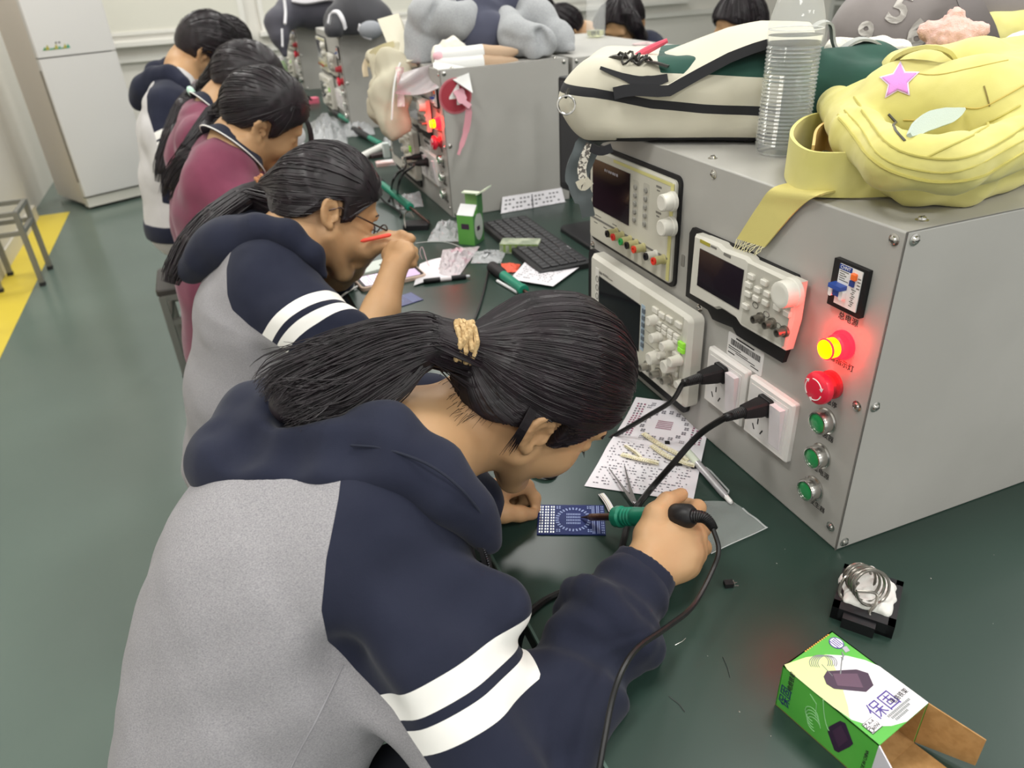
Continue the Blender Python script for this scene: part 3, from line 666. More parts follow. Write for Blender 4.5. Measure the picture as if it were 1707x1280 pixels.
def add_hand(S, wrist, mcps, chains, thumb, r=.0083, palm=.0125, k=1.0):
    wrist = np.array(wrist)
    ctr = np.mean(np.array(mcps), 0)
    for i, m in enumerate(mcps):
        a = wrist + (np.array(m) - ctr) * .45
        S.cap(a, m, palm * 1.12 * k, palm * .86 * k, .012)
    for i in range(len(mcps) - 1): S.cap(np.array(mcps[i]) * .8 + wrist * .2, np.array(mcps[i + 1]) * .8 + wrist * .2, palm * .8 * k, k=.01)
    for m in mcps[:3]: S.ell(np.array(m) + (CAM - np.array(m)) / np.linalg.norm(CAM - np.array(m)) * palm * .42, (palm * .72 * k,) * 3, None, .006)
    for c in chains:
        rs = [r * 1.08 * k, r * 1.0 * k, r * .9 * k, r * .78 * k][:len(c)]
        for i in range(len(c) - 1): S.cap(c[i], c[i + 1], rs[i], rs[i + 1], .0035)
        for p, q in zip(c[1:-1], rs[1:-1]): S.ell(p, (q * 1.06,) * 3, None, .003)
    rs = [.0155 * k, .0122 * k, .0100 * k, .0080 * k]
    S.cap(wrist * .6 + np.array(thumb[0]) * .4, thumb[0], .014 * k, .0155 * k, .012)
    for i in range(len(thumb) - 1): S.cap(thumb[i], thumb[i + 1], rs[i], rs[i + 1], .007)
def nz(P, sc, seed=0):                    # cheap smooth noise in -1..1
    r = np.random.default_rng(seed); out = 0
    for _ in range(4):
        d = r.normal(size=3); d /= np.linalg.norm(d); e = r.normal(size=3); e /= np.linalg.norm(e)
        out = out + np.sin(P @ d * sc * r.uniform(.7, 1.4) + r.uniform(0, 6) + 1.3 * np.sin(P @ e * sc * .6 + r.uniform(0, 6)))
    return out / 4
HLX = np.array([-.12, -.085, -.05, -.03, -.014, .004, .014, .03, .05, .07, .085, .12])   # hairline height by forward position
HLZ = np.array([-.04, -.04, -.022, .006, .032, .03, -.012, .0, .036, .054, .066, .09])
def hair_cap(S, H, g=.012, hl=None, lift=0.0, k=.006):
    hx, hz = (HLX, HLZ) if hl is None else hl
    r = (np.array((.091, .073, .084)) + g); c = H.w(0, 0, .046)
    S.ell(c, r * H.k, H.B, .02)
    S.ell(H.w(-.02, 0, .01), (np.array((.078, .068, .07)) + g * .8) * H.k, H.B, .02)
    def cut(P):
        q = H.lo(P); return (np.interp(q[:, 0], hx, hz) + lift + .01 * np.clip((.05 - np.abs(q[:, 1])) / .05, 0, 1) * (q[:, 0] > .03) - q[:, 2]) * .75
    S.fn(cut, c, 1, k, 'i')
def flow_strands(mb, H, tie, n, g=.012, r=.0006, hl=None, seed=1, npt=12, mi=0, jit=.0016, back=True, on_=None):
    bv = None
    if on_ is not None: bv = BVHTree.FromPolygons([v.co for v in on_.data.vertices], [tuple(p.vertices) for p in on_.data.polygons])
    rg = np.random.default_rng(seed); hx, hz = (HLX, HLZ) if hl is None else hl
    R = np.array((.091, .073, .084)) + g; cl = np.array((0, 0, .046))
    T = H.lo(np.array(tie)) - cl; Tn = T / R; Tn /= np.linalg.norm(Tn); Tr = np.linalg.norm(T / R)
    k = 0
    while k < n:
        if rg.random() < .55:             # start on the hairline
            x = rg.uniform(-.085, .088); z = np.interp(x, hx, hz); y2 = 1 - (x / R[0]) ** 2 - ((z - cl[2]) / R[2]) ** 2
            if y2 < 0: continue
            q = np.array([x, (1 if rg.random() < .5 else -1) * R[1] * math.sqrt(y2), z]) - cl
            if x > .08: q[1] *= rg.uniform(0, 1)
        else:
            v = rg.normal(size=3); v /= np.linalg.norm(v); q = v * R
            if q[2] + cl[2] < np.interp(q[0], hx, hz) + .004: continue
        qn = q / R; qn /= np.linalg.norm(qn); om = math.acos(np.clip(qn @ Tn, -1, 1))
        if om < .15: continue
        k += 1
        t = np.linspace(0, 1, npt); P = (np.sin((1 - t) * om)[:, None] * qn + np.sin(t * om)[:, None] * Tn) / math.sin(om)
        # low seeds are swept along the skull, not over the nape
        P = P * (1 + (Tr - 1) * t[:, None] ** 6) * (1 + (jit * (rg.normal() + .4 * np.sin(t * 7 + rg.uniform(0, 6))) / .09)[:, None] if False else 1)
        rad = 1 + jit * (rg.random() * 1.1 + .25 * np.sin(t * rg.uniform(3, 8) + rg.uniform(0, 6))) / .085
        P = P * rad[:, None] * R + cl
        W = H.c + (P * H.k) @ H.B.T
        if bv is not None:
            o_ = V(H.w(-.004, 0, .036)); lo_ = rg.random() * jit * .9 - jit * .25
            for i in range(npt):
                d_ = V(W[i]) - o_; L_ = d_.length; h_ = bv.ray_cast(o_ + d_.normalized() * (L_ + .05), -d_.normalized())
                if h_[0] is not None and t[i] < .93: W[i] = h_[0] + d_.normalized() * (lo_ + .0004)
        mb.tube(W, np.interp(t, [0, .15, .9, 1], [r * .3, r, r, r * .8]), 4, mi, False)
def tail_strands(mb, path, rad, n, r=.0007, seed=2, npt=18, mi=0, flat=None, wav=.004, fly=.0):
    rg = np.random.default_rng(seed); C = spline(path, npt); rad = np.interp(np.linspace(0, 1, npt), np.linspace(0, 1, len(rad)), rad)
    T = np.gradient(C, axis=0); T /= np.linalg.norm(T, axis=1, keepdims=True)
    N = np.array(flat[0] if flat else (0, 0, 1), float); A = np.cross(T, N); A /= np.linalg.norm(A, axis=1, keepdims=True); N = np.cross(A, T); q = flat[1] if flat else 1
    t = np.linspace(0, 1, npt)
    for _ in range(n):
        a = rg.uniform(0, 2 * PI); b = math.sqrt(rg.uniform(.35, 1)); e = rg.uniform(.72, 1); f = 1 + (fly * rg.random() ** 3) * t ** 2
        ph = rg.uniform(0, 6); fr = rg.uniform(2, 5); am = wav * rg.normal() * t
        da = am[:, None] * (A * np.sin(fr * t * 2 + ph)[:, None] + N * np.cos(fr * t * 2 + ph)[:, None] * .6)
        P = C + (A * math.cos(a) * b + N * math.sin(a) * b * q) * (rad * f)[:, None] + da
        m = max(6, int(npt * e)); mb.tube(P[:m], np.interp(np.linspace(0, 1, m), [0, .1, .8, 1], [r, r, r * .9, r * .25]), 4, mi, False)
def put_np(name, vs, q, mats, parent): return put(name, mesh_np(name, vs, q, mats), parent)
skin = M('skin', '#bb956e', .5, var=(9, '#b08862', .4, .65), bump=(380, .05, .0005), spec=.4)
skin.node_tree.nodes['Principled BSDF'].inputs['Subsurface Weight'].default_value = .06
skin.node_tree.nodes['Principled BSDF'].inputs['Subsurface Radius'].default_value = (.01, .004, .002)
hair_m = M('black_hair', '#1c181b', .42, var=(60, '#231b20', .4, .6), spec=.45)
navy = M('navy_fleece', '#212433', .88, var=(12, '#262938', .4, .6), bump=(900, .25, .0006), sheen=.08, spec=.15)
heather = M('grey_heather', '#9c9a9c', .9, var=(1300, '#7f7d82', .36, .70), bump=(900, .25, .0006), sheen=.04, spec=.15, stretch=(.5, .5, 1.0))
stripe_m = M('white_stripe', '#e9e7e2', .75, bump=(900, .15, .0004), spec=.2)
maroon = M('maroon_knit', '#78394f', .85, var=(10, '#6d3348', .4, .6), bump=(900, .15, .0004), sheen=.2, spec=.2)
trous = M('dark_trousers', '#26282f', .85, bump=(600, .1, .0005), spec=.2)
shoe_m = M('shoe_white', '#c9c8c4', .6)
# ================================================================== PEOPLE
def lower_body(Sb, St, hip, y, knee_x, sgn_r=.062, kz=.56, ax=None):   # thighs and shanks under the bench
    for s in (-1, 1):
        h = np.array(hip) + np.array([0, s * .085, 0]); kn = np.array([knee_x, y + s * .12, kz]); an = np.array([knee_x - .06 if ax is None else ax, y + s * .12, .09])
        Sb.cap(h, kn, .065, .045, .02); Sb.cap(kn, an, .042, .03, .02); Sb.cap(an, an + np.array([.13, 0, -.05]), .03, .022, .01)
        St.cap(h, kn, .086, .064, .03); St.cap(kn, an + np.array([0, 0, .0]), .064, .052, .02)
    return
def shoes(parent, y, knee_x, ax=None):
    for s in (-1, 1):
        a = np.array([knee_x - .06 if ax is None else ax, y + s * .12, .0]); S = SDF()
        S.cap(a + [-.02, 0, .045], a + [.13, 0, .04], .042, .036, .02); S.cap(a + [-.01, 0, .08], a + [0, 0, .1], .042, .04, .02)
        S.fn(lambda P: .002 - P[:, 2], a, 1, .001, 'i'); put_np('shoe', *S.surf(.007), shoe_m, parent)
def cloth_post(seed, amp=.0022, sc=55):
    return lambda P: amp * nz(P, sc, seed) + amp * .5 * nz(P, sc * 2.3, seed + 1) + amp * 1.2 * np.maximum(0, 1 - 3.2 * np.abs(nz(P, sc * .42, seed + 2)))
# ------------------------------------------------------------------ nearest person, soldering
def person_near():
    root = thing('person', 'nearest person, in grey and navy hoodie with beige hair tie, soldering a blue board', 'person', (-.15, .64, 0), 'students at the bench')
    H = Fr((.262, .668, .952), (.696, .005, -.718), (.707, -.178, .684), .955)
    Sb = SDF(); add_head(Sb, H)
    nb = np.array([.115, .655, .93])
    Sb.chain([H.w(-.03, 0, -.02), H.w(-.035, 0, -.075), nb], [.056, .051, .06], .02)
    hip = np.array([-.21, .63, .50]); ch = np.array([.02, .645, .83])
    Sb.cap(nb, ch, .06, .09, .03, flat=((0, 1, 0), 1.5)); Sb.cap(ch, hip, .09, .1, .03, flat=((0, 1, 0), 1.35))
    # right arm
    sh = at(622, 905, .715); up = at(710, 1080, .682); el = at(850, 1305, .66); fa = at(972, 1115, .73); wr = at(1074, 950, .812)
    Sb.chain([nb, sh, up, el, fa, wr], [.05, .05, .042, .036, .034, .025], .015)
    mc = [at(1148, 868, .845), at(1160, 893, .838), at(1160, 921, .83), at(1148, 945, .822)]
    ch_ = [[mc[0], at(1163, 846, .875), at(1135, 838, .905), at(1112, 850, .905)], [mc[1], at(1172, 880, .872), at(1140, 868, .905), at(1115, 872, .90)],
           [mc[2], at(1172, 912, .863), at(1142, 900, .893), at(1118, 893, .885)], [mc[3], at(1156, 940, .853), at(1132, 925, .88), at(1115, 910, .875)]]
    th = [at(1080, 892, .832), at(1092, 857, .838), at(1112, 836, .85), at(1136, 824, .872)]
    add_hand(Sb, wr, mc, ch_, th, .0092, .0150)
    Sb.ell(at(1118, 905, .835), (.03, .026, .017), np.stack([unit(mc[1] - wr), unit(np.cross(ray(1118, 905), mc[1] - wr)), unit(np.cross(mc[1] - wr, np.cross(ray(1118, 905), mc[1] - wr)))], 1), .015)
    # left arm: hidden behind the body, the hand reaches the board
    shl = np.array([.07, .80, .88]); ell_ = np.array([.16, .90, .775]); wl = at(786, 838, .935)
    Sb.chain([nb, shl, ell_, wl], [.05, .05, .036, .024], .015)
    mc = [at(838, 822, .945), at(836, 815, .962), at(830, 812, .978), at(822, 815, .99)]
    ch_ = [[mc[0], at(878, 810, .955), at(891, 830, .965), at(893, 848, .968)], [mc[1], at(868, 812, .975), at(876, 832, .985), at(866, 846, .985)],
           [mc[2], at(858, 812, .99), at(862, 832, 1.0), at(850, 844, .995)], [mc[3], at(845, 815, 1.0), at(848, 832, 1.005), at(838, 842, 1.0)]]
    th = [at(808, 848, .925), at(838, 855, .93), at(866, 856, .943), at(887, 857, .955)]
    add_hand(Sb, wl, mc, ch_, th, .0088, .013)
    St = SDF(); St.cap(hip, hip + [0.03, 0, -.02], .11, .11, .03, flat=((0, 1, 0), 1.4)); lower_body(Sb, St, hip + [.03, 0, -.01], .63, .21)
    body = put_np('body', *Sb.surf(.0032), skin, root)
    put_np('trousers', *St.surf(.008), trous, root); shoes(root, .63, .21)
    # fingernail, eyebrow, lashes
    m = MB(); m.ell((0, 0, 0), (.0055, .0042, .0012), 10, 6, 0, frame(th[3] + unit(CAM - th[3]) * .0072, th[3] - th[2], np.cross(th[3] - th[2], CAM - th[3]))); m.build('nail', M('nail', '#d8a594', .3), root)
    for y in (-1, 1): MB().tube([H.w(.083, y * .05, .029), H.w(.091, y * .038, .034), H.w(.095, y * .02, .031)], [.0012, .0026, .0018], 6).build('eyebrow', hair_m, root)
    for y in (-1, 1):
        m = MB()
        for q in np.linspace(0, 1, 9):
            a = .018 + .031 * q; p = H.w(.0895 - .012 * q ** 2, y * a, .001); m.tube([p, p + H.B @ np.array([.007, y * .003 * q, -.004])], [.0005, .0002], 4)
        m.build('eyelashes', hair_m, root)
    # hoodie: torso, then split into sleeves
    Sh = SDF(); top = np.array([.06, .65, .885])
    Sh.cap(np.array([.0, .645, .80]), np.array([-.145, .635, .60]), .116, .118, .05, flat=((0, 1, 0), 1.42))
    Sh.chain([at(458, 985, .75), at(418, 1120, .74), at(380, 1290, .73)], [.088, .088, .092], .09)
    Sh.cap(np.array([-.145, .635, .60]), np.array([-.165, .63, .45]), .116, .118, .04, flat=((0, 1, 0), 1.38))
    Sh.cap(np.array([.0, .645, .80]), top, .115, .095, .05, flat=((0, 1, 0), 1.4))
    Sh.ell(at(470, 930, .745), (.09, .10, .10), None, .10)
    Sh.chain([top + [.0, -.06, 0], sh, up, at(802, 1212, .675), el], [.08, .083, .067, .060, .056], .035)
    Sh.chain([el, at(905, 1205, .70), fa, at(1030, 1022, .775)], [.062, .056, .052, .05], .02)
    Sh.cap(at(1030, 1022, .775), at(1050, 985, .79), .05, .042, .012)
    rc_ = at(1012, 1048, .765); ra_ = unit(wr - fa); r1 = unit(np.cross(ra_, (0, 0, 1))); r2 = np.cross(ra_, r1)
    Sh.chain([rc_ + ra_ * .010 * math.sin(a * 2) + (r1 * math.cos(a) + r2 * math.sin(a)) * .046 for a in np.linspace(0, 2 * PI, 13)], .019, .006)
    rc_ = at(1042, 1003, .785); Sh.chain([rc_ + (r1 * math.cos(a) + r2 * math.sin(a)) * .056 for a in np.linspace(0, 2 * PI, 13)], .010, .012, 's')
    rc_ = at(965, 1110, .74); Sh.chain([rc_ + ra_ * .012 * math.sin(a + 1) + (r1 * math.cos(a) + r2 * math.sin(a)) * .064 for a in np.linspace(0, 2 * PI, 13)], .009, .02, 's')
    Sh.chain([top + [0, .06, 0], shl, ell_, wl], [.085, .085, .06, .045], .035)
    Sh.chain([at(760, 985, .66), at(835, 1012, .668)], .03, .02)      # folds at the armpit and sleeve
    Sh.chain([at(680, 960, .612), at(740, 1000, .610), at(825, 995, .63)], .017, .03, 's')
    Sh.chain([at(880, 1140, .625), at(915, 1190, .633), at(935, 1260, .633)], .012, .03, 's')
    Sh.chain([at(575, 1100, .635), at(610, 1200, .618), at(640, 1290, .60)], .014, .04, 's')
    Sh.post = cloth_post(11, .0022, 48)
    vs, q = Sh.surf(.0045); T3 = tri(q)
    sp = np.array([at(x_, y_, .66) for x_, y_ in ((585, 700), (562, 830), (541, 920), (533, 1000), (545, 1060), (590, 1110), (650, 1168), (735, 1290), (800, 1400))])
    e1 = unit(sp[6] - sp[1]); e2 = unit(np.cross(ray(560, 1000), e1)); e2 = e2 if e2 @ (sh - sp[3]) > 0 else -e2
    ss, rr = (sp - sp[1]) @ e1, (sp - sp[1]) @ e2
    arm = [(sh, up), (up, el), (el, fa), (fa, wr)]
    def dseg(P, a, b): t = np.clip((P - a) @ (b - a) / ((b - a) @ (b - a)), 0, 1); return np.linalg.norm(P - a - t[:, None] * (b - a), axis=1)
    dm = np.min([dseg(vs, a, b) for a, b in arm], 0)
    val = np.minimum((vs - sp[1]) @ e2 - np.interp((vs - sp[1]) @ e1, ss, rr), .15 - dm)
    val = np.maximum(np.maximum(val, .105 - np.linalg.norm(vs - nb, axis=1)), np.minimum(.22 - np.linalg.norm(vs - nb, axis=1), vs[:, 0] - .075))
    sl, to = clip_mesh(vs, T3, val)
    torso = put_np('hoodie', to[0], to[1], heather, root)
    # white stripes across the upper arm just above the elbow
    d = unit(at(905, 1290, .665) - at(705, 1000, .67))
    x = unit(at(843, 1048, .665) - at(640, 1163, .64)); dd = unit(np.cross(np.cross(x, d), x))
    f = lambda P: (P - at(742, 1106, .645)) @ dd
    near = lambda P: dseg(P, up, el) < .13
    fo = lambda P: dseg(P, at(905, 1235, .69), fa) - dseg(P, up, el) + .012
    s0, s1 = clip_mesh(sl[0], sl[1], np.where(near(sl[0]), np.minimum(.0122 - np.abs(f(sl[0]) - .0115), fo(sl[0])), -1))
    s2, s3 = clip_mesh(s1[0], s1[1], np.where(near(s1[0]), np.minimum(.0115 - np.abs(f(s1[0]) - .0445), fo(s1[0])), -1))
    put_np('sleeve', s3[0], s3[1], navy, torso)
    for s_ in (s0, s2): put_np('stripe', s_[0], s_[1], stripe_m, torso)
    # left sleeve in navy as its own surface
    Sl = SDF(); Sl.chain([top + [0.01, .09, -.01], shl, ell_, wl + (ell_ - wl) * .12], [.08, .088, .064, .047], .03); Sl.post = cloth_post(5); put_np('sleeve', *Sl.surf(.007), navy, torso)
    # cuff
    Sc = SDF(); c0 = at(1042, 1000, .79); c1 = at(1076, 948, .806); Sc.cap(c0, c1, .042, .036, .01); Sc.cap(c1 + (c1 - c0) * .25, c1 + (c1 - c0) * 1.5, .031, .031, .002, 's'); 
    axc = unit(c1 - c0); Sc.fn(lambda P: (P - c1) @ axc - .004, c1, 1, .002, 'i'); Sc.post = lambda P: .0004 * np.sin(np.arctan2((P - c0) @ unit(np.cross(axc, (0, 0, 1))), (P - c0) @ np.cross(axc, unit(np.cross(axc, (0, 0, 1))))) * 40)
    put_np('cuff', *Sc.surf(.0035), navy, torso)
    # hood lying on the back
    So = SDF()
    rim = [at(815, 905, .70), at(790, 850, .685), at(735, 775, .69), at(650, 715, .70), at(560, 690, .725), at(480, 685, .75), at(415, 682, .775)]
    So.chain(rim, [.010, .014, .018, .022, .024, .022, .018], .02)
    So.chain([at(800, 880, .69), at(740, 830, .672), at(650, 785, .68), at(560, 770, .69), at(460, 765, .71), at(385, 762, .73), at(362, 758, .74)], [.010, .016, .024, .030, .032, .030, .018], .03)
    So.chain([at(368, 770, .745), at(425, 695, .80), at(500, 680, .83), at(620, 660, .87), at(720, 660, .88)], [.026, .032, .038, .035, .03], .03)
    So.ell(at(490, 760, .76), (.085, .07, .042), None, .04)
    So.chain([at(360, 700, .71), at(400, 735, .685), at(480, 748, .662), at(570, 745, .648), at(660, 755, .638)], [.012, .014, .013, .011, .006], .025, 's')
    So.ell(at(570, 672, .74), (.06, .035, .02), None, .03, 's')
    So.post = cloth_post(21, .0016, 40)
    hv, hq = So.surf(.0042); put_np('hood', hv, hq, navy, torso)
    m = MB(); m.tube(spline([at(822, 885, .678), at(775, 822, .652), at(715, 775, .65), at(640, 748, .662), at(585, 742, .668)], 30), .0013, 6); m.build('hood_seam', M('navy_thread', '#1d2130', .9), torso)
    m = MB(); m.ribbon(spline([at(800, 895, .69), at(811, 935, .695), at(815, 985, .70), at(812, 1015, .705)], 14), (unit(ray(800, 900)) + np.array([.3, 0, 0])), .02, .004)
    zp = spline([at(803, 905, .683), at(814, 940, .688), at(818, 985, .692), at(815, 1012, .697)], 30); m.build('zip_tape', blk2, torso)
    m = MB()
    for a in zp: m.ell(a, (.0018, .0026, .0012), 6, 4)
    m.build('zip', M('zip_teeth', '#26262a', .3, .6), torso)
    # hair
    tie = at(772, 572, .764); HS = SDF(); hair_cap(HS, H, .0105)
    tl = H.lo(tie); HS.cap(H.w(-.06, 0, .05), tie, .045, .0125, .02)
    tail = [tie, at(715, 568, .757), at(640, 592, .747), at(560, 634, .735), at(490, 670, .722), at(448, 695, .712)]
    HS.chain(tail[:-1], [.0125, .028, .036, .034, .024], .012, flat=((0, 0, 1), .8))
    HS.post = lambda P: .0016 * nz(P, 160, 3)
    vs, q = HS.surf(.0036)
    hb = put_np('hair', vs, q, hair_m, root)
    m = MB(); flow_strands(m, H, tie, 4200, .0135, .0008, seed=3, jit=.0022, on_=hb, npt=14)
    tail_strands(m, tail, [.0125, .031, .041, .043, .038, .028], 1200, .0007, 4, 22, 0, ((0, 0, 1), .85), .011, .9)
    tail_strands(m, [tie, at(710, 578, .752), at(650, 640, .737), at(580, 690, .717), at(500, 725, .70)], [.0105, .022, .02, .015, .008], 260, .0008, 5, 20, 0, ((0, 0, 1), .8), .005, .4)
    for y in (-1,):                       # loose lock in front of the ear
        for k in range(18):
            a = k / 18; m.tube(spline([H.w(-.040 - .012 * a, y * .080, .022), H.w(-.033 - .012 * a, y * .085, -.006), H.w(-.021 - .012 * a, y * .080, -.026 - .02 * random.random())], 8), [.0006] * 6 + [.0004, .0002], 4)
    rg = np.random.default_rng(8)
    for k in range(150):                  # nape baby hair
        x = rg.uniform(-.095, -.03); y = rg.uniform(-.06, .03); p = H.w(x, y, np.interp(x, HLX, HLZ) + .006); d0 = H.B @ np.array([-.2 + .3 * rg.random(), .25 * rg.normal(), -.9]); l = rg.uniform(.008, .022)
        pr = H.w(0, 0, .0); n_ = unit(p - pr); m.tube([p + n_ * .002, p + d0 * l * .5 + n_ * .003, p + d0 * l + n_ * .001], [.0003, .00025, .0001], 3)
    m.build('strands', hair_m, hb, None)
    m = MB(); ax = unit(at(735, 570, .759) - tie)
    e1 = unit(np.cross(ax, (0, 0, 1))); e2 = np.cross(ax, e1)
    for k in range(5):
        pts = []
        for a in np.linspace(0, 2 * PI, 40):
            rr = .0215 + .0016 * math.sin(a * 9 + k * 2); pts.append(tie + ax * (-.009 + k * .0042 + .0016 * math.sin(a * 3 + k * 1.7)) + (e1 * math.cos(a) + e2 * math.sin(a)) * rr)
        m.tube(pts, .0031, 7)
    m.build('hair_tie', M('beige_cord', '#c8ab7d', .75, var=(300, '#a88a5e', .4, .6)), root)
    return root
P_NEAR = person_near()

# ------------------------------------------------------------------ everyone else at the bench
def seated(label, base, H, nb, ch, hip, armR, armL, outfit='polo', group='students at the bench', h=.005, hh=.0055, tie=None, tail=None, tailr=None, ntail=260, nflow=700,
           hands=None, hl=None, seam=None, stripes=None, hood=None, cols=None, hem=None, legs=True, side=1, kneex=.21, cap_g=.012, hair2=None, sex='f', tie_c='#5a3a2a', detail=True, extra=None, shortL=False):
    root = thing('person', label, 'person', (base[0], base[1], 0), group)
    nb, ch, hip = (np.array(v, float) for v in (nb, ch, hip)); Sb = SDF(); add_head(Sb, H, detail=detail)
    Sb.chain([H.w(-.03, 0, -.02), H.w(-.035, 0, -.075), nb], [.056 * H.k, .052 * H.k, .06], .02)
    Sb.cap(nb, ch, .06, .09, .03, flat=((0, 1, 0), 1.5)); Sb.cap(ch, hip, .09, .1, .03, flat=((0, 1, 0), 1.3))
    for arm in (armR, armL):
        if arm: Sb.chain([nb] + list(arm), [.05, .05, .042, .037, .033, .025][:len(arm)] + [.024], .015)
    for hd in hands or []: add_hand(Sb, *hd)
    St = SDF(); St.cap(hip, hip + [.03 * side, 0, -.02], .11, .11, .03, flat=((0, 1, 0), 1.4))
    if legs: lower_body(Sb, St, hip + [.03 * side, 0, -.01], hip[1], kneex, ax=kneex - .06 * side)
    put_np('body', *Sb.surf(h), skin, root)
    if legs: put_np('trousers', *St.surf(.012), trous, root); shoes(root, hip[1], kneex, kneex - .06 * side)
    top_m, slv_m = cols or ((heather, navy) if outfit == 'hoodie' else (maroon, maroon))
    Sh = SDF(); top = nb * .7 + ch * .3 + np.array([-.02 * side, 0, 0]); mid = (ch + hip) / 2
    Sh.cap(ch, mid, .112, .122, .05, flat=((0, 1, 0), 1.36)); Sh.cap(mid, hip - [0, 0, .02], .122, .128, .04, flat=((0, 1, 0), 1.32)); Sh.cap(ch, top, .108, .08, .05, flat=((0, 1, 0), 1.4))
    if outfit == 'polo': Sh.fn(lambda P: hip[2] - .09 - P[:, 2], hip, 1, .002, 'i')
    n = 3 if outfit == 'polo' else 99
    for arm, sg in ((armR, -1), (armL, 1)):
        if arm:
            pts = [np.array(p, float) for p in arm]; rs = [.082, .07, .058, .05, .042]
            if outfit == 'polo': pts = [pts[0], pts[1], pts[1] * .45 + pts[2] * .55]; rs = [.08, .066, .06]
            elif hood and arm is armR and hood.get('rolled'): pts = pts[:3]; rs = [.082, .072, .058]
            if shortL and arm is armL: pts = pts[:3]; rs = [.082, .066, .05]
            Sh.chain([top + [0, sg * side * .06, 0]] + pts, [.08] + rs[:len(pts)], .035)
    if hood and hood.get('rolled'):
        for a_, b_ in hood['rolled']: Sh.cap(a_, b_, .047, .045, .012)
    Sh.post = cloth_post(int(abs(hip[1] * 100)) % 50, .0028, 42)
    vs, q = Sh.surf(hh); T3 = tri(q); cl = None
    if seam is not None:
        sp, dirv, inner = seam; e1 = unit(sp[-2] - sp[0]); e2 = unit(np.cross(dirv, e1)); e2 = e2 if e2 @ (np.array(armR[1]) - sp[0]) > 0 else -e2
        arm = [np.array(p) for p in armR]
        dm = np.min([np.linalg.norm(vs - a - np.clip((vs - a) @ (b - a) / ((b - a) @ (b - a)), 0, 1)[:, None] * (b - a), axis=1) for a, b in zip(arm[:-1], arm[1:])], 0)
        ss, rr = (sp - sp[0]) @ e1, (sp - sp[0]) @ e2
        sl, to = clip_mesh(vs, T3, np.minimum((vs - sp[0]) @ e2 - np.interp((vs - sp[0]) @ e1, ss, rr), .15 - dm))
        cl = put_np('hoodie', to[0], to[1], top_m, root)
        for p0, ax, w_ in stripes or []:
            a, b = np.array(armR[0]), np.array(armR[2])
            dd = np.linalg.norm(sl[0] - a - np.clip((sl[0] - a) @ (b - a) / ((b - a) @ (b - a)), 0, 1.05)[:, None] * (b - a), axis=1)
            s0, sl = clip_mesh(sl[0], sl[1], np.where(dd < .115, w_ - np.abs((sl[0] - p0) @ ax), -1)); put_np('stripe', s0[0], s0[1], stripe_m, cl)
        put_np('sleeve', sl[0], sl[1], slv_m, cl)
    else:
        cl = put_np('hoodie' if outfit == 'hoodie' else ('polo_shirt' if outfit == 'polo' else 'shirt'), vs, q, top_m, root)
    if armL and seam is not None:
        Sl = SDF(); pl = [np.array(p, float) for p in armL][:3]; Sl.chain([top + [.01, .085, -.01]] + pl, [.08, .085, .07, .053], .03); Sl.post = cloth_post(5); put_np('sleeve', *Sl.surf(.008), slv_m, cl)
    if hem is not None:
        m = SDF(); m.cap(hip - [0, 0, .03], hip - [0, 0, .1], .134, .130, .02, flat=((0, 1, 0), 1.32)); m.fn(lambda P: np.abs(P[:, 2] - hem) - .03, hip, 1, .003, 'i'); put_np('waistband', *m.surf(.006), slv_m, cl)
    if hood:
        So = SDF(); So.chain(hood['roll'], hood['rr'], .03)
        if 'far' in hood: So.chain(hood['far'], hood.get('farr', .034), .03)
        if 'bag' in hood: So.ell(hood['bag'][0], hood['bag'][1], None, .04)
        So.post = cloth_post(31, .0016, 40); put_np('hood', *So.surf(.005), hood.get('mat', slv_m), cl)
    if outfit == 'polo':                 # stand-up collar with a thin white edge
        ax = unit(nb - H.w(-.02, 0, -.05)) * -1; e1 = unit(np.cross(ax, (0, 1, 0))); e2 = np.cross(ax, e1)
        c0 = nb + (ax * .018)
        ring = lambda hgt, r, a: c0 + ax * hgt + (e1 * math.cos(a) * r * .92 + e2 * math.sin(a) * r)
        an = np.linspace(-2.75, 2.75, 40)
        m = MB(); m.sheet([[ring(.022, .062, a) for a in an], [ring(.006, .070, a) for a in an], [ring(-.014, .084, a) for a in an], [ring(-.026, .098, a) for a in an]], .004); m.build('collar', navy, cl, 60)
        m = MB(); m.tube([ring(-.0265, .0985, a) for a in an], .0017, 6); m.build('collar_edge', stripe_m, cl)
    HS = SDF(); hair_cap(HS, H, cap_g, hl)
    if tail is not None:
        HS.cap(H.w(-.06, 0, .04), tie, .05, .018, .03); HS.chain(tail[:-1], [r_ * .85 for r_ in tailr[:-1]], .012, flat=((0, 0, 1), .8))
    if hair2: HS.chain(hair2[0], hair2[1], .02)
    HS.post = lambda P: .0022 * nz(P, 130, 3); hb = put_np('hair', *HS.surf(.005), hair_m, root)
    m = MB()
    if tail is not None:
        flow_strands(m, H, tie, nflow, cap_g + .003, .0011, hl, seed=int(H.c[1] * 50), npt=11, jit=.003, on_=hb); tail_strands(m, tail, tailr, ntail, .0013, 4, 14, 0, ((0, 0, 1), .8), .006, .4)
    else:
        flow_strands(m, H, H.w(.085, .02, .075) if sex == 'm' else H.w(-.02, 0, .15), nflow, cap_g + .004, .0012, hl, seed=int(abs(H.c[1]) * 50), npt=8, jit=.006, on_=hb)
    for st in extra or []: m.tube(st, .0022, 5)
    if m.v: m.build('strands', hair_m, hb, None)
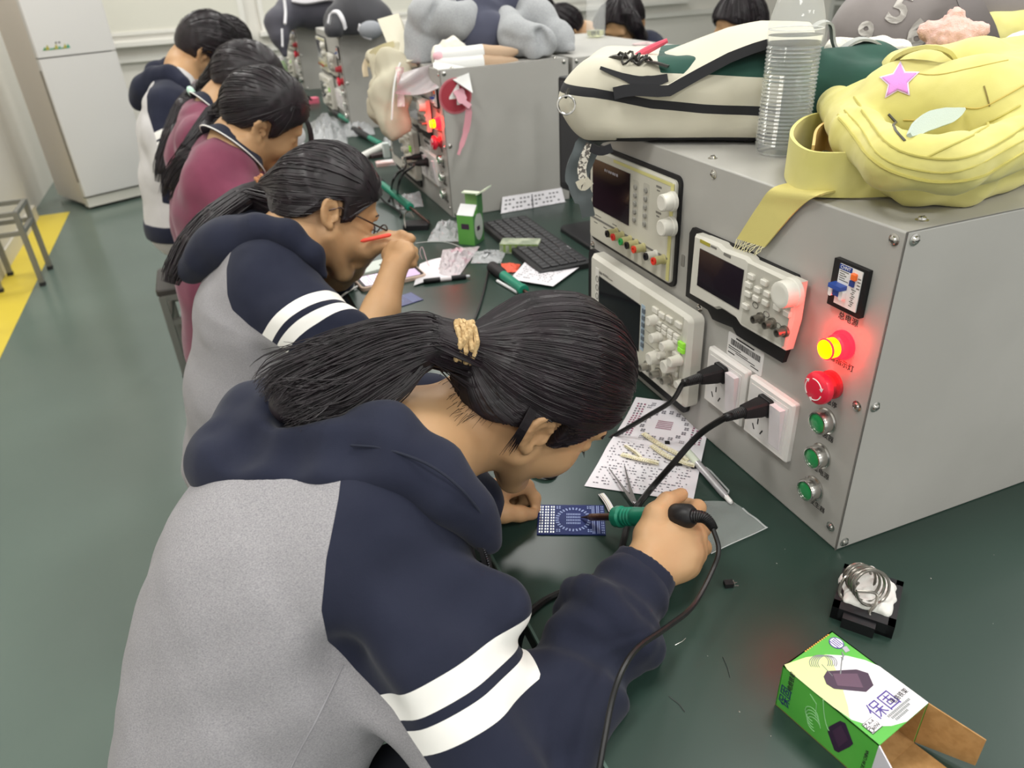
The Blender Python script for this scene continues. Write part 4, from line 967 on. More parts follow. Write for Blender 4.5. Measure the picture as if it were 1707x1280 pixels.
    if tail is not None:
        ax = unit(tail[1] - tie); e1 = unit(np.cross(ax, (0, 0, 1))); e2 = np.cross(ax, e1); m = MB()
        for k in range(3): m.tube([tie + ax * (k - 1) * .006 + (e1 * math.cos(a) + e2 * math.sin(a)) * (.021 + .002 * math.sin(a * 7 + k)) for a in np.linspace(0, 2 * PI, 26)], .0042, 7)
        m.build('hair_tie', M('tie_' + tie_c[1:], tie_c, .7), root)
    return root
# second student: glasses, both hands raised
H2 = Fr((.163, 1.472, .968), (.849, .062, -.524), (.491, .275, .827), 1.0)
A2 = lambda x, y, t: at(x, y, t)
sh2, up2, el2, fa2, wr2 = A2(455, 480, 1.385), A2(515, 540, 1.35), A2(590, 597, 1.335), A2(636, 515, 1.375), A2(657, 447, 1.395)
shl2, ell2, wl2 = np.array([.03, 1.60, .86]), np.array([.17, 1.62, .775]), A2(612, 414, 1.47)
mcR = [A2(655, 410, 1.42), A2(668, 408, 1.41), A2(679, 412, 1.40), A2(684, 421, 1.39)]
chR = [[mcR[0], A2(672, 408, 1.45), A2(686, 424, 1.445), A2(689, 440, 1.44)], [mcR[1], A2(683, 412, 1.435), A2(688, 428, 1.43), A2(681, 438, 1.425)],
       [mcR[2], A2(689, 418, 1.425), A2(690, 432, 1.415), A2(681, 438, 1.41)], [mcR[3], A2(690, 428, 1.41), A2(687, 440, 1.40), A2(679, 442, 1.40)]]
thR = [A2(650, 425, 1.43), A2(664, 420, 1.445), A2(680, 428, 1.45), A2(689, 440, 1.447)]
mcL = [A2(652, 397, 1.46), A2(650, 394, 1.475), A2(648, 393, 1.49), A2(644, 393, 1.50)]
chL = [[mcL[0], A2(672, 392, 1.455), A2(686, 398, 1.455), A2(681, 406, 1.455)], [mcL[1], A2(670, 391, 1.475), A2(684, 396, 1.475), A2(680, 404, 1.47)],
       [mcL[2], A2(668, 391, 1.49), A2(681, 396, 1.49), A2(677, 404, 1.485)], [mcL[3], A2(664, 393, 1.50), A2(676, 399, 1.50), A2(672, 406, 1.495)]]
thL = [A2(628, 408, 1.455), A2(644, 407, 1.45), A2(658, 408, 1.45), A2(669, 407, 1.45)]
tie2 = A2(441, 312, 1.475)
tail2 = [tie2, A2(405, 330, 1.465), A2(360, 362, 1.45), A2(320, 405, 1.44), A2(293, 452, 1.43), A2(283, 485, 1.43)]
P_TWO = seated('student wearing glasses and a grey and navy hoodie, hands raised, long ponytail tied in brown', (-.06, 1.43), H2, (.085, 1.465, .925), (.0, 1.44, .80), (-.095, 1.42, .50),
    [sh2, up2, el2, fa2, wr2], [shl2, (shl2 + ell2) / 2 + np.array([0, .03, -.01]), ell2, (ell2 + wl2) / 2, wl2], 'hoodie', h=.004, shortL=True, hh=.0055, tie=tie2, tail=tail2, tailr=[.02, .028, .03, .027, .02, .012], ntail=420, nflow=1300,
    hands=[(wr2, mcR, chR, thR, .0085, .0125), (wl2, mcL, chL, thL, .0085, .0125)],
    seam=(np.array([A2(x, y, 1.36) for x, y in ((402, 380), (389, 407), (381, 453), (384, 500), (392, 524), (420, 550), (465, 583), (540, 640))]), ray(450, 480), None),
    stripes=[(A2(508, 533, 1.33), unit(np.cross(np.cross(A2(556, 506, 1.34) - A2(460, 573, 1.33), el2 - sh2), A2(556, 506, 1.34) - A2(460, 573, 1.33))), .0115), (A2(526, 560, 1.33), unit(np.cross(np.cross(A2(556, 506, 1.34) - A2(460, 573, 1.33), el2 - sh2), A2(556, 506, 1.34) - A2(460, 573, 1.33))), .0105)],
    hood=dict(roll=[A2(540, 458, 1.375), A2(522, 425, 1.36), A2(480, 392, 1.355), A2(430, 385, 1.365), A2(380, 405, 1.385), A2(335, 435, 1.41), A2(312, 453, 1.43)], rr=[.010, .016, .022, .028, .031, .029, .018],
              farr=.024, far=[A2(322, 450, 1.44), A2(378, 396, 1.47), A2(418, 366, 1.50), A2(460, 362, 1.53)], bag=(A2(390, 395, 1.42), (.07, .07, .04)),
              rolled=[(A2(563, 545, 1.325), A2(592, 560, 1.345)), (A2(575, 585, 1.325), A2(596, 590, 1.335))]), tie_c='#a06a44')
m = MB(); L2 = H2.w                     # eyeglasses
for y in (-1, 1):
    m.tube([L2(.112, y * .033 + .024 * math.cos(a), .002 + .02 * math.sin(a)) for a in np.linspace(0, 2 * PI, 28)], .0016, 6)
    m.tube([L2(.110, y * .058, .01), L2(.06, y * .073, .012), L2(.0, y * .078, .016), L2(-.02, y * .076, .002)], .0018, 6)
m.tube([L2(.112, -.01, .006), L2(.1155, 0, .009), L2(.112, .01, .006)], .0011, 6)
gl = m.build('eyeglasses', M('glasses_metal', '#4a3a34', .3, .7), P_TWO)
m = MB()
for y in (-1, 1): m.prism([(.023 * math.cos(a), .019 * math.sin(a)) for a in np.linspace(0, 2 * PI, 25)[:-1]], 0, .0012, 0, frame(L2(.112, y * .033, .002), H2.B[:, 1], H2.B[:, 2]))
m.build('lens', M('lens_glass', '#ffffff', .02, trans=1.0, ior=1.2), gl)
for y in (-1, 1):
    MB().tube([L2(.083, y * .05, .029), L2(.091, y * .038, .034), L2(.095, y * .02, .031)], [.0012, .0026, .0018], 6).build('eyebrow', hair_m, P_TWO); MB().ell(L2(.0905, y * .034, .004), (.003, .005, .002), 8, 6).build('eye', hair_m, P_TWO)
# third student, maroon polo shirt
H3 = Fr((.113, 2.042, 1.066), (.80, .12, -.57), (.60, -.2, .76), .97)
tie3 = at(364, 190, 1.93)
P_THREE = seated('student in maroon polo shirt, ear and cheek showing, hair falling down the back', (-.04, 2.02), H3, (.035, 2.035, 1.01), (-.03, 2.03, .86), (-.09, 2.02, .50),
    [at(365, 310, 1.80), at(400, 350, 1.78), at(470, 370, 1.82), at(505, 330, 1.92), at(520, 290, 1.98)], [np.array([.0, 2.19, .93]), np.array([.09, 2.22, .85]), np.array([.2, 2.22, .79]), np.array([.3, 2.2, .80]), np.array([.33, 2.19, .81])], 'polo', h=.0055, hh=.006,
    tie=tie3, tail=[tie3, at(346, 222, 1.90), at(322, 262, 1.88), at(295, 303, 1.90), at(275, 340, 1.92)], tailr=[.036, .042, .044, .038, .018], ntail=420, nflow=800, tie_c='#1c181b',
    extra=[spline([at(425, 196, 1.86), at(417, 215, 1.84), at(414, 235, 1.83), at(419, 252, 1.82)], 8) + np.array([.003 * (k % 3), .002 * k, 0]) for k in range(5)] + [spline([at(500, 190, 1.95), at(513, 210, 1.95), at(518, 235, 1.95), at(515, 250, 1.95)], 8) + np.array([.004 * (k % 3), .004 * k, .002 * (k % 2)]) for k in range(8)])
# fourth student, maroon polo shirt, green and white hair bobbles
H4 = Fr((.115, 2.62, 1.085), (.74, .12, -.66), (.66, -.1, .74), 1.0)
tie4 = at(333, 146, 2.42)
P_FOUR = seated('student in maroon polo shirt, face hidden, long ponytail with a pale green bobble', (-.05, 2.6), H4, (.015, 2.61, 1.02), (-.05, 2.6, .88), (-.1, 2.58, .50),
    [at(345, 245, 2.2), at(380, 275, 2.18), at(430, 290, 2.25), at(455, 260, 2.4), at(470, 240, 2.45)], [np.array([-.01, 2.77, .94]), np.array([.08, 2.8, .86]), np.array([.2, 2.8, .79]), np.array([.3, 2.77, .80]), np.array([.33, 2.76, .81])], 'polo', h=.006, hh=.007,
    tie=tie4, tail=[tie4, at(312, 178, 2.38), at(295, 228, 2.36), at(279, 278, 2.36), at(270, 318, 2.37)], tailr=[.026, .042, .048, .042, .02], ntail=400, nflow=600, tie_c='#7a6f72', detail=True)
m = MB(); m.ell((0, 0, 0), (.013, .02, .011), 14, 10, 0, frame(at(319, 153, 2.36), at(326, 163, 2.36) - at(314, 146, 2.36), (0, 0, 1)) @ Matrix.Rotation(PI / 2, 4, 'Z')); m.ell(tuple(at(327, 168, 2.36)), (.008, .008, .012), 10, 8); m.build('hair_bobble', M('pale_green', '#bfe3d2', .4), P_FOUR)
# fifth, a boy in the same hoodie
H5 = Fr(at(331, 86, 2.80) + np.array([.02, .075, 0]), (.74, .2, -.63), (.66, -.15, .72), 1.04)
HL5 = (HLX, np.array([-.04, -.045, -.045, -.03, .01, .035, -.005, .01, .04, .06, .07, .09]))
sh5, up5, el5, fa5, wr5 = at(283, 185, 2.66), at(275, 225, 2.64), at(290, 270, 2.62), at(330, 270, 2.7), at(380, 255, 2.8)
n5 = at(305, 118, 2.80) + np.array([.0, .06, 0])
P_FIVE = seated('short haired boy in a navy hooded top with pale grey back panel', (-.25, 3.05), H5, n5, (-.15, 3.12, .89), (-.2, 3.02, .60),
    [sh5, up5, el5, fa5, wr5], [np.array([-.09, 3.3, .93]), np.array([.0, 3.32, .86]), np.array([.13, 3.3, .80]), np.array([.25, 3.28, .80]), np.array([.3, 3.26, .81])], 'hoodie', h=.006, hh=.006, nflow=700, hl=HL5, sex='m', cap_g=.014,
    seam=(np.array([at(x, y, 2.66) for x, y in ((257, 140), (252, 152), (246, 175), (247, 200), (254, 225), (262, 250), (268, 280))]), ray(270, 200), None),
    stripes=[(at(270, 237, 2.6), unit(np.cross(np.cross(at(280, 230, 2.6) - at(262, 241, 2.6), el5 - sh5), at(280, 230, 2.6) - at(262, 241, 2.6))), .0125), (at(272, 254, 2.6), unit(np.cross(np.cross(at(280, 230, 2.6) - at(262, 241, 2.6), el5 - sh5), at(280, 230, 2.6) - at(262, 241, 2.6))), .0125)],
    hood=dict(roll=[at(316, 160, 2.68), at(303, 140, 2.68), at(283, 128, 2.69), at(262, 133, 2.71), at(245, 148, 2.74), at(233, 170, 2.78)], rr=[.014, .026, .036, .042, .045, .035], far=[at(232, 165, 2.82), at(260, 120, 2.9), at(285, 108, 2.95)], bag=(at(252, 150, 2.8), (.07, .08, .05))),
    cols=(M('pale_heather', '#c9c7c6', .9, var=(900, '#b6b4b5', .35, .75), sheen=.1, spec=.15), navy), hem=.585)
# sixth, mostly hidden by the boy
H6 = Fr(at(374, 80, 3.35) + np.array([.0, .05, 0]), (.78, .2, -.6), (.62, -.15, .77), 1.0)
n6 = H6.w(-.05, 0, -.10)
P_SIX = seated('student in a white shirt half hidden behind the boy', (-.1, 3.75), H6, n6, at(248, 128, 3.3) + np.array([.09, .05, -.06]), (-.2, 3.74, .5),
    [n6 + np.array([-.14, -.17, -.08]), n6 + np.array([.0, -.2, -.2]), n6 + np.array([.12, -.2, -.27])], [n6 + np.array([-.14, .17, -.08]), n6 + np.array([.0, .2, -.2]), n6 + np.array([.12, .2, -.27])], 'shirt', h=.008, hh=.009, nflow=500, sex='m', cap_g=.014, cols=(M('white_shirt', '#e4e1d8', .8, sheen=.1), None))
# students of the opposite row, seen over the boxes
def across(label, px, py, t, F, U, hair2=None, h=.006, k=1.0, hl=None, cols=None):
    Hx = Fr(at(px, py, t), F, U, k); nbx = Hx.w(-.05, 0, -.10); fx_ = np.array([.1, 0, -.13])
    return seated(label, (2.05, Hx.c[1]), Hx, nbx, nbx + fx_, (nbx[0] + .18, nbx[1], .5), [nbx + np.array([.05, .17, -.1]), nbx + np.array([-.05, .2, -.18]), nbx + np.array([-.12, .2, -.25])], [nbx + np.array([.05, -.17, -.1]), nbx + np.array([-.05, -.2, -.18]), nbx + np.array([-.12, -.2, -.25])],
        'jacket', group='students across the bench', h=h, hh=.009, nflow=500, sex='f', side=-1, kneex=1.72, hair2=hair2, hl=hl, cols=cols or (navy, None))
HA = Fr(at(1040, 45, 3.2), (-.72, -.5, -.48), (-.3, -.3, .9), 1.0)
hA = lambda s: [HA.w(.05, s * .055, .10), HA.w(.055, s * .078, .05), HA.w(.03, s * .088, -.02), HA.w(.02, s * .088, -.10), HA.w(.0, s * .09, -.17)]
across('student across the bench with parted long hair, face lowered', 1040, 45, 3.2, (-.72, -.5, -.48), (-.3, -.3, .9), (hA(1) + [HA.w(-.06, .05, -.15), HA.w(-.06, -.05, -.15)] + hA(-1)[::-1], [.024, .028, .027, .026, .022, .04, .04, .022, .026, .027, .028, .024]), h=.0045)
across('student across the bench, only a round dark head of hair behind the clear bottle', 944, 52, 3.72, (-.62, .25, -.75), (-.7, -.1, .7), hl=(np.array([-.12, .12]), np.array([-.05, .05])))
across('student across the bench behind the grey jacket, dark hair only', 903, 30, 4.32, (-.62, .25, -.75), (-.7, -.1, .7), h=.008)
across('student across the bench over the white backpack, forehead showing under dark hair', 1236, 52, 2.75, (-.93, -.1, -.3), (-.3, 0, .95), h=.006)
# ================================================================== THINGS ON THE BENCH NEAR THE FIRST STUDENT
def sdf_thing(name, S, h, mat, label, cat, group=None):
    return tag(rebase(put_np(name, *S.surf(h), mat, None)), label, cat, group)
paper = M('paper', '#dedbe0', .75, bump=(60, .05)); pink_ink = M('ink_pink', '#8f4f6a', .8); grey_ink = M('ink_grey', '#6f6c75', .8)
def flatframe(p00, p10, p01, z):          # x along p00->p10, y along p00->p01 on the bench
    return frame((p00[0], p00[1], z), (p10[0] - p00[0], p10[1] - p00[1], 0), (p01[0] - p00[0], p01[1] - p00[1], 0))
# --- blue circuit board in work
def pcb(p, label, name='circuit_board', full=True):
    X = flatframe(p[0], p[1], p[2], DZ); w = (V(*p[1][:2], 0) - V(*p[0][:2], 0)).length; d = (V(*p[2][:2], 0) - V(*p[0][:2], 0)).length
    r = thing(name, label, 'circuit board', (X @ V(w / 2, d / 2, 0)))
    MB(X).box((0, 0, .0002), (w, d, .0018)).build('board', M('pcb_blue', '#1b2862', .5, var=(40, '#1f2d60', .4, .6), spec=.3), r)
    m = MB(X); sv = M('solder_pad', '#c9cdd0', .35, .5)
    for i in range(6):
        for j in range(10):
            u = w * (.025 + .036 * i + (.012 if i > 1 else 0) + (.012 if i > 3 else 0)); v = d * (.05 + .094 * j); m.box((u, v, .0018), (u + w * .021, v + d * .052, .0021))
    m.build('pad_grid', sv, r)
    sl = M('silkscreen', '#8d9cc8', .5); m = MB(X)
    for k in range(15):
        a = 2 * PI * k / 15; cx, cy = w * .53 + d * .36 * math.cos(a), d * .5 + d * .36 * math.sin(a)
        Y = Matrix.Translation((cx, cy, .0018)) @ Matrix.Rotation(a, 4, 'Z'); m.box((-.0022, -.0032, 0), (.0022, -.0012, .0003), 0, Y); m.box((-.0022, .0012, 0), (.0022, .0032, .0003), 0, Y)
    for k in range(4):
        for j in range(9): m.box((w * .43 + j * w * .024, d * (.34 + .1 * k), .0018), (w * .43 + j * w * .024 + w * .015, d * (.34 + .1 * k) + d * .055, .0021))
    for cx, cy in ((.28, .08), (.28, .86), (.74, .08), (.74, .86)):
        for j in range(4): m.box((w * cx + (j % 2) * .0032, d * cy + (j // 2) * .0032, .0018), (w * cx + (j % 2) * .0032 + .002, d * cy + (j // 2) * .0032 + .002, .0021))
    for u in (.81, .835, .88, .905): m.box((w * u, d * .03, .0018), (w * u + w * .013, d * .97, .0019))
    for j in range(12):
        for u in (.945, .97): m.box((w * u, d * (.04 + .079 * j), .0018), (w * u + w * .014, d * (.04 + .079 * j) + d * .045, .002))
    m.build('silkscreen', sl, r)
    return r
P_ = [desk(895, 892), desk(1010, 893), desk(897, 843)]
pcb(P_, 'blue circuit board under the soldering iron tip, held by its left edge')
# --- soldering iron in the hand
T0 = desk(968, 862, .003); E0 = at(1150, 860, .825); ax = unit(E0 - T0); LI = np.linalg.norm(E0 - T0)
iron_g = M('iron_green', '#1f8f72', .4, coat=.2); tipm = M('iron_tip', '#4a3a33', .4, .7); barrel = M('iron_barrel', '#5b4138', .35, .75, var=(50, '#8d7466', .5, .7))
def cable(name, pts, r, mat, label, n=80, group=None, parent=None):
    m = MB(); m.tube(spline(pts, n), r, 8)
    return m.build(name, mat, parent) if parent is not None else m.alone(name, mat, label, 'cable', group)
cord_m = M('cord_black', '#131314', .42)
si = thing('soldering_iron', 'soldering iron with green collar and black grip, in the right hand of the nearest student', 'soldering iron', T0)
m = MB(); m.lathe([(.0004, 0), (.0012, .006), (.0022, .012), (.0024, .02)], T0, ax, 14); m.build('tip', tipm, si)
m = MB(); m.lathe([(.0028, .015), (.0044, .017), (.0047, .020), (.0047, .062), (.0047, .066)], T0, ax, 16); m.build('barrel', barrel, si)
m = MB(); m.lathe([(.006, .060), (.0125, .061), (.0135, .064), (.0135, .071), (.0105, .073), (.0105, .076), (.0118, .078), (.0105, .080), (.0118, .083), (.0105, .085), (.0118, .088), (.0105, .090), (.0118, .093), (.0112, .1), (.0112, .13)], T0, ax, 28, 0, lambda th, k: 1 - (.07 if k in (1, 2, 3) and int(th / 2 / PI * 28 + .5) % 4 == 0 else 0)); m.build('collar', iron_g, si)
m = MB(); m.lathe([(.0112, .12), (.013, .125), (.0145, .14), (.0145, LI - .012), (.0135, LI), (.009, LI + .006)], T0, ax, 24); m.build('grip', blk, si)
b0 = T0 + ax * LI; tv = [b0, at(1172, 862, .815), at(1184, 872, .808), at(1190, 882, .803)]
sp_ = spline(tv, 34); m = MB(); m.tube(sp_, [.0072 - .0032 * i / 33 + (.0009 if i % 2 else 0) for i in range(34)], 10); m.build('strain_relief', blk, si)
cable('cord', [at(1188, 880, .804), at(1198, 915, .80), at(1188, 950, .79), at(1155, 1010, .755), at(1108, 1048, .705), at(1065, 1078, .668), at(1040, 1112, .645), at(1022, 1160, .628), at(1008, 1230, .615), at(996, 1300, .605), at(985, 1360, .60)], .0028, cord_m, '', parent=si)
# --- instruction sheet, printed side up, slightly curled
def curled(pts, lift, nu=14, nv=14):      # four bench corners -> grid with gentle waves
    a, b, c, d = [np.array(p, float) for p in pts]; G = []
    for i in range(nu):
        s = i / (nu - 1); G.append([])
        for j in range(nv):
            t = j / (nv - 1); p = a * (1 - s) * (1 - t) + b * s * (1 - t) + c * s * t + d * (1 - s) * t; p[2] = DZ + .0012 + lift(s, t); G[-1].append(p)
    return G
SH = [desk(974, 811), desk(1155, 838), desk(1187, 686), desk(1060, 668)]
lf = lambda s, t: .004 * math.exp(-((t - .42) / .12) ** 2) + .006 * max(0, t - .8) / .2 + .002 * s * (1 - s)
sh_ = thing('instruction_sheet', 'creased white instruction sheet printed with a ring of pink and grey symbols', 'paper sheet', np.mean(SH, 0) * [1, 1, 0] + [0, 0, DZ])
MB().sheet(curled(SH, lf), .0003).build('sheet', paper, sh_)
def sheetpt(C4, s, t, lift, up=.0006):
    a, b, c, d = [np.array(p, float) for p in C4]; p = a * (1 - s) * (1 - t) + b * s * (1 - t) + c * s * t + d * (1 - s) * t; p[2] = DZ + .0012 + lift(s, t) + up; return p
def marks(C4, lift, items, parent, mat, name='printing'):   # items: (s, t, ds, dt) little printed dashes
    m = MB()
    for s, t, ds, dt in items:
        q = [sheetpt(C4, s, t, lift), sheetpt(C4, s + ds, t, lift), sheetpt(C4, s + ds, t + dt, lift), sheetpt(C4, s, t + dt, lift)]
        m.add(q, [(0, 1, 2, 3)])
    return m.build(name, mat, parent, None)
rr = random.Random(5); A_ = []; B2 = []
for k in range(17):
    a = 2 * PI * k / 17; s, t = .5 + .26 * math.cos(a), .73 + .155 * math.sin(a)
    for e in range(4): A_.append((s + (e % 2) * .028 - .028, t + (e // 2) * .019 - .019, .022, .0135))
for k in range(5):
    for j in range(12): B2.append((.40 + j * .0155, .69 + k * .021, .010, .012))
for s0 in (.06, .10, .14, .82, .87, .92):
    for k in range(15): (B2 if rr.random() < .6 else A_).append((s0 + rr.uniform(0, .006), .56 + k * .026, .024, .015))
for s0, t0 in ((.2, .9), (.24, .93), (.74, .9), (.7, .93), (.27, .55), (.72, .55), (.33, .53)):
    for e in range(6): A_.append((s0 + (e % 3) * .02, t0 + (e // 3) * .02, .012, .011))
for k in range(17):
    for j in range(26):
        if rr.random() < .62 and not (j > 17 and k > 10): A_.append((.05 + j * .034 + rr.uniform(0, .01), .04 + k * .026, rr.choice((.012, .018, .024)), .008))
for k in range(6): A_.append((.64, .32 + k * .025, rr.uniform(.1, .25), .003))
marks(SH, lf, A_, sh_, grey_ink); marks(SH, lf, B2, sh_, pink_ink)
# --- cream component tapes lying on the sheet
tape_m = M('carrier_tape', '#d9d0aa', .55, var=(200, '#efe9cf', .45, .6))
def comp_tape(pts, label, w=.0085, dz=.006, mat=None):
    P = spline([desk(x, y, dz) for x, y in pts], 26); P[:, 2] += .0015 * np.sin(np.linspace(0, PI, 26))
    T = np.gradient(P, axis=0); S = np.cross(T, (0, 0, 1)); r = thing('component_tape', label, 'component tape', P[0], 'cream component tapes on the sheet')
    MB().ribbon(P, S, w, .0008).build('strip', mat or tape_m, r); m = MB(); S = S / np.linalg.norm(S, axis=1, keepdims=True)
    for i in range(1, 25):
        q = P[i] + S[i] * w * .33 + [0, 0, .0006]; m.cyl(q, q + np.array([0, 0, .0004]), .0007, n=6); q = P[i] - S[i] * w * .1 + [0, 0, .0006]; m.box(tuple(q - [.0009, .0009, 0]), tuple(q + [.0009, .0009, .0006]), 1)
    m.build('pocket', [M('tape_hole', '#8d8668', .7), M('tape_part', '#f2efe0', .5)], r); return r
comp_tape([(1072, 722), (1100, 742), (1130, 758), (1146, 768)], 'cream tape arching across the printed ring, the topmost one')
comp_tape([(1086, 742), (1110, 760), (1140, 772), (1158, 776)], 'cream tape lying just below the topmost one, reaching towards the pen', dz=.0085)
comp_tape([(1036, 757), (1062, 765), (1090, 771), (1098, 772)], 'cream tape on the left half of the sheet, pointing right')
comp_tape([(1042, 742), (1058, 754), (1068, 762)], 'short cream tape tilted down into the left one', .006, .0075)
comp_tape([(1002, 823), (1012, 838), (1020, 852)], 'short white printed tape beside the right edge of the circuit board', .0085, .0025, paper)
for (x, y, w_, d_), lb in (((1112, 742, .007, .006), 'small black chip lying inside the printed ring'), ((1131, 778, .0095, .005), 'small black chip under the cream tapes, left of the pair'), ((1157, 782, .009, .006), 'small black chip half under the silver pen')):
    p = desk(x, y); m = MB(Matrix.Translation((p[0], p[1], DZ + .003)) @ Matrix.Rotation(-.5, 4, 'Z')); m.box((-w_ / 2, -d_ / 2, 0), (w_ / 2, d_ / 2, .003)); m.alone('chip', blk, lb, 'electronic chip')
# tweezers
tz = thing('tweezers', 'thin steel tweezers lying open across the lower sheet', 'tweezers', desk(1052, 836)); st2 = M('tweezer_steel', '#a9a6aa', .25, .9)
for (x, y) in ((1015, 780), (1041, 776)):
    P = spline([desk(1058, 839, .005), desk(1040 if x < 1030 else 1050, 815 if x < 1030 else 812, .007), desk(x, y, .005)], 14); MB().ribbon(P, np.cross(np.gradient(P, axis=0), (0, 0, 1)), np.linspace(.0065, .0012, 14), .0009).build('arm', st2, tz)
MB().ell(tuple(desk(1058, 839, .005)), (.0035, .0035, .003), 10, 6).build('joint', st2, tz)
# silver pen
pA, pB = desk(1141, 747, .010), desk(1219, 838, .0058); ax2 = unit(pB - pA); LP = np.linalg.norm(pB - pA)
pn = thing('ballpoint_pen', 'silver ballpoint pen with a white cap end, lying from the sheet onto the bench', 'pen', pB * [1, 1, 0] + [0, 0, DZ]); silver = M('pen_silver', '#c3c2c6', .3, .6)
m = MB(); m.lathe([(.0045, 0), (.0056, .003), (.0056, .035), (.0052, .038)], pA, ax2, 18); m.build('cap', M('pen_cap', '#d8dfce', .35), pn)
m = MB(); m.lathe([(.0052, .036), (.0052, .045), (.0050, .046), (.0050, LP - .018), (.0035, LP - .012)], pA, ax2, 18); m.build('barrel', silver, pn)
m = MB(); m.lathe([(.0034, LP - .013), (.0033, LP - .002), (.0022, LP)], pA, ax2, 14); m.build('plunger', M('pen_white', '#e6e4e2', .35), pn)
sd = unit(np.cross(ax2, (0, 0, 1))); m = MB(); m.tube([pA + ax2 * .05 + sd * -.006, pA + ax2 * .06 + sd * -.0085, pA + ax2 * (LP - .022) + sd * -.0095, pA + ax2 * (LP - .018) + sd * -.006], .0014, 6); m.build('clip', M('clear_plastic_grey', '#9ba09f', .2), pn)
# clear zip bag
clear = M('clear_film', '#d6dcda', .12, alpha=.17, spec=.6, bump=(45, .5, .003)); film_edge = M('film_edge', '#dfe2e2', .3, alpha=.4)
ZB = [desk(1148, 838), desk(1185, 926), desk(1279, 882), desk(1222, 838)]
zb = thing('plastic_bag', 'flat clear plastic zip bag on the bench, beneath the hand and pen', 'plastic bag', np.mean(ZB, 0)); wv = lambda s, t: .001 + .0012 * math.sin(7 * s + 3 * t) ** 2
MB().sheet(curled(ZB, wv, 18, 18), .0004).build('film', clear, zb)
m = MB(); m.tube([sheetpt(ZB, 1 - .35 * 0, t, wv, .0006) for t in np.linspace(0, 1, 10)], .0007, 5); m.tube([sheetpt(ZB, s, .985, wv, .0006) for s in np.linspace(.3, 1, 12)], .0012, 5); m.build('zip_seal', film_edge, zb)
# small two-legged part, solder crumbs
p = desk(1217, 976); tr_ = thing('transistor', 'tiny black electronic part with bright legs, alone on the bench', 'electronic part', p); X = Matrix.Translation((p[0], p[1], DZ)) @ Matrix.Rotation(-.3, 4, 'Z')
MB(X).box((-.007, -.004, .0002), (.003, .004, .006)).build('case', blk, tr_); m = MB(X); m.box((.003, -.003, .001), (.0045, .003, .0055)); m.box((.003, -.003, .0008), (.009, -.0018, .0016)); m.box((.003, .0018, .0008), (.009, .003, .0016)); m.build('leg', steel, tr_)
m = MB(); rr = random.Random(11)
for k in range(26):
    x, y = rr.uniform(.3, .75), rr.uniform(.18, .75)
    if x > .57 and y > .47: continue
    s_ = rr.uniform(.0004, .0011); m.ell((x, y, DZ + s_ * .5), (s_, s_ * rr.uniform(.6, 1.6), s_ * .6), 6, 4)
for x, y, dx, dy in ((1115, 1160, 18, 14), (1125, 1075, 12, -6), (1205, 1095, 8, 18)): m.tube([desk(x, y, .0006), desk(x + dx, y + dy, .0008), desk(x + dx * 1.5, y + dy * 1.9, .0006)], .0004, 4)
tag(m.build('solder_crumbs', steel, None), 'specks of solder and wire clippings strewn on the dark bench', 'crumbs', kind='stuff')
# --- iron stand: tray, sponge, wire coil
c_ = [desk(1420, 943), desk(1516, 985), desk(1490, 1058), desk(1388, 1022)]
zr = DZ + .017; k0, k1, k2 = on('z', zr, 1387, 1010), on('z', zr, 1492, 1046), on('z', zr, 1420, 943)
X = frame((k0[0], k0[1], DZ), k1 - k0, k2 - k0)
sw = float(np.linalg.norm((k1 - k0)[:2])); sdp = float(np.linalg.norm((k2 - k0)[:2]))
stn = thing('soldering_iron_stand', 'black tray stand with a steel wire coil and white sponge', 'iron stand', X @ V(sw / 2, sdp / 2, 0))
m = MB(X); hh_ = .017
m.box((0, 0, 0), (sw, sdp, .004)); m.box((0, 0, 0), (sw, .012, hh_)); m.box((0, sdp - .008, 0), (sw, sdp, hh_)); m.box((0, 0, 0), (.007, sdp, hh_)); m.box((sw - .007, 0, 0), (sw, sdp, hh_)); m.box((sw * .2, -.009, 0), (sw * .72, .002, hh_ - .003)); m.build('tray', M('tray_black', '#17161a', .5, bump=(200, .1)), stn)
S = SDF(); q = lambda u, v, z: np.array(X @ V(u, v, z)); Rx = np.array(X.to_3x3())
S.box(q(sw * .52, sdp * .52, .013), (sw * .40, sdp * .36, .009), Rx, .006); S.ell(q(sw * .46, sdp * .8, .018), (.016, .014, .013), Rx, .012); S.ell(q(sw * .2, sdp * .62, .016), (.014, .012, .008), Rx, .01); S.post = lambda P: .0022 * nz(P, 240, 3) + .0012 * nz(P, 520, 9)
put_np('sponge', *S.surf(.0016), M('sponge_white', '#dcdad6', .9, bump=(500, .3, .001)), stn)
coil = M('coil_steel', '#8f8b84', .28, .9); m = MB(); ca = unit(q(.62, -.8, .38) - q(0, 0, 0)); cu_ = unit(np.cross(ca, (0, 0, 1))); cv = np.cross(cu_, ca); cc = q(sw * .40, sdp * .46, .034)
pts = [cc + ca * (-.017 + .034 * k / 110) + (cu_ * math.cos(k * 2 * PI / 22) + cv * math.sin(k * 2 * PI / 22)) * (.0145 + .005 * k / 110) for k in range(111)]
m.tube(pts, .0016, 7); e0, e1_ = pts[0], pts[-1]
m.tube(spline([e1_, q(sw * .60, .022, .034), q(sw * .64, .014, .026), q(sw * .58, .008, .018), q(sw * .66, .005, .012)], 20), .0017, 7); m.tube(spline([e0, q(sw * .18, sdp * .55, .036), q(sw * .08, sdp * .42, .034), q(sw * .05, sdp * .3, .02), q(sw * .22, .012, .012)], 20), .0017, 7)
m.tube(spline([q(sw * .3, sdp * .4, .034), q(sw * .26, .03, .024), q(sw * .25, .012, .012)], 12), .0017, 7); m.build('wire_coil', coil, stn)
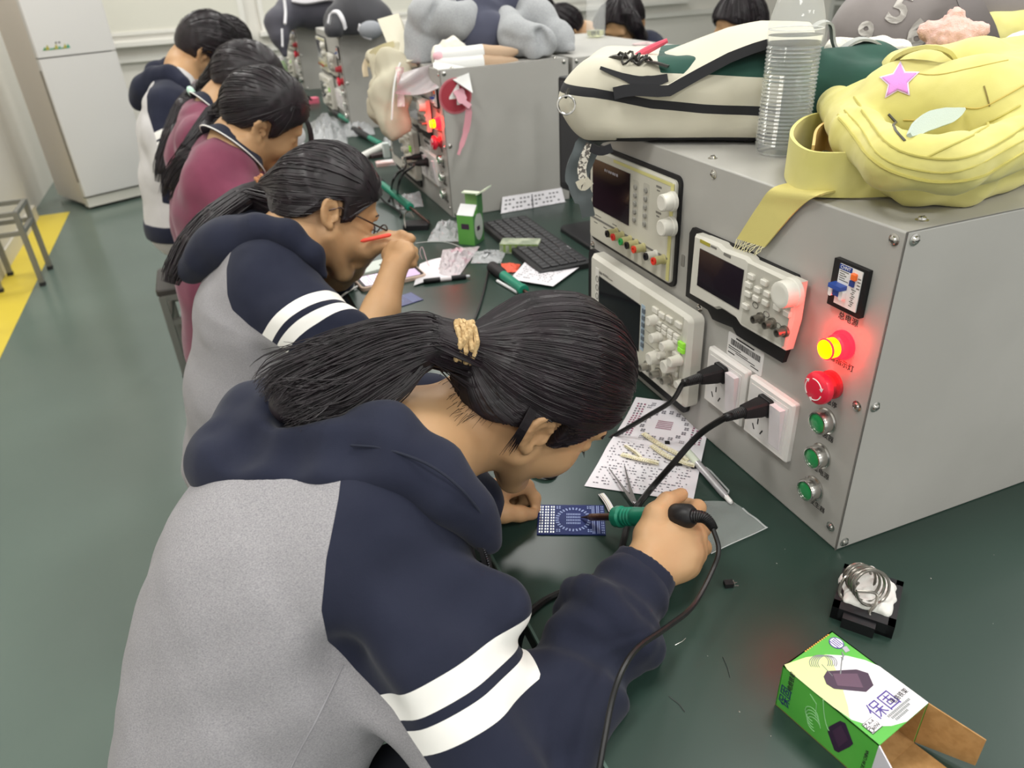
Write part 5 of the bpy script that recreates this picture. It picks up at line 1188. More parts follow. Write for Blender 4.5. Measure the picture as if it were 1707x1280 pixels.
# --- green carton with open brown flaps
bx0, bx1, bx2 = on('z', .805, 1305, 1110), on('z', .805, 1465, 1243), on('z', .805, 1381, 1047)
e1 = unit((bx1 - bx0) * [1, 1, 0]); e2 = np.array([-e1[1], e1[0], 0.0]); lw = float((bx1 - bx0) @ e1); wd = float((bx2 - bx0) @ e2); BH = .055
X = frame((bx0[0], bx0[1], DZ), e1, e2)
gb = thing('carton', 'open green and white carton with brown flaps, nearest the camera on the bench', 'carton', X @ V(lw / 2, wd / 2, 0))
gm = M('carton_green', '#4fa83e', .4, var=(8, '#63b94a', .4, .65)); kraft = M('kraft_board', '#b48a57', .75, var=(140, '#a97f4d', .4, .6)); wht = M('carton_white', '#ece9ee', .4); lime = M('carton_lime', '#d4e29a', .4); dpl = M('tray_print', '#3d2a3f', .45); pur = M('print_purple', '#4b3a8c', .5); ink2 = M('print_grey', '#8b8f90', .6)
m = MB(X); t_ = .0012
m.box((0, 0, 0), (lw, wd, t_), 1); m.box((0, 0, BH - t_), (lw, wd, BH), 0); m.box((0, 0, 0), (lw, t_, BH), 0); m.box((0, wd - t_, 0), (lw, wd, BH), 0); m.box((0, 0, 0), (t_, wd, BH), 0); m.box((t_ * 2, t_, BH - t_ * 1.6), (lw - .0005, wd - t_, BH - t_), 1); m.box((t_ * 2, wd - t_ * 1.8, t_), (lw - .0005, wd - t_, BH - t_), 1); m.box((t_ * 2, t_, t_), (lw - .0005, t_ * 1.8, BH - t_), 1); m.build('box', [gm, kraft], gb, None)
# printed top panel: white field with a lime corner, tray picture, writing
XT = X @ Matrix.Translation((0, 0, BH)); m = MB(XT)
fld = [(lw * u, wd * v) for u, v in [(0, .0)] + [(.06 + .3 * k / 10, .0) for k in range(1, 11)] + [(.52, .04), (.68, .13), (.82, .26), (.93, .45), (1, .62), (1, 1), (.62, 1)] + [(.62 - .62 * k / 10, 1 - .52 * (k / 10) ** 1.5 - .42 * (k / 10) ** 4) for k in range(1, 10)]]
fld = [(lw * u, wd * v) for u, v in ((0, .03), (.05, .0), (.36, 0), (.55, .01), (.72, .04), (.86, .16), (.95, .35), (1, .55), (1, .995), (.52, .995), (.40, .93), (.27, .80), (.15, .60), (.06, .35))]
m.prism(fld, .0001, .0003); m.build('white_panel', wht, gb, None)
m = MB(XT); m.prism([(lw * u, wd * v) for u, v in ((0, .03), (.05, .0), (.36, 0), (.55, .01), (.70, .04), (.62, .16), (.5, .3), (.36, .46), (.22, .58), (.15, .60), (.06, .35))], .0003, .0004); m.build('lime_panel', lime, gb, None)
m = MB(XT @ Matrix.Translation((lw * .46, wd * .5, .0004)) @ Matrix.Rotation(.95, 4, 'Z')); m.prism([(-.017, -.009), (.010, -.012), (.019, -.005), (.019, .008), (.010, .012), (-.017, .010), (-.022, .004), (-.022, -.004)], 0, .0003, 0); m.prism([(-.013, -.006), (.009, -.008), (.009, .007), (-.013, .007)], .0003, .0005, 1); m.build('tray_picture', [dpl, M('tray_print2', '#5b4256', .4)], gb, None)
m = MB(XT)
for k in range(5): m.tube([(lw * (.17 + .012 * k) + .009 * math.cos(a) * .8, wd * (.42 + .02 * k) + .010 * math.sin(a), .0006) for a in np.linspace(.3, 4.6, 14)], .0004, 4)
m.tube([(lw * .2, wd * .42, .0006), (lw * .34, wd * .38, .0006)], .0004, 4); m.tube([(lw * .25, wd * .78, .0006), (lw * .27, wd * .7, .0006), (lw * .37, wd * .48, .0006)], .0006, 4); m.tube([(lw * .22, wd * .80, .0006), (lw * .25, wd * .76, .0006), (lw * .28, wd * .70, .0006), (lw * .25, wd * .72, .0006)], .0006, 4); m.build('coil_picture', ink2, gb, None)
TX = lambda u, v, rz=0.0: XT @ Matrix.Translation((lw * u, wd * v, .0007)) @ Matrix.Rotation(PI / 2 + rz, 4, 'Z') @ Matrix.Rotation(0, 4, 'Z')
def along(u, v, s, size, mat, bold=.0):   # writing that runs across the carton top
    return text(s, size, XT @ Matrix.Translation((lw * u, wd * v, .0006)) @ Matrix.Rotation(PI / 2, 4, 'Z'), mat, gb, 'lettering', .0001, bold=bold)
along(.795, .52, '保固', .017, pur, .0004); along(.815, .79, '电烙铁架', .0058, ink, .0002)
m = MB(XT)
for k in range(3):
    n_ = (16, 13, 9)[k]
    for j in range(n_): m.box((lw * (.87 + .028 * k), wd * (.42 + .028 * j + .02 * k), .0004), (lw * (.87 + .028 * k) + .0022, wd * (.42 + .028 * j + .02 * k) + .0014, .0006))
m.build('small_print', ink2, gb, None)
m = MB(XT); m.box((lw * .80, wd * .07, .0003), (lw * .91, wd * .26, .0005), 0); m.box((lw * .805, wd * .077, .0005), (lw * .905, wd * .253, .0007), 1); m.box((lw * .853, wd * .12, .0007), (lw * .856, wd * .253, .0008), 0); m.box((lw * .805, wd * .12, .0007), (lw * .905, wd * .124, .0008), 0); m.build('number_box', [ink, wht], gb, None)
text('NO', .006, XT @ Matrix.Translation((lw * .857, wd * .097, .0009)) @ Matrix.Rotation(0, 4, 'Z'), ink, gb, 'lettering', .0001)
text('A-4', .0045, XT @ Matrix.Translation((lw * .83, wd * .19, .0009)) @ Matrix.Rotation(PI / 2, 4, 'Z'), ink, gb, 'lettering', .0001); text('60W', .0045, XT @ Matrix.Translation((lw * .88, wd * .19, .0009)) @ Matrix.Rotation(PI / 2, 4, 'Z'), ink, gb, 'lettering', .0001)
m = MB(XT); m.lathe([(.0068, .0001), (.0068, .0005)], (lw * .12, wd * .87, 0), (0, 0, 1), 24, 0); m.lathe([(.0058, .0005), (.0058, .0006)], (lw * .12, wd * .87, 0), (0, 0, 1), 24, 1)
for k in range(4): m.box((lw * .12 - .0045, wd * .87 - .004 + k * .0022, .0006), (lw * .12 + .0045, wd * .87 - .003 + k * .0022, .0008), 0)
m.prism([(lw * .18 + a, wd * .86 + b) for a, b in ((0, 0), (.006, -.002), (.007, .003), (.002, .005))], .0001, .0005, 2); m.build('emblem', [pur, wht, M('silver_print', '#a8a6b0', .4)], gb, None)
m = MB(XT)
for k in range(12): m.box((lw * .006, wd * (.42 + .042 * k), .0001), (lw * .018, wd * (.42 + .042 * k) + .0016, .0004))
m.build('edge_print', M('print_orange', '#e8a34e', .5), gb, None)
# printed long side
XS = X @ Matrix.Rotation(PI / 2, 4, 'X'); m = MB(XS)
m.prism([(lw * .56, BH * .55), (lw * .64, BH * .86), (lw * .69, BH * .90), (lw * .80, BH * .62), (lw * .78, BH * .5), (lw * .70, BH * .18), (lw * .66, BH * .15), (lw * .56, BH * .42)], .0001, .0004, 0); m.prism([(lw * .60, BH * .52), (lw * .66, BH * .80), (lw * .75, BH * .62), (lw * .69, BH * .30)], .0004, .0006, 1); m.build('tray_picture', [M('side_print', '#33203a', .45), M('side_print2', '#432a44', .4)], gb, None)
m = MB(XS)
for k in range(4): m.tube([(lw * (.38 + .014 * k) + .007 * math.cos(a), BH * (.5 - .06 * k) + .008 * math.sin(a), .0004) for a in np.linspace(.3, 5, 12)], .0004, 4)
m.tube([(lw * .32, BH * .9, .0004), (lw * .40, BH * .80, .0004), (lw * .42, BH * .5, .0004)], .0004, 4); m.tube([(lw * (.45 + .02 * k), BH * (1 - .16 * k + .012 * k * k), .0004) for k in range(7)], .0005, 4); m.build('coil_picture', M('side_lines', '#8fc98a', .5), gb, None)
text('保固', .013, XS @ Matrix.Translation((lw * .095, BH * .38, .0004)) @ Matrix.Rotation(PI / 2, 4, 'Z'), M('print_navy', '#23315f', .5), gb, 'lettering', .0001, bold=.0004); text('电烙铁架', .0062, XS @ Matrix.Translation((lw * .12, BH * .82, .0004)) @ Matrix.Rotation(PI / 2, 4, 'Z'), ink, gb, 'lettering', .0001, bold=.0002)
text('MADE IN CHINA', .0042, XS @ Matrix.Translation((lw * .93, BH * .45, .0004)) @ Matrix.Rotation(PI / 2, 4, 'Z'), ink, gb, 'lettering', .0001)
# flaps at the open end
def flap(pts, mats, nm='flap'):
    m = MB(X); a = [V(*p) for p in pts]; n_ = (a[1] - a[0]).cross(a[3] - a[0]).normalized() * .0011
    m.add(list(a), [(0, 1, 2, 3)], 0); m.add([q + n_ for q in a], [(3, 2, 1, 0)], 1); m.add(list(a) + [q + n_ for q in a], [(0, 4, 5, 1), (1, 5, 6, 2), (2, 6, 7, 3), (3, 7, 4, 0)], 0); return m.build(nm, mats, gb, None)
flap([(lw, wd, BH), (lw, wd, .001), (lw + .044, wd + .016, .008), (lw + .044, wd + .016, BH - .012)], [kraft, kraft])
flap([(lw, .002, .001), (lw, wd - .002, .001), (lw + .084, wd - .008, .012), (lw + .084, .008, .012)], [kraft, kraft])
flap([(lw, 0, .001), (lw, 0, BH), (lw + .03, -.012, BH - .008), (lw + .03, -.012, .006)], [M('flap_white', '#d9d5dd', .6), gm])
flap([(lw + .084, wd * .1, .012), (lw + .084, wd * .72, .012), (lw + .094, wd * .70, .028), (lw + .094, wd * .12, .028)], [kraft, kraft], 'tuck_flap')
# --- two plugs with their cords
def plug(u, v, pts, label, r=.0042):
    Xp = cap_frame(1.14) @ Matrix.Translation((u, v, .0098)); t = thing('power_plug', label, 'plug', Xp @ V(0, 0, .02), 'black plugs in the white sockets')
    m = MB(Xp); m.prism(rrect(-.0125, -.0125, .0125, .0125, .004), 0, .006, inset=.001); m.build('plug_face', blk, t)
    m = MB(Xp); prof = [(.0115, .011, .006), (.0118, .0112, .012), (.0095, .0095, .026), (.008, .008, .036)]; vs = []; n = 12
    for a, b, z in prof: vs += [(a * abs(math.cos(i * 2 * PI / n)) ** .5 * (1 if math.cos(i * 2 * PI / n) >= 0 else -1), b * abs(math.sin(i * 2 * PI / n)) ** .5 * (1 if math.sin(i * 2 * PI / n) >= 0 else -1), z) for i in range(n)]
    fs = [(k * n + i, k * n + (i + 1) % n, (k + 1) * n + (i + 1) % n, (k + 1) * n + i) for k in range(3) for i in range(n)] + [list(range(n))[::-1], list(range(3 * n, 4 * n))]
    m.add(vs, fs); m.build('plug_body', blk2, t)
    w0 = np.array(Xp @ V(0, 0, .034)); w1 = np.array(Xp @ V(.0, -.001, .062)); m = MB(); m.tube(spline([w0, (w0 + w1) / 2, w1], 24), [.0072 - .0022 * i / 23 + (.0008 if i % 2 else 0) for i in range(24)], 10); m.build('strain_relief', blk, t)
    cable('cord', [w0 * .4 + w1 * .6, w1] + pts, r, cord_m, '', n=120, parent=t); return t
plug(.418, .132, [at(1120, 668, 1.03), at(1082, 692, 1.06), at(1052, 710, 1.09), at(1010, 735, 1.12), at(950, 780, 1.08), desk(915, 795, .004), desk(860, 775, .004), desk(800, 750, .004)], 'black plug in the left white socket, its cord passing behind the head', .0036)
plug(.512, .131, [at(1165, 725, .955), at(1120, 775, .97), at(1085, 815, .98), desk(1064, 842, .02), desk(1048, 868, .006), desk(1040, 900, .004), desk(1030, 930, .004), desk(1000, 955, .004), desk(965, 975, .004), desk(910, 1000, .004), desk(870, 1035, .004), at(850, 1075, .80), at(845, 1120, .82)], 'black plug in the right white socket, its cord arching over the sheet', .0042)
# ================================================================== BAGS AND BOTTLES ON THE BOXES
from mathutils.bvhtree import BVHTree
TZ = DZ + CH
def zt(x, y, z): return on('z', z, x, y)
def drape(mb, o, d, off=.0015):           # press the vertices of a flat shape on to a surface along direction d
    me = o.data; bv = BVHTree.FromPolygons([o.matrix_world @ v.co for v in me.vertices] if False else [v.co + o.location for v in me.vertices], [tuple(p.vertices) for p in me.polygons])
    d = V(unit(d)); out = []; last = None
    for v in mb.v:
        h = bv.ray_cast(v - d * .4, d)
        if h[0] is not None: last = (h[0] - v).dot(d)
        out.append(v + d * ((last if last is not None else 0) - off))
    mb.v = out; return mb
def star2(R, r, n=5, rings=5, rot=0.0):
    P = [(0.0, 0.0)]; F = []; m = 2 * n * 3
    def edge(k):
        i = k // 3; f = (k % 3) / 3; a0 = rot + i * PI / n; a1 = rot + (i + 1) * PI / n; q0 = R if i % 2 == 0 else r; q1 = r if i % 2 == 0 else R
        return (q0 * math.cos(a0) * (1 - f) + q1 * math.cos(a1) * f, q0 * math.sin(a0) * (1 - f) + q1 * math.sin(a1) * f)
    for s in range(1, rings + 1):
        for k in range(m): e = edge(k); P.append((e[0] * s / rings, e[1] * s / rings))
    for k in range(m): F.append((0, 1 + k, 1 + (k + 1) % m))
    for s in range(rings - 1):
        for k in range(m): a = 1 + s * m; F.append((a + k, a + m + k, a + m + (k + 1) % m, a + (k + 1) % m))
    return P, F
def solidify(o, t):
    md = o.modifiers.new('thickness', 'SOLIDIFY'); md.thickness = t; md.offset = 0; return o
# --- cream and dark green backpack lying on its side
WX = np.array([.8290, -.5592, 0]); WY = np.array([.5592, .8290, 0]); WO = np.array([.502, .975, TZ])
B = lambda u, v, z: WO + WX * u + WY * v + np.array([0, 0, z])
RB = np.stack([WX, WY, [0, 0, 1]], 1)
canvas = M('cream_canvas', '#c8c3b2', .8, bump=(700, .15, .0006), spec=.2, sheen=.1); dgreen = M('dark_green_cloth', '#23453c', .8, var=(14, '#2a5045', .4, .65), spec=.25, sheen=.1); blackw = M('black_webbing', '#232327', .7)
bp = thing('backpack', 'cream and dark green backpack lying on the nearest box, steel key ring on its zip', 'backpack', B(.18, .13, .0015))
S = SDF(); S.box(B(.185, .125, .052), (.215, .125, .0495), RB, .03); S.cap(B(-.02, .03, .06), B(-.02, .2, .055), .034, .034, .03)
S.box(B(.13, .10, .085), (.15, .095, .028), RB, .025, .03)
S.chain([B(.27, .02, .03), B(.33, .03, .05), B(.40, .06, .04)], .03, .02); S.chain([B(.30, .05, .085), B(.37, .09, .085), B(.42, .10, .07)], .032, .02)
S.chain([B(.035, -.022, .06), B(.06, -.024, .03), B(.12, -.026, .022), B(.2, -.027, .03)], .014, .03, 's'); S.chain([B(.245, -.022, .09), B(.255, -.017, .01)], .014, .02, 's'); S.chain([B(.285, -.02, .08), B(.32, -.015, .045), B(.36, .0, .05)], .014, .015, 's')
S.post = lambda P: .0022 * nz(P, 60, 4) + .001 * nz(P, 150, 8); S.fn(lambda P: TZ + .0012 - P[:, 2], B(.18, .1, 0), 1, .001, 'i')
vs, q = S.surf(.0036); T3 = tri(q); loc = (vs - WO) @ RB; zz = vs[:, 2] - TZ
u_ = loc[:, 0]; zl = np.interp(u_, [-.05, .0, .03, .08, .15, .25], [.080, .075, .068, .058, .051, .0455])
side = .10 - loc[:, 1]
g_, rest = clip_mesh(vs, T3, np.maximum(u_ - .252, np.minimum(zz - np.interp(u_, [-.05, .05, .09, .25], [.2, .2, .098, .088]), 1)))
put_np('green_panel', g_[0], g_[1], dgreen, bp)
l2 = (rest[0] - WO) @ RB; zl2 = np.interp(l2[:, 0], [-.05, .0, .03, .08, .15, .25], [.080, .075, .068, .058, .051, .0455])
z_, body = clip_mesh(rest[0], rest[1], np.where(l2[:, 1] < .12, .0062 - np.abs(rest[0][:, 2] - TZ - zl2), -1))
put_np('zip', z_[0], z_[1], blackw, bp); l3 = (body[0] - WO) @ RB
z_, body = clip_mesh(body[0], body[1], np.where(l3[:, 0] > -.1, .0105 - (body[0][:, 2] - TZ) - .004 * (l3[:, 0] < .03), -1)); put_np('piping', z_[0], z_[1], blackw, bp); put_np('body', body[0], body[1], canvas, bp)
# the flap arching over, with its black lining
G = []; us = np.linspace(.028, .283, 18)
for u in us:
    zc = np.interp(u, [.02, .07, .1, .14, .18, .22, .28, .34], [.100, .112, .119, .133, .146, .153, .150, .135]); G.append([B(u, v, zc - .012 * (v / .2) ** 2 - np.interp(u, [.05, .1, .22, .34], [.020, .032, .016, .012]) * max(0, 1 - v / .085) ** 1.6) for v in np.linspace(-.010 + .05 * abs(u - .1), .2, 12)])
f_ = MB().sheet(G, .005, 0, 1).build('flap', [canvas, blackw], bp)
E_ = np.array([g[0] for g in G]); MB().ribbon(E_ + [0, 0, -.006], np.array([0, .15, 1.0]), np.linspace(.016, .011, 18), .003).build('flap_binding', blackw, bp)
MB().ribbon(spline([B(.008, .0, .106), B(.04, .0, .094), B(.07, -.004, .086), B(.10, -.004, .092)], 14), np.array([0, .3, 1.0]), np.interp(np.arange(14), [0, 4, 9, 13], [.004, .008, .018, .010]), .004).build('opening_binding', blackw, bp)
# buckle, red cord, key ring
m = MB()
for k, (u, v, z, a) in enumerate(((.040, .03, .117, .3), (.050, .02, .116, -.4), (.060, .012, .114, .5), (.046, .012, .114, -.2), (.068, .010, .112, .1))): m.tube([B(u + .010 * math.cos(t), v + .007 * math.sin(t + a), z + .005 * math.sin(t * 2 + k)) for t in np.linspace(0, 2 * PI, 14)], .0018, 6)
m.ribbon(spline([B(.008, .04, .112), B(.026, .028, .117), B(.040, .018, .116)], 8), WY, .016, .003); m.ribbon(spline([B(.07, .008, .112), B(.085, .0, .110), B(.10, -.004, .106)], 8), WY, .01, .003); m.build('buckle', M('dark_metal', '#4a4845', .35, .8), bp)
m = MB(); m.tube(spline([B(.042, .06, .106), B(.065, .06, .119), B(.095, .06, .132)], 16), [.003 + .0022 * math.sin(PI * k / 15) for k in range(16)], 8); m.build('pull_cord', M('coral_cord', '#d8566a', .7, bump=(300, .3)), bp)
m = MB(); kc = at(944, 175, 1.018); rx = unit(np.cross(ray(944, 175), (0, 0, 1))); ry = np.cross(rx, unit(ray(944, 175)))
m.tube([kc + (rx * math.cos(a) + ry * math.sin(a)) * .0120 for a in np.linspace(0, 2 * PI, 30)], .0016, 7); m.build('key_ring', steel, bp)
m = MB(); m.tube(spline([at(948, 148, 1.02), at(945, 155, 1.018), at(943, 163, 1.017)], 8), .0022, 6); m.tube([at(941, 152, 1.02), at(944, 160, 1.018), at(949, 153, 1.02)], .0014, 6); m.build('swivel', M('dark_metal', '#4a4845', .35, .8), bp)
# strap hanging off the far front corner
sp1 = spline([B(.02, .02, .008), at(985, 238, 1.09), at(972, 262, 1.095), at(962, 290, 1.11), at(966, 315, 1.115), at(975, 335, 1.12), at(981, 360, 1.135)], 26)
MB().ribbon(sp1, unit(np.cross(ray(965, 290), (0, 0, 1))), [.012, .014, .018, .026, .032, .036, .038] + [.036] * 8 + [.030] * 6 + [.02] * 5, .006).build('shoulder_strap', M('strap_slate', '#5a6163', .75), bp)
sp2 = spline([at(984, 240, 1.085), at(976, 258, 1.085), at(970, 280, 1.09), at(972, 298, 1.095)], 14); MB().ribbon(sp2 - unit(ray(970, 270)) * .004, unit(np.cross(ray(965, 290), (0, 0, 1))) + np.array([0, 0, .3]), .013, .002).build('strap_patch', M('patterned_tape', '#cfcabf', .7, var=(260, '#5a5550', .48, .54)), bp)
MB().ribbon(spline([at(966, 300, 1.09), at(972, 310, 1.092), at(984, 300, 1.088)], 12), np.array([0, 0, 1.0]), .014, .003).build('strap_edge', canvas, bp)
MB().ribbon(spline([at(985, 246, 1.06), at(1002, 252, 1.055), at(1020, 246, 1.05)], 8), np.array([0, 0, 1.0]), .012, .004).build('strap_anchor', blackw, bp)
# grey web loops and a fluffy trim at the green end
m = MB(); m.ribbon(spline([B(.275, .09, .112), B(.29, .09, .140), B(.31, .09, .145), B(.318, .09, .122), B(.325, .085, .108)], 18), WY, .035, .003); m.ribbon(spline([B(.325, .085, .108), B(.35, .09, .123), B(.375, .09, .118), B(.385, .09, .10)], 14), WY, .03, .003); m.build('web_loop', M('grey_webbing', '#a5a7a3', .7, bump=(600, .3)), bp)
S = SDF(); S.chain([B(.34, .2, .10), B(.40, .2, .098), B(.43, .19, .095)], .016, .01); S.post = lambda P: .0025 * nz(P, 300, 5); put_np('fluffy_trim', *S.surf(.003), M('fluffy_white', '#ddd8cd', .95, bump=(400, .5, .002)), bp)
# --- water bottle
bc = np.array([.691, .803, TZ]); wb = thing('water_bottle', 'ribbed clear plastic water bottle standing between the cream and yellow bags', 'bottle', bc)
prof = [(.012, .004), (.024, .001), (.0315, .003), (.0335, .010)]
for k in range(26): z = .014 + k * .0046; prof += [(.0335 - .0004 * (k > 18), z), (.0318, z + .0023)]
prof += [(.033, .136), (.0335, .142), (.0330, .155), (.031, .166), (.027, .180), (.021, .195), (.0145, .207), (.0125, .212), (.0125, .222)]
pet = M('clear_plastic', '#f4f6f6', .06, alpha=.22, spec=.9, coat=.5); water = M('water', '#fbfdfd', .0, trans=1.0, ior=1.12)
m = MB(); m.lathe(prof, bc, (0, 0, 1), 48, 0, lambda th, k: 1 + (.012 * math.sin(th * 5) if k < 4 else 0) + (.010 * math.sin(8 * th + k) if 56 < k < 60 else 0)); m.build('shell', pet, wb)
m = MB(); m.lathe([(max(r - .0014, .002), h + .001) for r, h in prof if h < .150], bc, (0, 0, 1), 40); m.build('water', water, wb); m = MB(); m.tube([bc + np.array([.0322 * math.cos(a), .0322 * math.sin(a), .150]) for a in np.linspace(0, 2 * PI, 40)], .0008, 6); m.build('water_line', M('water_edge', '#f4f6f6', .1, alpha=.6), wb)
m = MB(); m.lathe([(.0142, .217), (.0145, .219), (.0145, .232), (.0135, .2335)], bc, (0, 0, 1), 30); m.build('cap', M('cap_white', '#e8e8e8', .4), wb)
# --- yellow backpack
yel = M('yellow_canvas', '#cdc576', .8, var=(10, '#d5cd86', .4, .65), bump=(900, .2, .0005), sheen=.15, spec=.15); yweb = M('yellow_webbing', '#d2c67c', .8, bump=(1200, .5, .0008), spec=.15)
yb = thing('backpack', 'pale yellow backpack with star patches slumped on the near corner of the equipment box', 'backpack', (.80, .66, TZ))
S = SDF()
S.chain([zt(1455, 285, TZ + .024), zt(1535, 303, TZ + .023), zt(1605, 302, TZ + .023), zt(1740, 255, TZ + .024)], [.018, .024, .025, .026], .012)
S.chain([zt(1392, 172, TZ + .058), zt(1428, 222, TZ + .058), zt(1490, 268, TZ + .056), zt(1590, 275, TZ + .056), zt(1740, 225, TZ + .058)], [.022, .026, .026, .026, .026], .012)
S.chain([zt(1455, 185, TZ + .06), zt(1500, 190, TZ + .066), zt(1620, 190, TZ + .072), zt(1770, 150, TZ + .075)], [.04, .052, .054, .055], .02)
S.chain([zt(1505, 122, TZ + .088), zt(1620, 122, TZ + .095), zt(1750, 105, TZ + .095)], [.03, .036, .036], .02)
S.chain([zt(1650, 62, TZ + .10), zt(1780, 55, TZ + .10)], [.036, .04], .01)
for c, r, k in (([zt(1440, 255, TZ + .035), zt(1500, 291, TZ + .035), zt(1600, 293, TZ + .035), zt(1740, 246, TZ + .035)], .0055, .008), ([zt(1410, 175, TZ + .085), zt(1452, 215, TZ + .085), zt(1500, 245, TZ + .085), zt(1590, 250, TZ + .083), zt(1740, 195, TZ + .085)], .006, .010), ([zt(1500, 215, TZ + .112), zt(1600, 190, TZ + .125), zt(1720, 140, TZ + .13)], .005, .012), ([zt(1545, 165, TZ + .122), zt(1600, 120, TZ + .13), zt(1640, 105, TZ + .132)], .005, .02)): S.chain(c, r, k, 's')
for c, r, k in (([zt(1400, 200, TZ + .084), zt(1440, 245, TZ + .08), zt(1500, 282, TZ + .075), zt(1590, 290, TZ + .07), zt(1740, 250, TZ + .07)], .004, .005), ([zt(1465, 155, TZ + .1), zt(1480, 190, TZ + .105), zt(1520, 225, TZ + .11)], .004, .008), ([zt(1600, 215, TZ + .122), zt(1660, 185, TZ + .128), zt(1740, 150, TZ + .13)], .004, .006), ([zt(1620, 150, TZ + .132), zt(1660, 120, TZ + .134), zt(1720, 110, TZ + .134)], .004, .012), ([zt(1560, 312, TZ + .03), zt(1640, 292, TZ + .03), zt(1740, 250, TZ + .03)], .003, .005)): S.chain(c, r, k, 's')
S.post = lambda P: .0014 * np.maximum(0, 1 - 3.2 * np.abs(nz(P, 36, 33))) + .0018 * nz(P, 60, 14) + .0013 * nz(P, 150, 15) + .0005 * nz(P, 420, 16); S.fn(lambda P: TZ + .0012 - P[:, 2], (.8, .66, TZ), 1, .001, 'i')
ybody = put_np('body', *S.surf(.0036), yel, yb); ybody_l = ybody.location
def ydec(mb, name, mats, par=None, off=.0016, sm=60): drape(mb, ybody, ray(1550, 170), off); return mb.build(name, mats, par or yb, sm)
def vframe(x, y, t, tilt=0.0):
    f = unit(ray(x, y)); a = unit(np.cross(f, (0, 0, 1))); b = np.cross(a, f); a2 = a * math.cos(tilt) + b * math.sin(tilt); return frame(at(x, y, t), a2, np.cross(a2, f) * 1.0)
for (R, mat, off) in ((.0205, M('star_edge', '#e8d3ee', .8), .0014), (.0175, M('star_pink', '#d68fd6', .85, bump=(900, .6, .001)), .0026)):
    P, F = star2(R, R * .5, rot=.45); m = MB(vframe(1491, 130, .7)); m.add([(a, b, 0) for a, b in P], F); solidify(ydec(m, 'star_patch', mat, None, off), .001)
P, F = star2(.0265, .0165, rot=.2); m = MB(vframe(1585, 62, .8, .15)); m.add([(a * 1.25, b, 0) for a, b in P], F); drape(m, ybody, ray(1600, 70), .004)
S = SDF(); pc = zt(1585, 62, TZ + .125)
for k in range(5):
    a = .3 + k * 2 * PI / 5; X = vframe(1585, 62, float(-(RC @ (pc - CAM))[2]), 0); S.cap(np.array(X @ V(0, 0, 0)), np.array(X @ V(.032 * math.cos(a), .024 * math.sin(a), 0)), .021, .011, .008)
S.post = lambda P: .0022 * nz(P, 420, 2) + .0015 * nz(P, 800, 3); put_np('fluffy_star', *S.surf(.0022), M('fluffy_pink', '#e6bdb4', .95, bump=(600, .7, .002)), yb)
S = SDF(); S.ell(zt(1705, 78, TZ + .115), (.03, .022, .018)); S.post = lambda P: .0014 * nz(P, 420, 4); put_np('fluffy_patch', *S.surf(.0025), M('fluffy_cream', '#e9e2d6', .95, bump=(600, .6, .002)), yb)
def yhit(x, y):
    bv = BVHTree.FromPolygons([v.co for v in ybody.data.vertices], [tuple(p.vertices) for p in ybody.data.polygons]); h = bv.ray_cast(V(CAM), V(ray(x, y)).normalized()); return np.array(h[0])
w0, w1 = yhit(1516, 226) - unit(ray(1516, 226)) * .003, yhit(1604, 178) - unit(ray(1604, 178)) * .004; wx = unit(w1 - w0); wz = -unit(ray(1555, 205)); wy = unit(np.cross(wz, wx)); wl_ = float(np.linalg.norm(w1 - w0))
MB().ribbon([w0 * (1 - k) + w1 * k + wz * .004 * math.sin(PI * k) + wy * .003 * math.sin(5 * k) for k in np.linspace(0, 1, 20)], wy, np.interp(np.linspace(0, 1, 20), [0, .15, .4, .7, .9, 1], [.004, .013, .018, .016, .008, .002]), .004).build('wing_patch', M('wing_white', '#bcc8be', .9, bump=(700, .4, .001)), yb)
def ystitch(pts, t, r, mat, nm): m = MB(); m.v = []; P = spline([at(x, y, t) for x, y in pts], 26); m2 = MB(); m2.v = [V(p) for p in P]; drape(m2, ybody, ray(1550, 170), .0005); m.tube([tuple(v) for v in m2.v], r, 5); return m.build(nm, mat, yb)
ystitch([(1472, 193), (1490, 212), (1510, 232)], .7, .0014, M('zip_dark', '#4c4a44', .5), 'zip'); ystitch([(1500, 204), (1530, 204), (1545, 202)], .7, .0009, M('seam_ochre', '#c2ae5c', .8), 'seam'); ystitch([(1608, 180), (1640, 180), (1680, 160), (1715, 140)], .7, .0009, M('seam_ochre', '#c2ae5c', .8), 'seam'); ystitch([(1645, 142), (1650, 160), (1655, 178)], .7, .0008, M('seam_dark', '#8a7c46', .8), 'seam'); ystitch([(1500, 112), (1560, 120), (1620, 110), (1690, 95)], .7, .0006, M('seam_ochre', '#c2ae5c', .8), 'seam')
ycr = M('yellow_fold_shade', '#bab05e', .85)  # darker yellow lines painting the shade along the folds
for pts_, r_ in (([(1368, 196), (1400, 222), (1440, 258), (1490, 287), (1560, 301), (1640, 288), (1712, 252)], .0016), ([(1396, 160), (1440, 205), (1500, 250), (1580, 262), (1650, 243), (1712, 212)], .0013), ([(1380, 186), (1420, 214), (1470, 262), (1530, 282), (1600, 280), (1712, 232)], .0009), ([(1545, 260), (1600, 232), (1660, 205), (1712, 176)], .0011)): ystitch(pts_, .68, r_, ycr, 'fold_shade_line')
MB().ribbon(spline([zt(1488, 108, TZ + .112), zt(1505, 90, TZ + .128), zt(1540, 79, TZ + .137), zt(1570, 83, TZ + .133), zt(1588, 96, TZ + .122)], 22), unit(ray(1540, 90)), .024, .004).build('handle', yel, yb)
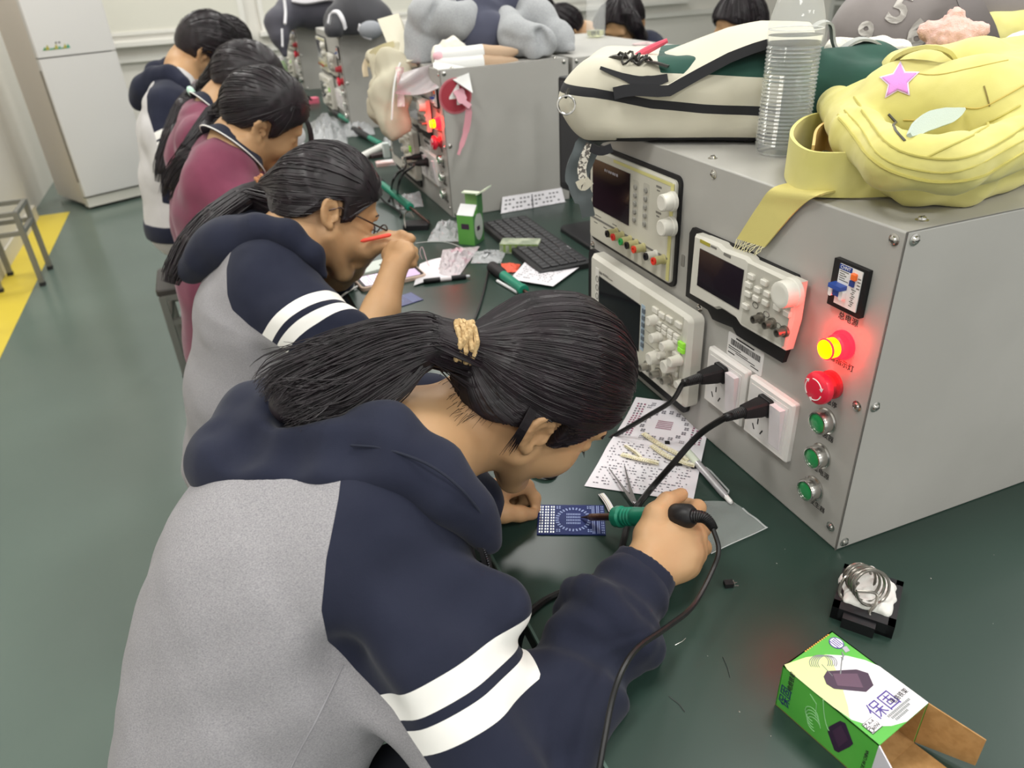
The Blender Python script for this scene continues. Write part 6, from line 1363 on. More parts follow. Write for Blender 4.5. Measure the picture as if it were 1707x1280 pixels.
MB().ribbon(spline([zt(1455, 240, TZ + .03), zt(1400, 218, TZ + .03), zt(1350, 222, TZ + .028), zt(1322, 240, TZ + .027), zt(1316, 264, TZ + .026), zt(1345, 288, TZ + .025), zt(1410, 292, TZ + .026), zt(1490, 290, TZ + .026)], 44), np.array([0, 0, 1.0]), .047, .004).build('shoulder_strap', yel, yb)
MB().ribbon(spline([zt(1352, 268, TZ + .03), zt(1358, 240, TZ + .034), zt(1378, 226, TZ + .036), zt(1402, 236, TZ + .034), zt(1425, 262, TZ + .032)], 26), np.array([0, 0, 1.0]), .034, .003).build('strap_keeper', M('peach_canvas', '#d9b877', .8, bump=(900, .2)), yb)
WL = spline([zt(1375, 286, TZ + .004), zt(1335, 300, TZ + .0035), on('x', .5775, 1288, 313), on('x', .5755, 1262, 345), on('x', .5745, 1228, 398)], 24)
WR = spline([zt(1460, 312, TZ + .004), zt(1420, 316, TZ + .0035), on('x', .5775, 1372, 322), on('x', .5755, 1328, 350), on('x', .5745, 1274, 412)], 24)
MB().sheet([[a_ * (1 - k) + b_ * k for k in np.linspace(0, 1, 6)] for a_, b_ in zip(WL, WR)], .002).build('webbing_strap', yweb, yb)
m = MB(); rr = random.Random(4)
for k in range(16):
    p = WL[-1] * (1 - k / 15) + WR[-1] * (k / 15); q = p + np.array([-.002 + rr.uniform(-.003, .001), .006 + rr.uniform(-.006, .01), -.010 - rr.random() * (.022 if k < 6 else .004)]); m.tube([p, (p + q) / 2 + np.array([rr.uniform(-.002, 0), rr.uniform(-.004, .004), 0]), q], .0005, 4)
m.build('frayed_threads', M('thread_cream', '#e9e2b8', .8), yb)
# --- grey bag with numerals
gbm = M('grey_pouch', '#77706e', .65, var=(8, '#807977', .4, .6), bump=(500, .1, .0005), sheen=.1); gbag = thing('grey_bag', 'soft dark grey bag printed with white numerals behind the yellow backpack', 'bag', (1.18, .98, TZ))
S = SDF(); S.ell(at(1580, 40, 1.22), (.17, .09, .105), np.stack([WX, WY, [0, 0, 1]], 1)); S.ell(at(1470, 70, 1.23), (.08, .07, .07), np.stack([WX, WY, [0, 0, 1]], 1), .05); S.ell(at(1720, 25, 1.25), (.14, .08, .12), np.stack([WX, WY, [0, 0, 1]], 1), .04); S.chain([at(1600, 0, 1.12), at(1625, 40, 1.10), at(1640, 80, 1.10)], .012, .02, 's'); S.post = lambda P: .004 * nz(P, 35, 6) + .0015 * nz(P, 90, 7); S.fn(lambda P: TZ + .0012 - P[:, 2], (1.1, .9, TZ), 1, .001, 'i')
gbody = put_np('pouch', *S.surf(.005), gbm, gbag)
for ch_, x, y, s, a in (('5', 1500, 16, .062, -.35), ('9', 1443, 58, .048, .1), ('6', 1528, 58, .055, .15)):
    t = text(ch_, s, vframe(x, y, 1.05, a), M('numeral_white', '#cfcac4', .7), None, 'numeral', .0006, bold=.0016); mm = MB(); mm.v = [v.co.copy() for v in t.data.vertices]; drape(mm, gbody, ray(x, y), .002)
    for v, c in zip(t.data.vertices, mm.v): v.co = c
    t.parent = gbag; t.matrix_parent_inverse = Matrix.Translation(-gbag.location)
MB().ribbon(spline([at(1608, -20, 1.10), at(1622, 15, 1.088), at(1640, 50, 1.085), at(1650, 80, 1.09)], 20), unit(np.cross(ray(1600, 40), (0, 0, 1))), .03, .004).build('strap', M('grey_strap', '#6a6463', .7), gbag)
# --- second equipment box: a heap of school jackets and a cream tote
heap_h = M('jacket_grey', '#a4a6a8', .85, var=(300, '#999b9e', .4, .6), bump=(500, .15, .0006), sheen=.15, spec=.15); heap_n = M('jacket_navy', '#4a4c5c', .85, bump=(500, .15, .0006), sheen=.15, spec=.15)
def heap(name, label, cat, parts, mat, h=.006, amp=.005, group=None, cuts=(), floor=TZ + .001):
    S = SDF()
    for c, r, k in parts: S.chain(c, r, k)
    for c, r, k in cuts: S.chain(c, r, k, 's')
    sd_ = len(label); S.post = lambda P: amp * nz(P, 38, sd_) + amp * .35 * nz(P, 100, sd_ + 1) + amp * 1.5 * np.maximum(0, 1 - 3 * np.abs(nz(P, 20, sd_ + 2)))
    if floor: S.fn(lambda P: floor - P[:, 2], parts[0][0][0], 1, .001, 'i')
    return sdf_thing(name, S, h, mat, label, cat, group)
heap('school_jacket', 'light grey jacket bunched at the left of the heap on the second box', 'jacket', [([at(700, 95, 2.12), at(712, 45, 2.10), at(730, 5, 2.12)], [.05, .06, .06], .04), ([at(720, 30, 2.06), at(760, 35, 2.06), at(785, 20, 2.1)], [.05, .045, .04], .03)], heap_h, .006, .006, cuts=[([at(705, 90, 2.03), at(712, 40, 2.02), at(730, 0, 2.02)], .008, .012)])
heap('school_jacket', 'navy jacket in the middle of the heap on the second box', 'jacket', [([at(725, 85, 2.14), at(800, 65, 2.14), at(850, 60, 2.18)], [.06, .085, .06], .04), ([at(790, 10, 2.16), at(850, 5, 2.2), at(870, 30, 2.2)], [.09, .08, .05], .04)], heap_n, .006, .006)
heap('school_jacket', 'grey jacket drooping in folds at the right of the heap on the second box', 'jacket', [([at(845, 30, 2.12), at(860, 65, 2.07), at(895, 75, 2.06), at(893, 88, 2.06)], [.035, .045, .05, .022], .03), ([at(860, -5, 2.2), at(895, 30, 2.16), at(930, 65, 2.14), at(948, 82, 2.12)], [.05, .055, .045, .022], .03)], heap_h, .005, .005, cuts=[([at(835, 60, 2.03), at(870, 75, 2.0), at(880, 95, 2.0)], .012, .015), ([at(900, 55, 2.02), at(915, 80, 2.02)], .012, .015)])
S = SDF(); S.chain([at(735, 95, 2.02), at(755, 85, 2.02)], [.03, .036], .02); S.post = lambda P: .006 * nz(P, 160, 3) + .003 * nz(P, 400, 4); fs = thing('fluffy_scarf', 'white fluffy scarf with pink spot and tan ends, on the second box', 'scarf', at(740, 110, 2.03)); put_np('fluff', *S.surf(.005), M('fluffy_white', '#ddd8cd', .95, bump=(400, .5, .002)), fs)
MB().ell(tuple(at(732, 94, 1.985)), (.018, .014, .014), 14, 10).build('pink_spot', M('spot_pink', '#e6b4bd', .9), fs)
wsl = M('sleeve_white', '#dcdcda', .8, bump=(300, .2)); tan = M('tan_knit', '#b59a80', .85, bump=(300, .3))
for (y0, y1, r) in ((93, 88, .022), (108, 104, .023)):
    m = MB(); m.tube(spline([at(728, y0 + 2, 2.0), at(765, y0, 1.99), at(805, y1, 2.0)], 14), r, 12); m.build('white_roll', wsl, fs); m = MB(); m.tube(spline([at(803, y1, 2.0), at(830, y1 + 2, 2.01), at(862, y1 - 2, 2.04)], 14), [r * .98] * 8 + [r * .9, r * .8, r * .7, r * .6, r * .45, r * .3], 12); m.build('tan_end', tan, fs)
# white cloth corner hanging over the round number
G = [[at(722 + 58 * s + 8 * t * s, 106 + 8 * s * s + (8 + 34 * s ** 1.3 + 4 * math.sin(PI * s)) * t, 1.965 - .012 * t) for t in np.linspace(0, 1, 8)] for s in np.linspace(0, 1, 12)]
MB().sheet(G, .003).alone('white_collar', wsl, 'stiff white collar flap hanging over the round number 4', 'collar')
# round number plate on the side of the second box
dc = on('y', 1.14 + 1.523 - CW, 759, 160); XD = frame(dc, (1, 0, 0), (0, 0, 1)); np_ = thing('number_plate', 'round red plate with a white number 4 on the side of the second box', 'sign', dc)
MB(XD).lathe([(.046, .0002), (.046, .0015)], (0, 0, 0), (0, 0, 1), 44).build('rim', M('plate_rim', '#c4767f', .5), np_); m = MB(XD); m.lathe([(.0435, .0015), (.0435, .0018)], (0, 0, 0), (0, 0, 1), 44); m.build('disc', M('plate_red', '#9e3440', .5), np_); m = MB(XD); m.tube([(.0415 * math.cos(a), .0415 * math.sin(a), .0018) for a in np.linspace(0, 2 * PI, 50)], .0007, 5); m.build('ring', M('plate_rim', '#c4767f', .5), np_)
text('4', .072, XD @ Matrix.Translation((0, 0, .0020)), paper_w, np_, 'numeral', .0002, bold=.0012)
# pink ribbon trailing from the cloth
m = MB(); pk = M('pink_ribbon', '#d9a3b0', .6, alpha=.85)
rb = thing('ribbon', 'crumpled pink ribbon trailing down the side of the second box', 'ribbon', at(775, 205, 1.99))
MB().ribbon(spline([at(758, 140, 1.975), at(766, 155, 1.965), at(772, 168, 1.962), at(784, 178, 1.965)], 16), unit(np.cross(ray(760, 160), (0, 0, 1))), [.03] * 6 + [.026] * 5 + [.014] * 5, .003).build('bow', pk, rb)
MB().ribbon(spline([at(782, 176, 1.968), at(780, 200, 1.985), at(775, 225, 2.0), at(764, 258, 2.01)], 20), unit(np.cross(ray(760, 160), (0, 0, 1))), [.010, .013, .016] + [.018] * 9 + [.014] * 5 + [.008] * 3, .002).build('tail', M('pink_tail', '#c98d98', .7), rb)
# cream tote hanging down the front panel
tote_m = M('tote_canvas', '#c3bda8', .85, var=(9, '#bab39c', .4, .65), bump=(400, .2, .0008)); tt_ = thing('tote_bag', 'empty cream canvas tote hanging over the front of the second box', 'bag', at(650, 200, 2.14))
S = SDF(); S.chain([at(668, 90, 2.16), at(655, 120, 2.10), at(652, 160, 2.10), at(660, 205, 2.12)], [.03, .045, .045, .04], .02, flat=(unit(ray(655, 150)), .35)); S.chain([at(632, 110, 2.17), at(640, 150, 2.15), at(636, 185, 2.15), at(652, 212, 2.13)], [.03, .028, .03, .014], .02, flat=(unit(ray(655, 150)), .35)); S.chain([at(644, 165, 2.06), at(645, 195, 2.06), at(650, 215, 2.07)], .009, .012, 's')
S.chain([at(620, 95, 2.19), at(650, 78, 2.17)], [.022, .014], .02); S.post = lambda P: .004 * nz(P, 70, 12) + .0015 * nz(P, 160, 13); put_np('bag', *S.surf(.005), tote_m, tt_)
MB().ribbon(spline([at(613, 105, 2.2), at(622, 92, 2.16), at(640, 82, 2.13), at(658, 77, 2.12)], 16), np.array([0, 0, 1.0]), .028, .004).build('rolled_hem', M('tote_yellow', '#cfc6a0', .85), tt_); MB().ribbon(spline([at(612, 100, 2.2), at(608, 112, 2.2), at(610, 128, 2.2)], 10), unit(np.cross(ray(610, 110), (0, 0, 1))), .016, .003).build('hem_tab', M('tote_peach', '#d2c2a6', .85), tt_)
MB().tube(spline([at(667, 105, 2.08), at(659, 130, 2.055), at(655, 165, 2.05), at(653, 200, 2.06)], 20), .003, 6).build('cord', wsl, tt_)
# folded cream card standing in the tote
cb_ = [at(629, 32, 2.20), at(664, 22, 2.18), at(690, 100, 2.08), at(660, 108, 2.10)]; n_ = unit(np.cross(cb_[1] - cb_[0], cb_[3] - cb_[0])); m = MB(); m.add(cb_ + [p + n_ * (.025 if n_ @ ray(660, 60) > 0 else -.025) for p in cb_], [(0, 1, 2, 3), (7, 6, 5, 4), (0, 4, 5, 1), (1, 5, 6, 2), (2, 6, 7, 3), (3, 7, 4, 0)]); m.alone('paper_packet', M('packet_cream', '#cfcab8', .7, bump=(200, .15)), 'flat cream packet leaning in the top of the tote bag', 'packet')
# clear patterned bag over the top edge
pbag = M('pink_film', '#d5cdd0', .25, alpha=.55, var=(14, '#d99aa6', .56, .68), bump=(40, .6, .004))
G = [[at(672 + 88 * s - 14 * t * (1 - s), 122 - 28 * s + (34 + 14 * math.sin(PI * s)) * t, 2.06 - .07 * s - .02 * math.sin(5 * s + 4 * t) - .02 * t) for t in np.linspace(0, 1, 12)] for s in np.linspace(0, 1, 18)]
MB().sheet(G, .0015).alone('plastic_bag', pbag, 'crumpled clear bag with pink print over the edge of the second box', 'plastic bag')
G = [[at(660 + 12 * s + 3 * t, 112 + 66 * t, 2.07 - .012 * math.sin(3 * s + 5 * t)) for t in np.linspace(0, 1, 12)] for s in np.linspace(0, 1, 6)]
MB().sheet(G, .0015).alone('pink_cloth', M('pink_pattern', '#dcb9b9', .6, var=(60, '#e4d7cf', .45, .55)), 'narrow strip of pink patterned cloth beside the tote bag', 'cloth')
# --- third and fourth boxes
blackb = M('black_bag', '#3b3b40', .7, bump=(300, .15, .0008), sheen=.1); navyb = M('blue_black_bag', '#46454f', .75, bump=(300, .15, .0008), sheen=.1)
b3 = thing('shoulder_bag', 'black bag with a white strap on the third box', 'bag', at(600, 58, 3.15)); S = SDF(); S.chain([at(565, 40, 3.16), at(600, 25, 3.16), at(628, 35, 3.14)], [.07, .10, .07], .05); S.chain([at(560, 25, 3.1), at(556, 50, 3.08), at(560, 62, 3.1)], [.035, .03, .02], .03); S.post = lambda P: .006 * nz(P, 30, 2); S.fn(lambda P: TZ + .001 - P[:, 2], (.7, 3.6, TZ), 1, .001, 'i'); put_np('body', *S.surf(.008), blackb, b3)
m = MB(); m.ribbon(spline([at(548, 40, 3.0), at(552, 22, 2.99), at(563, 20, 2.98), at(572, 34, 2.98), at(576, 48, 3.0)], 20), unit(ray(560, 30)) + np.array([.4, 0, .3]), .026, .006); m.build('strap', M('strap_white', '#d9d8dc', .7), b3); m = MB(); m.ell(tuple(at(618, 50, 3.0)), (.05, .03, .035), 14, 10); m.build('side_pocket', M('mesh_grey', '#8f9298', .6), b3); m = MB(); m.ribbon(spline([at(598, 45, 3.0), at(606, 55, 2.99), at(620, 60, 3.0)], 12), (0, 0, 1.0), .03, .005); m.build('pocket_binding', M('strap_white', '#d9d8dc', .7), b3)
b4 = thing('shoulder_bag', 'blue-black bag slung over the farthest box, one end hanging off its front', 'bag', at(520, 32, 4.3)); S = SDF(); S.chain([at(485, 15, 4.3), at(520, 12, 4.32), at(556, 15, 4.3)], [.08, .11, .08], .05); S.chain([at(478, 25, 4.25), at(462, 40, 4.2), at(466, 62, 4.2), at(474, 90, 4.22)], [.08, .065, .05, .02], .04); S.chain([at(462, 35, 4.25), at(446, 38, 4.25)], [.06, .02], .03); S.post = lambda P: .008 * nz(P, 25, 2); put_np('body', *S.surf(.01), navyb, b4)
m = MB(); m.tube(spline([at(474, 0, 4.1), at(476, 20, 4.1), at(475, 40, 4.08)], 12), .008, 6); m.tube(spline([at(470, 48, 4.05), at(471, 78, 4.06)], 8), .006, 6); m.build('white_cord', M('strap_white', '#d9d8dc', .7), b4); G = [[at(486 + 70 * s, 2 + 3 * math.sin(5 * s) - 14 * t, 4.18 + .02 * t) for t in np.linspace(0, 1, 5)] for s in np.linspace(0, 1, 10)]; MB().sheet(G, .01).build('light_flap', M('flap_grey', '#b9b6bb', .7), b4)
# --- clear bottle and hair band on the opposite boxes
bc = on('z', TZ, 993, 62); cb2 = thing('water_bottle', 'clear bottle with a little pale yellow water on the opposite box', 'bottle', bc); m = MB(); m.lathe([(.026, .001), (.032, .004), (.033, .02), (.0325, .06), (.0335, .11), (.032, .15), (.026, .18), (.014, .205), (.013, .22)], bc, (0, 0, 1), 28); m.build('shell', pet, cb2); m = MB(); m.lathe([(.022, .003), (.029, .006), (.0305, .022)], bc, (0, 0, 1), 24); m.build('water', M('pale_yellow_water', '#eef0c0', .0, trans=1.0, ior=1.33), cb2); m = MB(); m.lathe([(.0145, .213), (.0145, .232), (.0135, .2335)], bc, (0, 0, 1), 24); m.build('cap', M('cap_white', '#e8e8e8', .4), cb2)
hc = on('z', TZ + .003, 1071, 73); m = MB(); m.tube([hc + np.array([.028 * math.cos(a), .022 * math.sin(a) + .004 * math.sin(3 * a), .001 * math.sin(2 * a)]) for a in np.linspace(0, 2 * PI, 30)], .0026, 7); m.alone('hair_band', M('pale_pink', '#d9c2c2', .6), 'pale pink hair band lying on the opposite box behind the cream backpack', 'hair band')

# side seam on the back of the nearest hoodie
hood_o = [c for c in P_NEAR.children if c.name.startswith('hoodie')][0]; m2 = MB(); m2.v = [V(p) for p in spline([at(x, y, .55) for x, y in ((572, 1108), (552, 1150), (525, 1205), (500, 1250), (478, 1295))], 30)]
bv_ = BVHTree.FromPolygons([v.co for v in hood_o.data.vertices], [tuple(p.vertices) for p in hood_o.data.polygons]); pts = []
for p in m2.v:
    h = bv_.ray_cast(V(CAM), (p - V(CAM)).normalized())
    if h[0] is not None: pts.append(tuple(h[0]))
if len(pts) > 4: MB().tube(pts, .0011, 5).build('side_seam', M('heather_seam', '#8f8d91', .9), hood_o)
# ================================================================== THINGS AROUND THE OTHER STUDENTS
foil = M('crinkled_film', '#d2d4d6', .18, alpha=.45, spec=.7, bump=(70, .9, .006)); foilp = M('crinkled_film_pink', '#dcd2d6', .22, alpha=.75, spec=.6, bump=(60, .8, .006), var=(30, '#d9a9b6', .5, .7))
def crumple(name, pts, h, mat, label, cat, n=16, seed=1, group=None):   # a crumpled sheet over four bench corners
    rg = np.random.default_rng(seed); a, b, c, d = [np.array(p, float) for p in pts]; G = []
    for i in range(n):
        s = i / (n - 1); G.append([])
        for j in range(n):
            t = j / (n - 1); p = a * (1 - s) * (1 - t) + b * s * (1 - t) + c * s * t + d * (1 - s) * t; e = math.sin(PI * s) * math.sin(PI * t)
            p = p + np.array([rg.normal() * .004 * e, rg.normal() * .004 * e, 0]); p[2] = DZ + .0015 + h * e * (.35 + .65 * rg.random()) + .002 * rg.random(); G[-1].append(p)
    return MB().sheet(G, .0008).alone(name, mat, label, cat, group, smooth=20)
def slab(name, c, L, W_, H, rz, mats, label, cat, z=DZ, r=.004, group=None, top=None):
    X = Matrix.Translation((c[0], c[1], z)) @ Matrix.Rotation(rz, 4, 'Z'); m = MB(X); m.prism(rrect(-L / 2, -W_ / 2, L / 2, W_ / 2, r), .0003, H, 0, inset=min(.0015, H / 3))
    return X, m
# pink-cased phone under the second student's wrist
def phone(p0, p1, label, w=.074, case='#d9bfae', scr_c=(('#cdb2d6', .55), )):
    d = (p1 - p0) * [1, 1, 0]; L = float(np.linalg.norm(d)); X = frame((p0[0], p0[1], DZ), d, (-d[1], d[0], 0)); t = thing('mobile_phone', label, 'phone', X @ V(L / 2, w / 2, 0))
    m = MB(X); m.prism(rrect(0, 0, L, w, .010), .0004, .0095, inset=.002); m.build('case', M('case_' + case[1:], case, .5), t); m = MB(X); m.prism(rrect(.004, .004, L - .004, w - .004, .008), .009, .0099); m.build('bezel', blk, t)
    m = MB(X); m.prism(rrect(.012, .006, L - .012, w - .006, .005), .0098, .0102); m.build('screen', M('phone_screen_lilac', '#d0b9da', .2, emit=('#cbb0d8', .45)), t); m = MB(X)
    for k in range(7): m.box((.02 + k * .006, .012, .0102), (.022 + k * .006, .03 + .02 * ((k * 7) % 3), .0104))
    m.build('screen_text', M('screen_text', '#9c86ad', .5), t); return t
phone(desk(604, 487), desk(712, 463), 'phone in a pale pink case with lilac screen, under a raised wrist')
X, m = slab('mobile_phone', desk(606, 452), .13, .06, .008, .2, None, '', ''); t = thing('mobile_phone', 'pale grey phone lying beyond the pink-cased one', 'phone', desk(606, 452)); m.build('case', M('pale_grey', '#c2cac2', .4), t); MB(X).box((.04, -.02, .008), (.06, -.005, .0095)).build('camera_bump', blk, t)
cable('charging_cable', [desk(596, 477, .005), desk(580, 486, .006), at(566, 497, 1.62), at(556, 512, 1.60), at(550, 535, 1.6)], .0022, M('cable_white', '#dcdad6', .5), 'white charging cable running off the bench edge from the pink-cased phone', 40)
P_ = [desk(668, 512), desk(706, 500), desk(671, 495)]; X = flatframe(*P_, DZ); cb = thing('circuit_board', 'blue circuit board on the bench behind the head of the nearest student', 'circuit board', X @ V(.03, .02, 0))
w_ = float(np.linalg.norm((P_[1] - P_[0])[:2])); MB(X).box((-.02, 0, .0003), (w_, .055, .0018)).build('board', M('pcb_blue2', '#4a4f84', .35, var=(40, '#454a78', .4, .6), coat=.3), cb); m = MB(X)
for k in range(5):
    for j in range(9): m.box((w_ - .006 - k * .0045, .004 + j * .0055, .0018), (w_ - .004 - k * .0045, .007 + j * .0055, .0021))
for k in range(14): m.box((-.005 + .016 * math.cos(k * .45) + .008, .027 + .016 * math.sin(k * .45), .0018), (-.003 + .016 * math.cos(k * .45) + .008, .029 + .016 * math.sin(k * .45), .0021))
m.build('silkscreen', sl_m if 'sl_m' in globals() else M('silkscreen', '#9fb0dc', .5), cb)
# papers and bags in front of the student with glasses
SH2 = [desk(690, 478), desk(770, 455), desk(757, 425), desk(700, 442)]; MB().sheet(curled(SH2, lambda s, t: .002 + .002 * math.sin(5 * s)), .0005).alone('paper_slip', paper, 'white paper slip beside the pink-cased phone', 'paper')
crumple('plastic_bag', [desk(728, 462), desk(765, 462), desk(800, 412), desk(738, 418)], .03, foilp, 'crumpled white and pink film bag in front of the green carton', 'plastic bag', seed=3)
crumple('plastic_bag', [desk(712, 404), desk(768, 404), desk(775, 376), desk(722, 384)], .045, foil, 'crinkled clear bag to the left of the standing green carton', 'plastic bag', seed=4)
crumple('plastic_bag', [desk(785, 440), desk(835, 440), desk(845, 418), desk(792, 420)], .018, foil, 'flat clear bag of tiny parts between the film bag and the leaflet', 'plastic bag', seed=5)
a, b = desk(706, 469, .006), desk(783, 460, .006); ax = unit(b - a); LL = float(np.linalg.norm(b - a)); mk = thing('marker_pen', 'black and white marker pen lying by the paper slip', 'pen', a)
m = MB(); m.lathe([(.0052, 0), (.006, .004), (.006, LL * .36)], a, ax, 16); m.build('cap', blk, mk); m = MB(); m.lathe([(.0054, LL * .35), (.0054, LL * .62)], a, ax, 16); m.build('barrel', M('marker_white', '#e0d9dc', .4), mk); m = MB(); m.lathe([(.0058, LL * .6), (.0058, LL * .92)], a, ax, 16); m.build('grip', blk2, mk); m = MB(); m.lathe([(.0035, LL * .92), (.003, LL * 1.0)], a, ax, 12); m.build('tip', M('marker_tip', '#c9c9cc', .4), mk)
a, b = at(606, 401, 1.43), at(652, 391, 1.43); m = MB(); m.lathe([(.0015, -.006), (.004, .0), (.004, float(np.linalg.norm(b - a)) * .92), (.002, float(np.linalg.norm(b - a)))], a, unit(b - a), 12); m.alone('red_pen', M('pen_red', '#e8503f', .4), 'red pen resting on the left hand of the student with glasses', 'pen')
m = MB(); m.tube(spline([desk(693, 405, .07), desk(715, 403, .03), desk(745, 404, .004), desk(775, 414, .003)], 30), .0008, 5); m.alone('wire', M('wire_white', '#cfcfcd', .5), 'thin pale wire running from the raised hands to the green carton', 'wire')
m = MB(); m.tube(spline([desk(704, 432, .003), desk(700, 420, .02), desk(704, 412, .03), desk(712, 436, .01), desk(718, 447, .003)], 30), .0007, 5); m.alone('wire', M('wire_pink', '#cdaab0', .5), 'curled pinkish wire beside the fists of the student with glasses', 'wire')
# standing green carton with open lid
c0, c1 = desk(765, 407), desk(794, 410); e1 = unit((c1 - c0) * [1, 1, 0]); X = frame((c0[0], c0[1], DZ), e1, (-e1[1], e1[0], 0)); gw, gd, gh = .047, .055, .078
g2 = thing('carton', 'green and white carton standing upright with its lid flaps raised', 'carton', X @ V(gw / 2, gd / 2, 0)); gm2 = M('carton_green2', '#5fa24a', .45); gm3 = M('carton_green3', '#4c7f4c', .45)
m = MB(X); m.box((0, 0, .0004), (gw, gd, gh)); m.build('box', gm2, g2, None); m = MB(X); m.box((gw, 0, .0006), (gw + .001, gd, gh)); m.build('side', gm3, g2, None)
m = MB(X); m.add([(0, 0, gh), (gw, 0, gh), (gw * .98, gd * .5, gh + .022), (0, gd * .5, gh + .022)], [(0, 1, 2, 3)]); m.add([(0, .001, gh - .0012), (gw, .001, gh - .0012), (gw * .98, gd * .5, gh + .021), (0, gd * .5, gh + .021)], [(3, 2, 1, 0)]); m.build('dust_flap', M('flap_white2', '#d8d8da', .6), g2, None)
m = MB(X); m.box((0, gd - .0015, gh), (gw, gd, gh + .048)); m.build('lid', M('carton_lime2', '#8db874', .45), g2, None); m = MB(X); m.box((0, gd - .018, gh + .046), (gw, gd, gh + .049)); m.build('tuck_flap', M('carton_pale', '#cfdcc4', .5), g2, None)
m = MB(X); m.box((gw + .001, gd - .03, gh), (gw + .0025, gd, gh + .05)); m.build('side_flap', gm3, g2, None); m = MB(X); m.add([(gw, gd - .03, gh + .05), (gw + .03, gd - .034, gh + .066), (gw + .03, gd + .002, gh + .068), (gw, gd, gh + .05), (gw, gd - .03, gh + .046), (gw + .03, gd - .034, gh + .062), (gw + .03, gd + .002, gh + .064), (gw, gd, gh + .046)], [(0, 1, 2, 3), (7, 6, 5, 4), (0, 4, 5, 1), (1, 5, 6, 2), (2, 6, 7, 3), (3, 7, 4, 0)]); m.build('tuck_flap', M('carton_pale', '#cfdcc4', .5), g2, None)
m = MB(X); m.box((.012, -.0006, .042), (.034, -.0001, .056)); m.build('tray_picture', dpl, g2, None); XS2 = X @ Matrix.Translation((gw + .001, 0, 0)) @ Matrix.Rotation(PI / 2, 4, 'Z') @ Matrix.Rotation(PI / 2, 4, 'X'); m = MB(XS2); m.prism([(gd * .5 + .024 * math.cos(a), .044 + .036 * math.sin(a)) for a in np.linspace(0, 2 * PI, 28)[:-1]], .0001, .0004, 0); m.prism(rrect(.016, .034, .032, .046, .002), .0004, .0006, 1); m.build('oval_print', [M('carton_oval', '#b9c0b8', .45), dpl], g2, None)
# blister pack, leaflet, stick, orange part, second iron
X, m = slab('blister', desk(868, 418), .10, .045, .026, -.55, None, '', ''); bl_ = thing('blister_pack', 'green card pack in clear film between the carton and keyboard', 'pack', desk(868, 418)); m.build('film', M('pack_film', '#8f9a83', .3, var=(40, '#b6bda6', .45, .6), coat=.5), bl_); m = MB(X)
for k in range(6): m.box((-.04 + k * .015, -.0226, .004), (-.034 + k * .015, -.0222, .022))
m.box((-.048, -.0224, .022), (.048, -.0226, .0245)); m.build('printing', M('pack_print', '#7f9a4c', .5), bl_)
LF = [desk(850, 470), desk(922, 482), desk(982, 438), desk(908, 405)]; lf2 = lambda s, t: .006 + .012 * math.exp(-((s - .5) / .2) ** 2) * t; le = thing('leaflet', 'white instruction leaflet with small line drawings beside the keyboard', 'leaflet', np.mean(LF, 0)); MB().sheet(curled(LF, lf2), .0004).build('sheet', paper, le)
it = []; rr = random.Random(9)
for k in range(14):
    for j in range(14):
        if rr.random() < .7 and k < 10: it.append((.08 + j * .055, .08 + k * .045, rr.choice((.02, .03, .04)), .012))
for s0, t0 in ((.1, .62), (.3, .62), (.12, .78), (.3, .78), (.5, .62), (.5, .78)):
    it += [(s0, t0, .08, .008), (s0, t0 + .05, .08, .008), (s0, t0, .008, .05), (s0 + .075, t0, .008, .05), (s0 + .02, t0 + .015, .03, .02)]
it += [(.1, .92, .2, .02), (.4, .92, .15, .012)]; marks(LF, lf2, it, le, M('leaflet_ink', '#6d6b70', .8))
m = MB(); m.tube([desk(829, 468, .004), desk(862, 487, .004)], .0035, 8); m.alone('white_stick', M('stick_white', '#e2e2e4', .4), 'short white stick lying next to the green soldering iron', 'stick')
crumple('orange_wrapper', [desk(838, 455), desk(862, 455), desk(868, 442), desk(835, 440)], .014, M('orange_red', '#e0593f', .5), 'orange-red scrap behind the black iron handle', 'wrapper', 8, 7)
def iron(tip, end, label, name='soldering_iron', cordpts=None, bl=.45):   # a resting iron: barrel, green handle, black end
    tip, end = np.array(tip), np.array(end); ax = unit(end - tip); L = float(np.linalg.norm(end - tip)); o = thing(name, label, 'soldering iron', tip * [1, 1, 0] + [0, 0, DZ])
    m = MB(); m.lathe([(.001, 0), (.003, L * .08), (.0042, L * .1), (.0042, L * .36)], tip, ax, 12); m.build('barrel', barrel, o); m = MB(); m.lathe([(.006, L * .33), (.0125, L * .335), (.0125, L * .38), (.0108, L * .39), (.0112, L * (1 - bl * .55))], tip, ax, 16); m.build('handle', M('iron_green_b', '#1d8268', .45), o)
    m = MB(); m.lathe([(.0112, L * (1 - bl * .6)), (.0138, L * (1 - bl * .5)), (.0138, L * .97), (.008, L)], tip, ax, 16); m.build('grip', blk2, o)
    if cordpts is not None: cable('cord', [end] + cordpts, .0026, cord_m, '', 50, parent=o)
    return o
iron(desk(905, 508, .012), desk(818, 443, .014), 'green and black soldering iron lying behind the head of the nearest student', cordpts=[desk(814, 452, .006), desk(808, 480, .004), desk(798, 515, .004), desk(785, 548, .004), desk(775, 580, .004)])
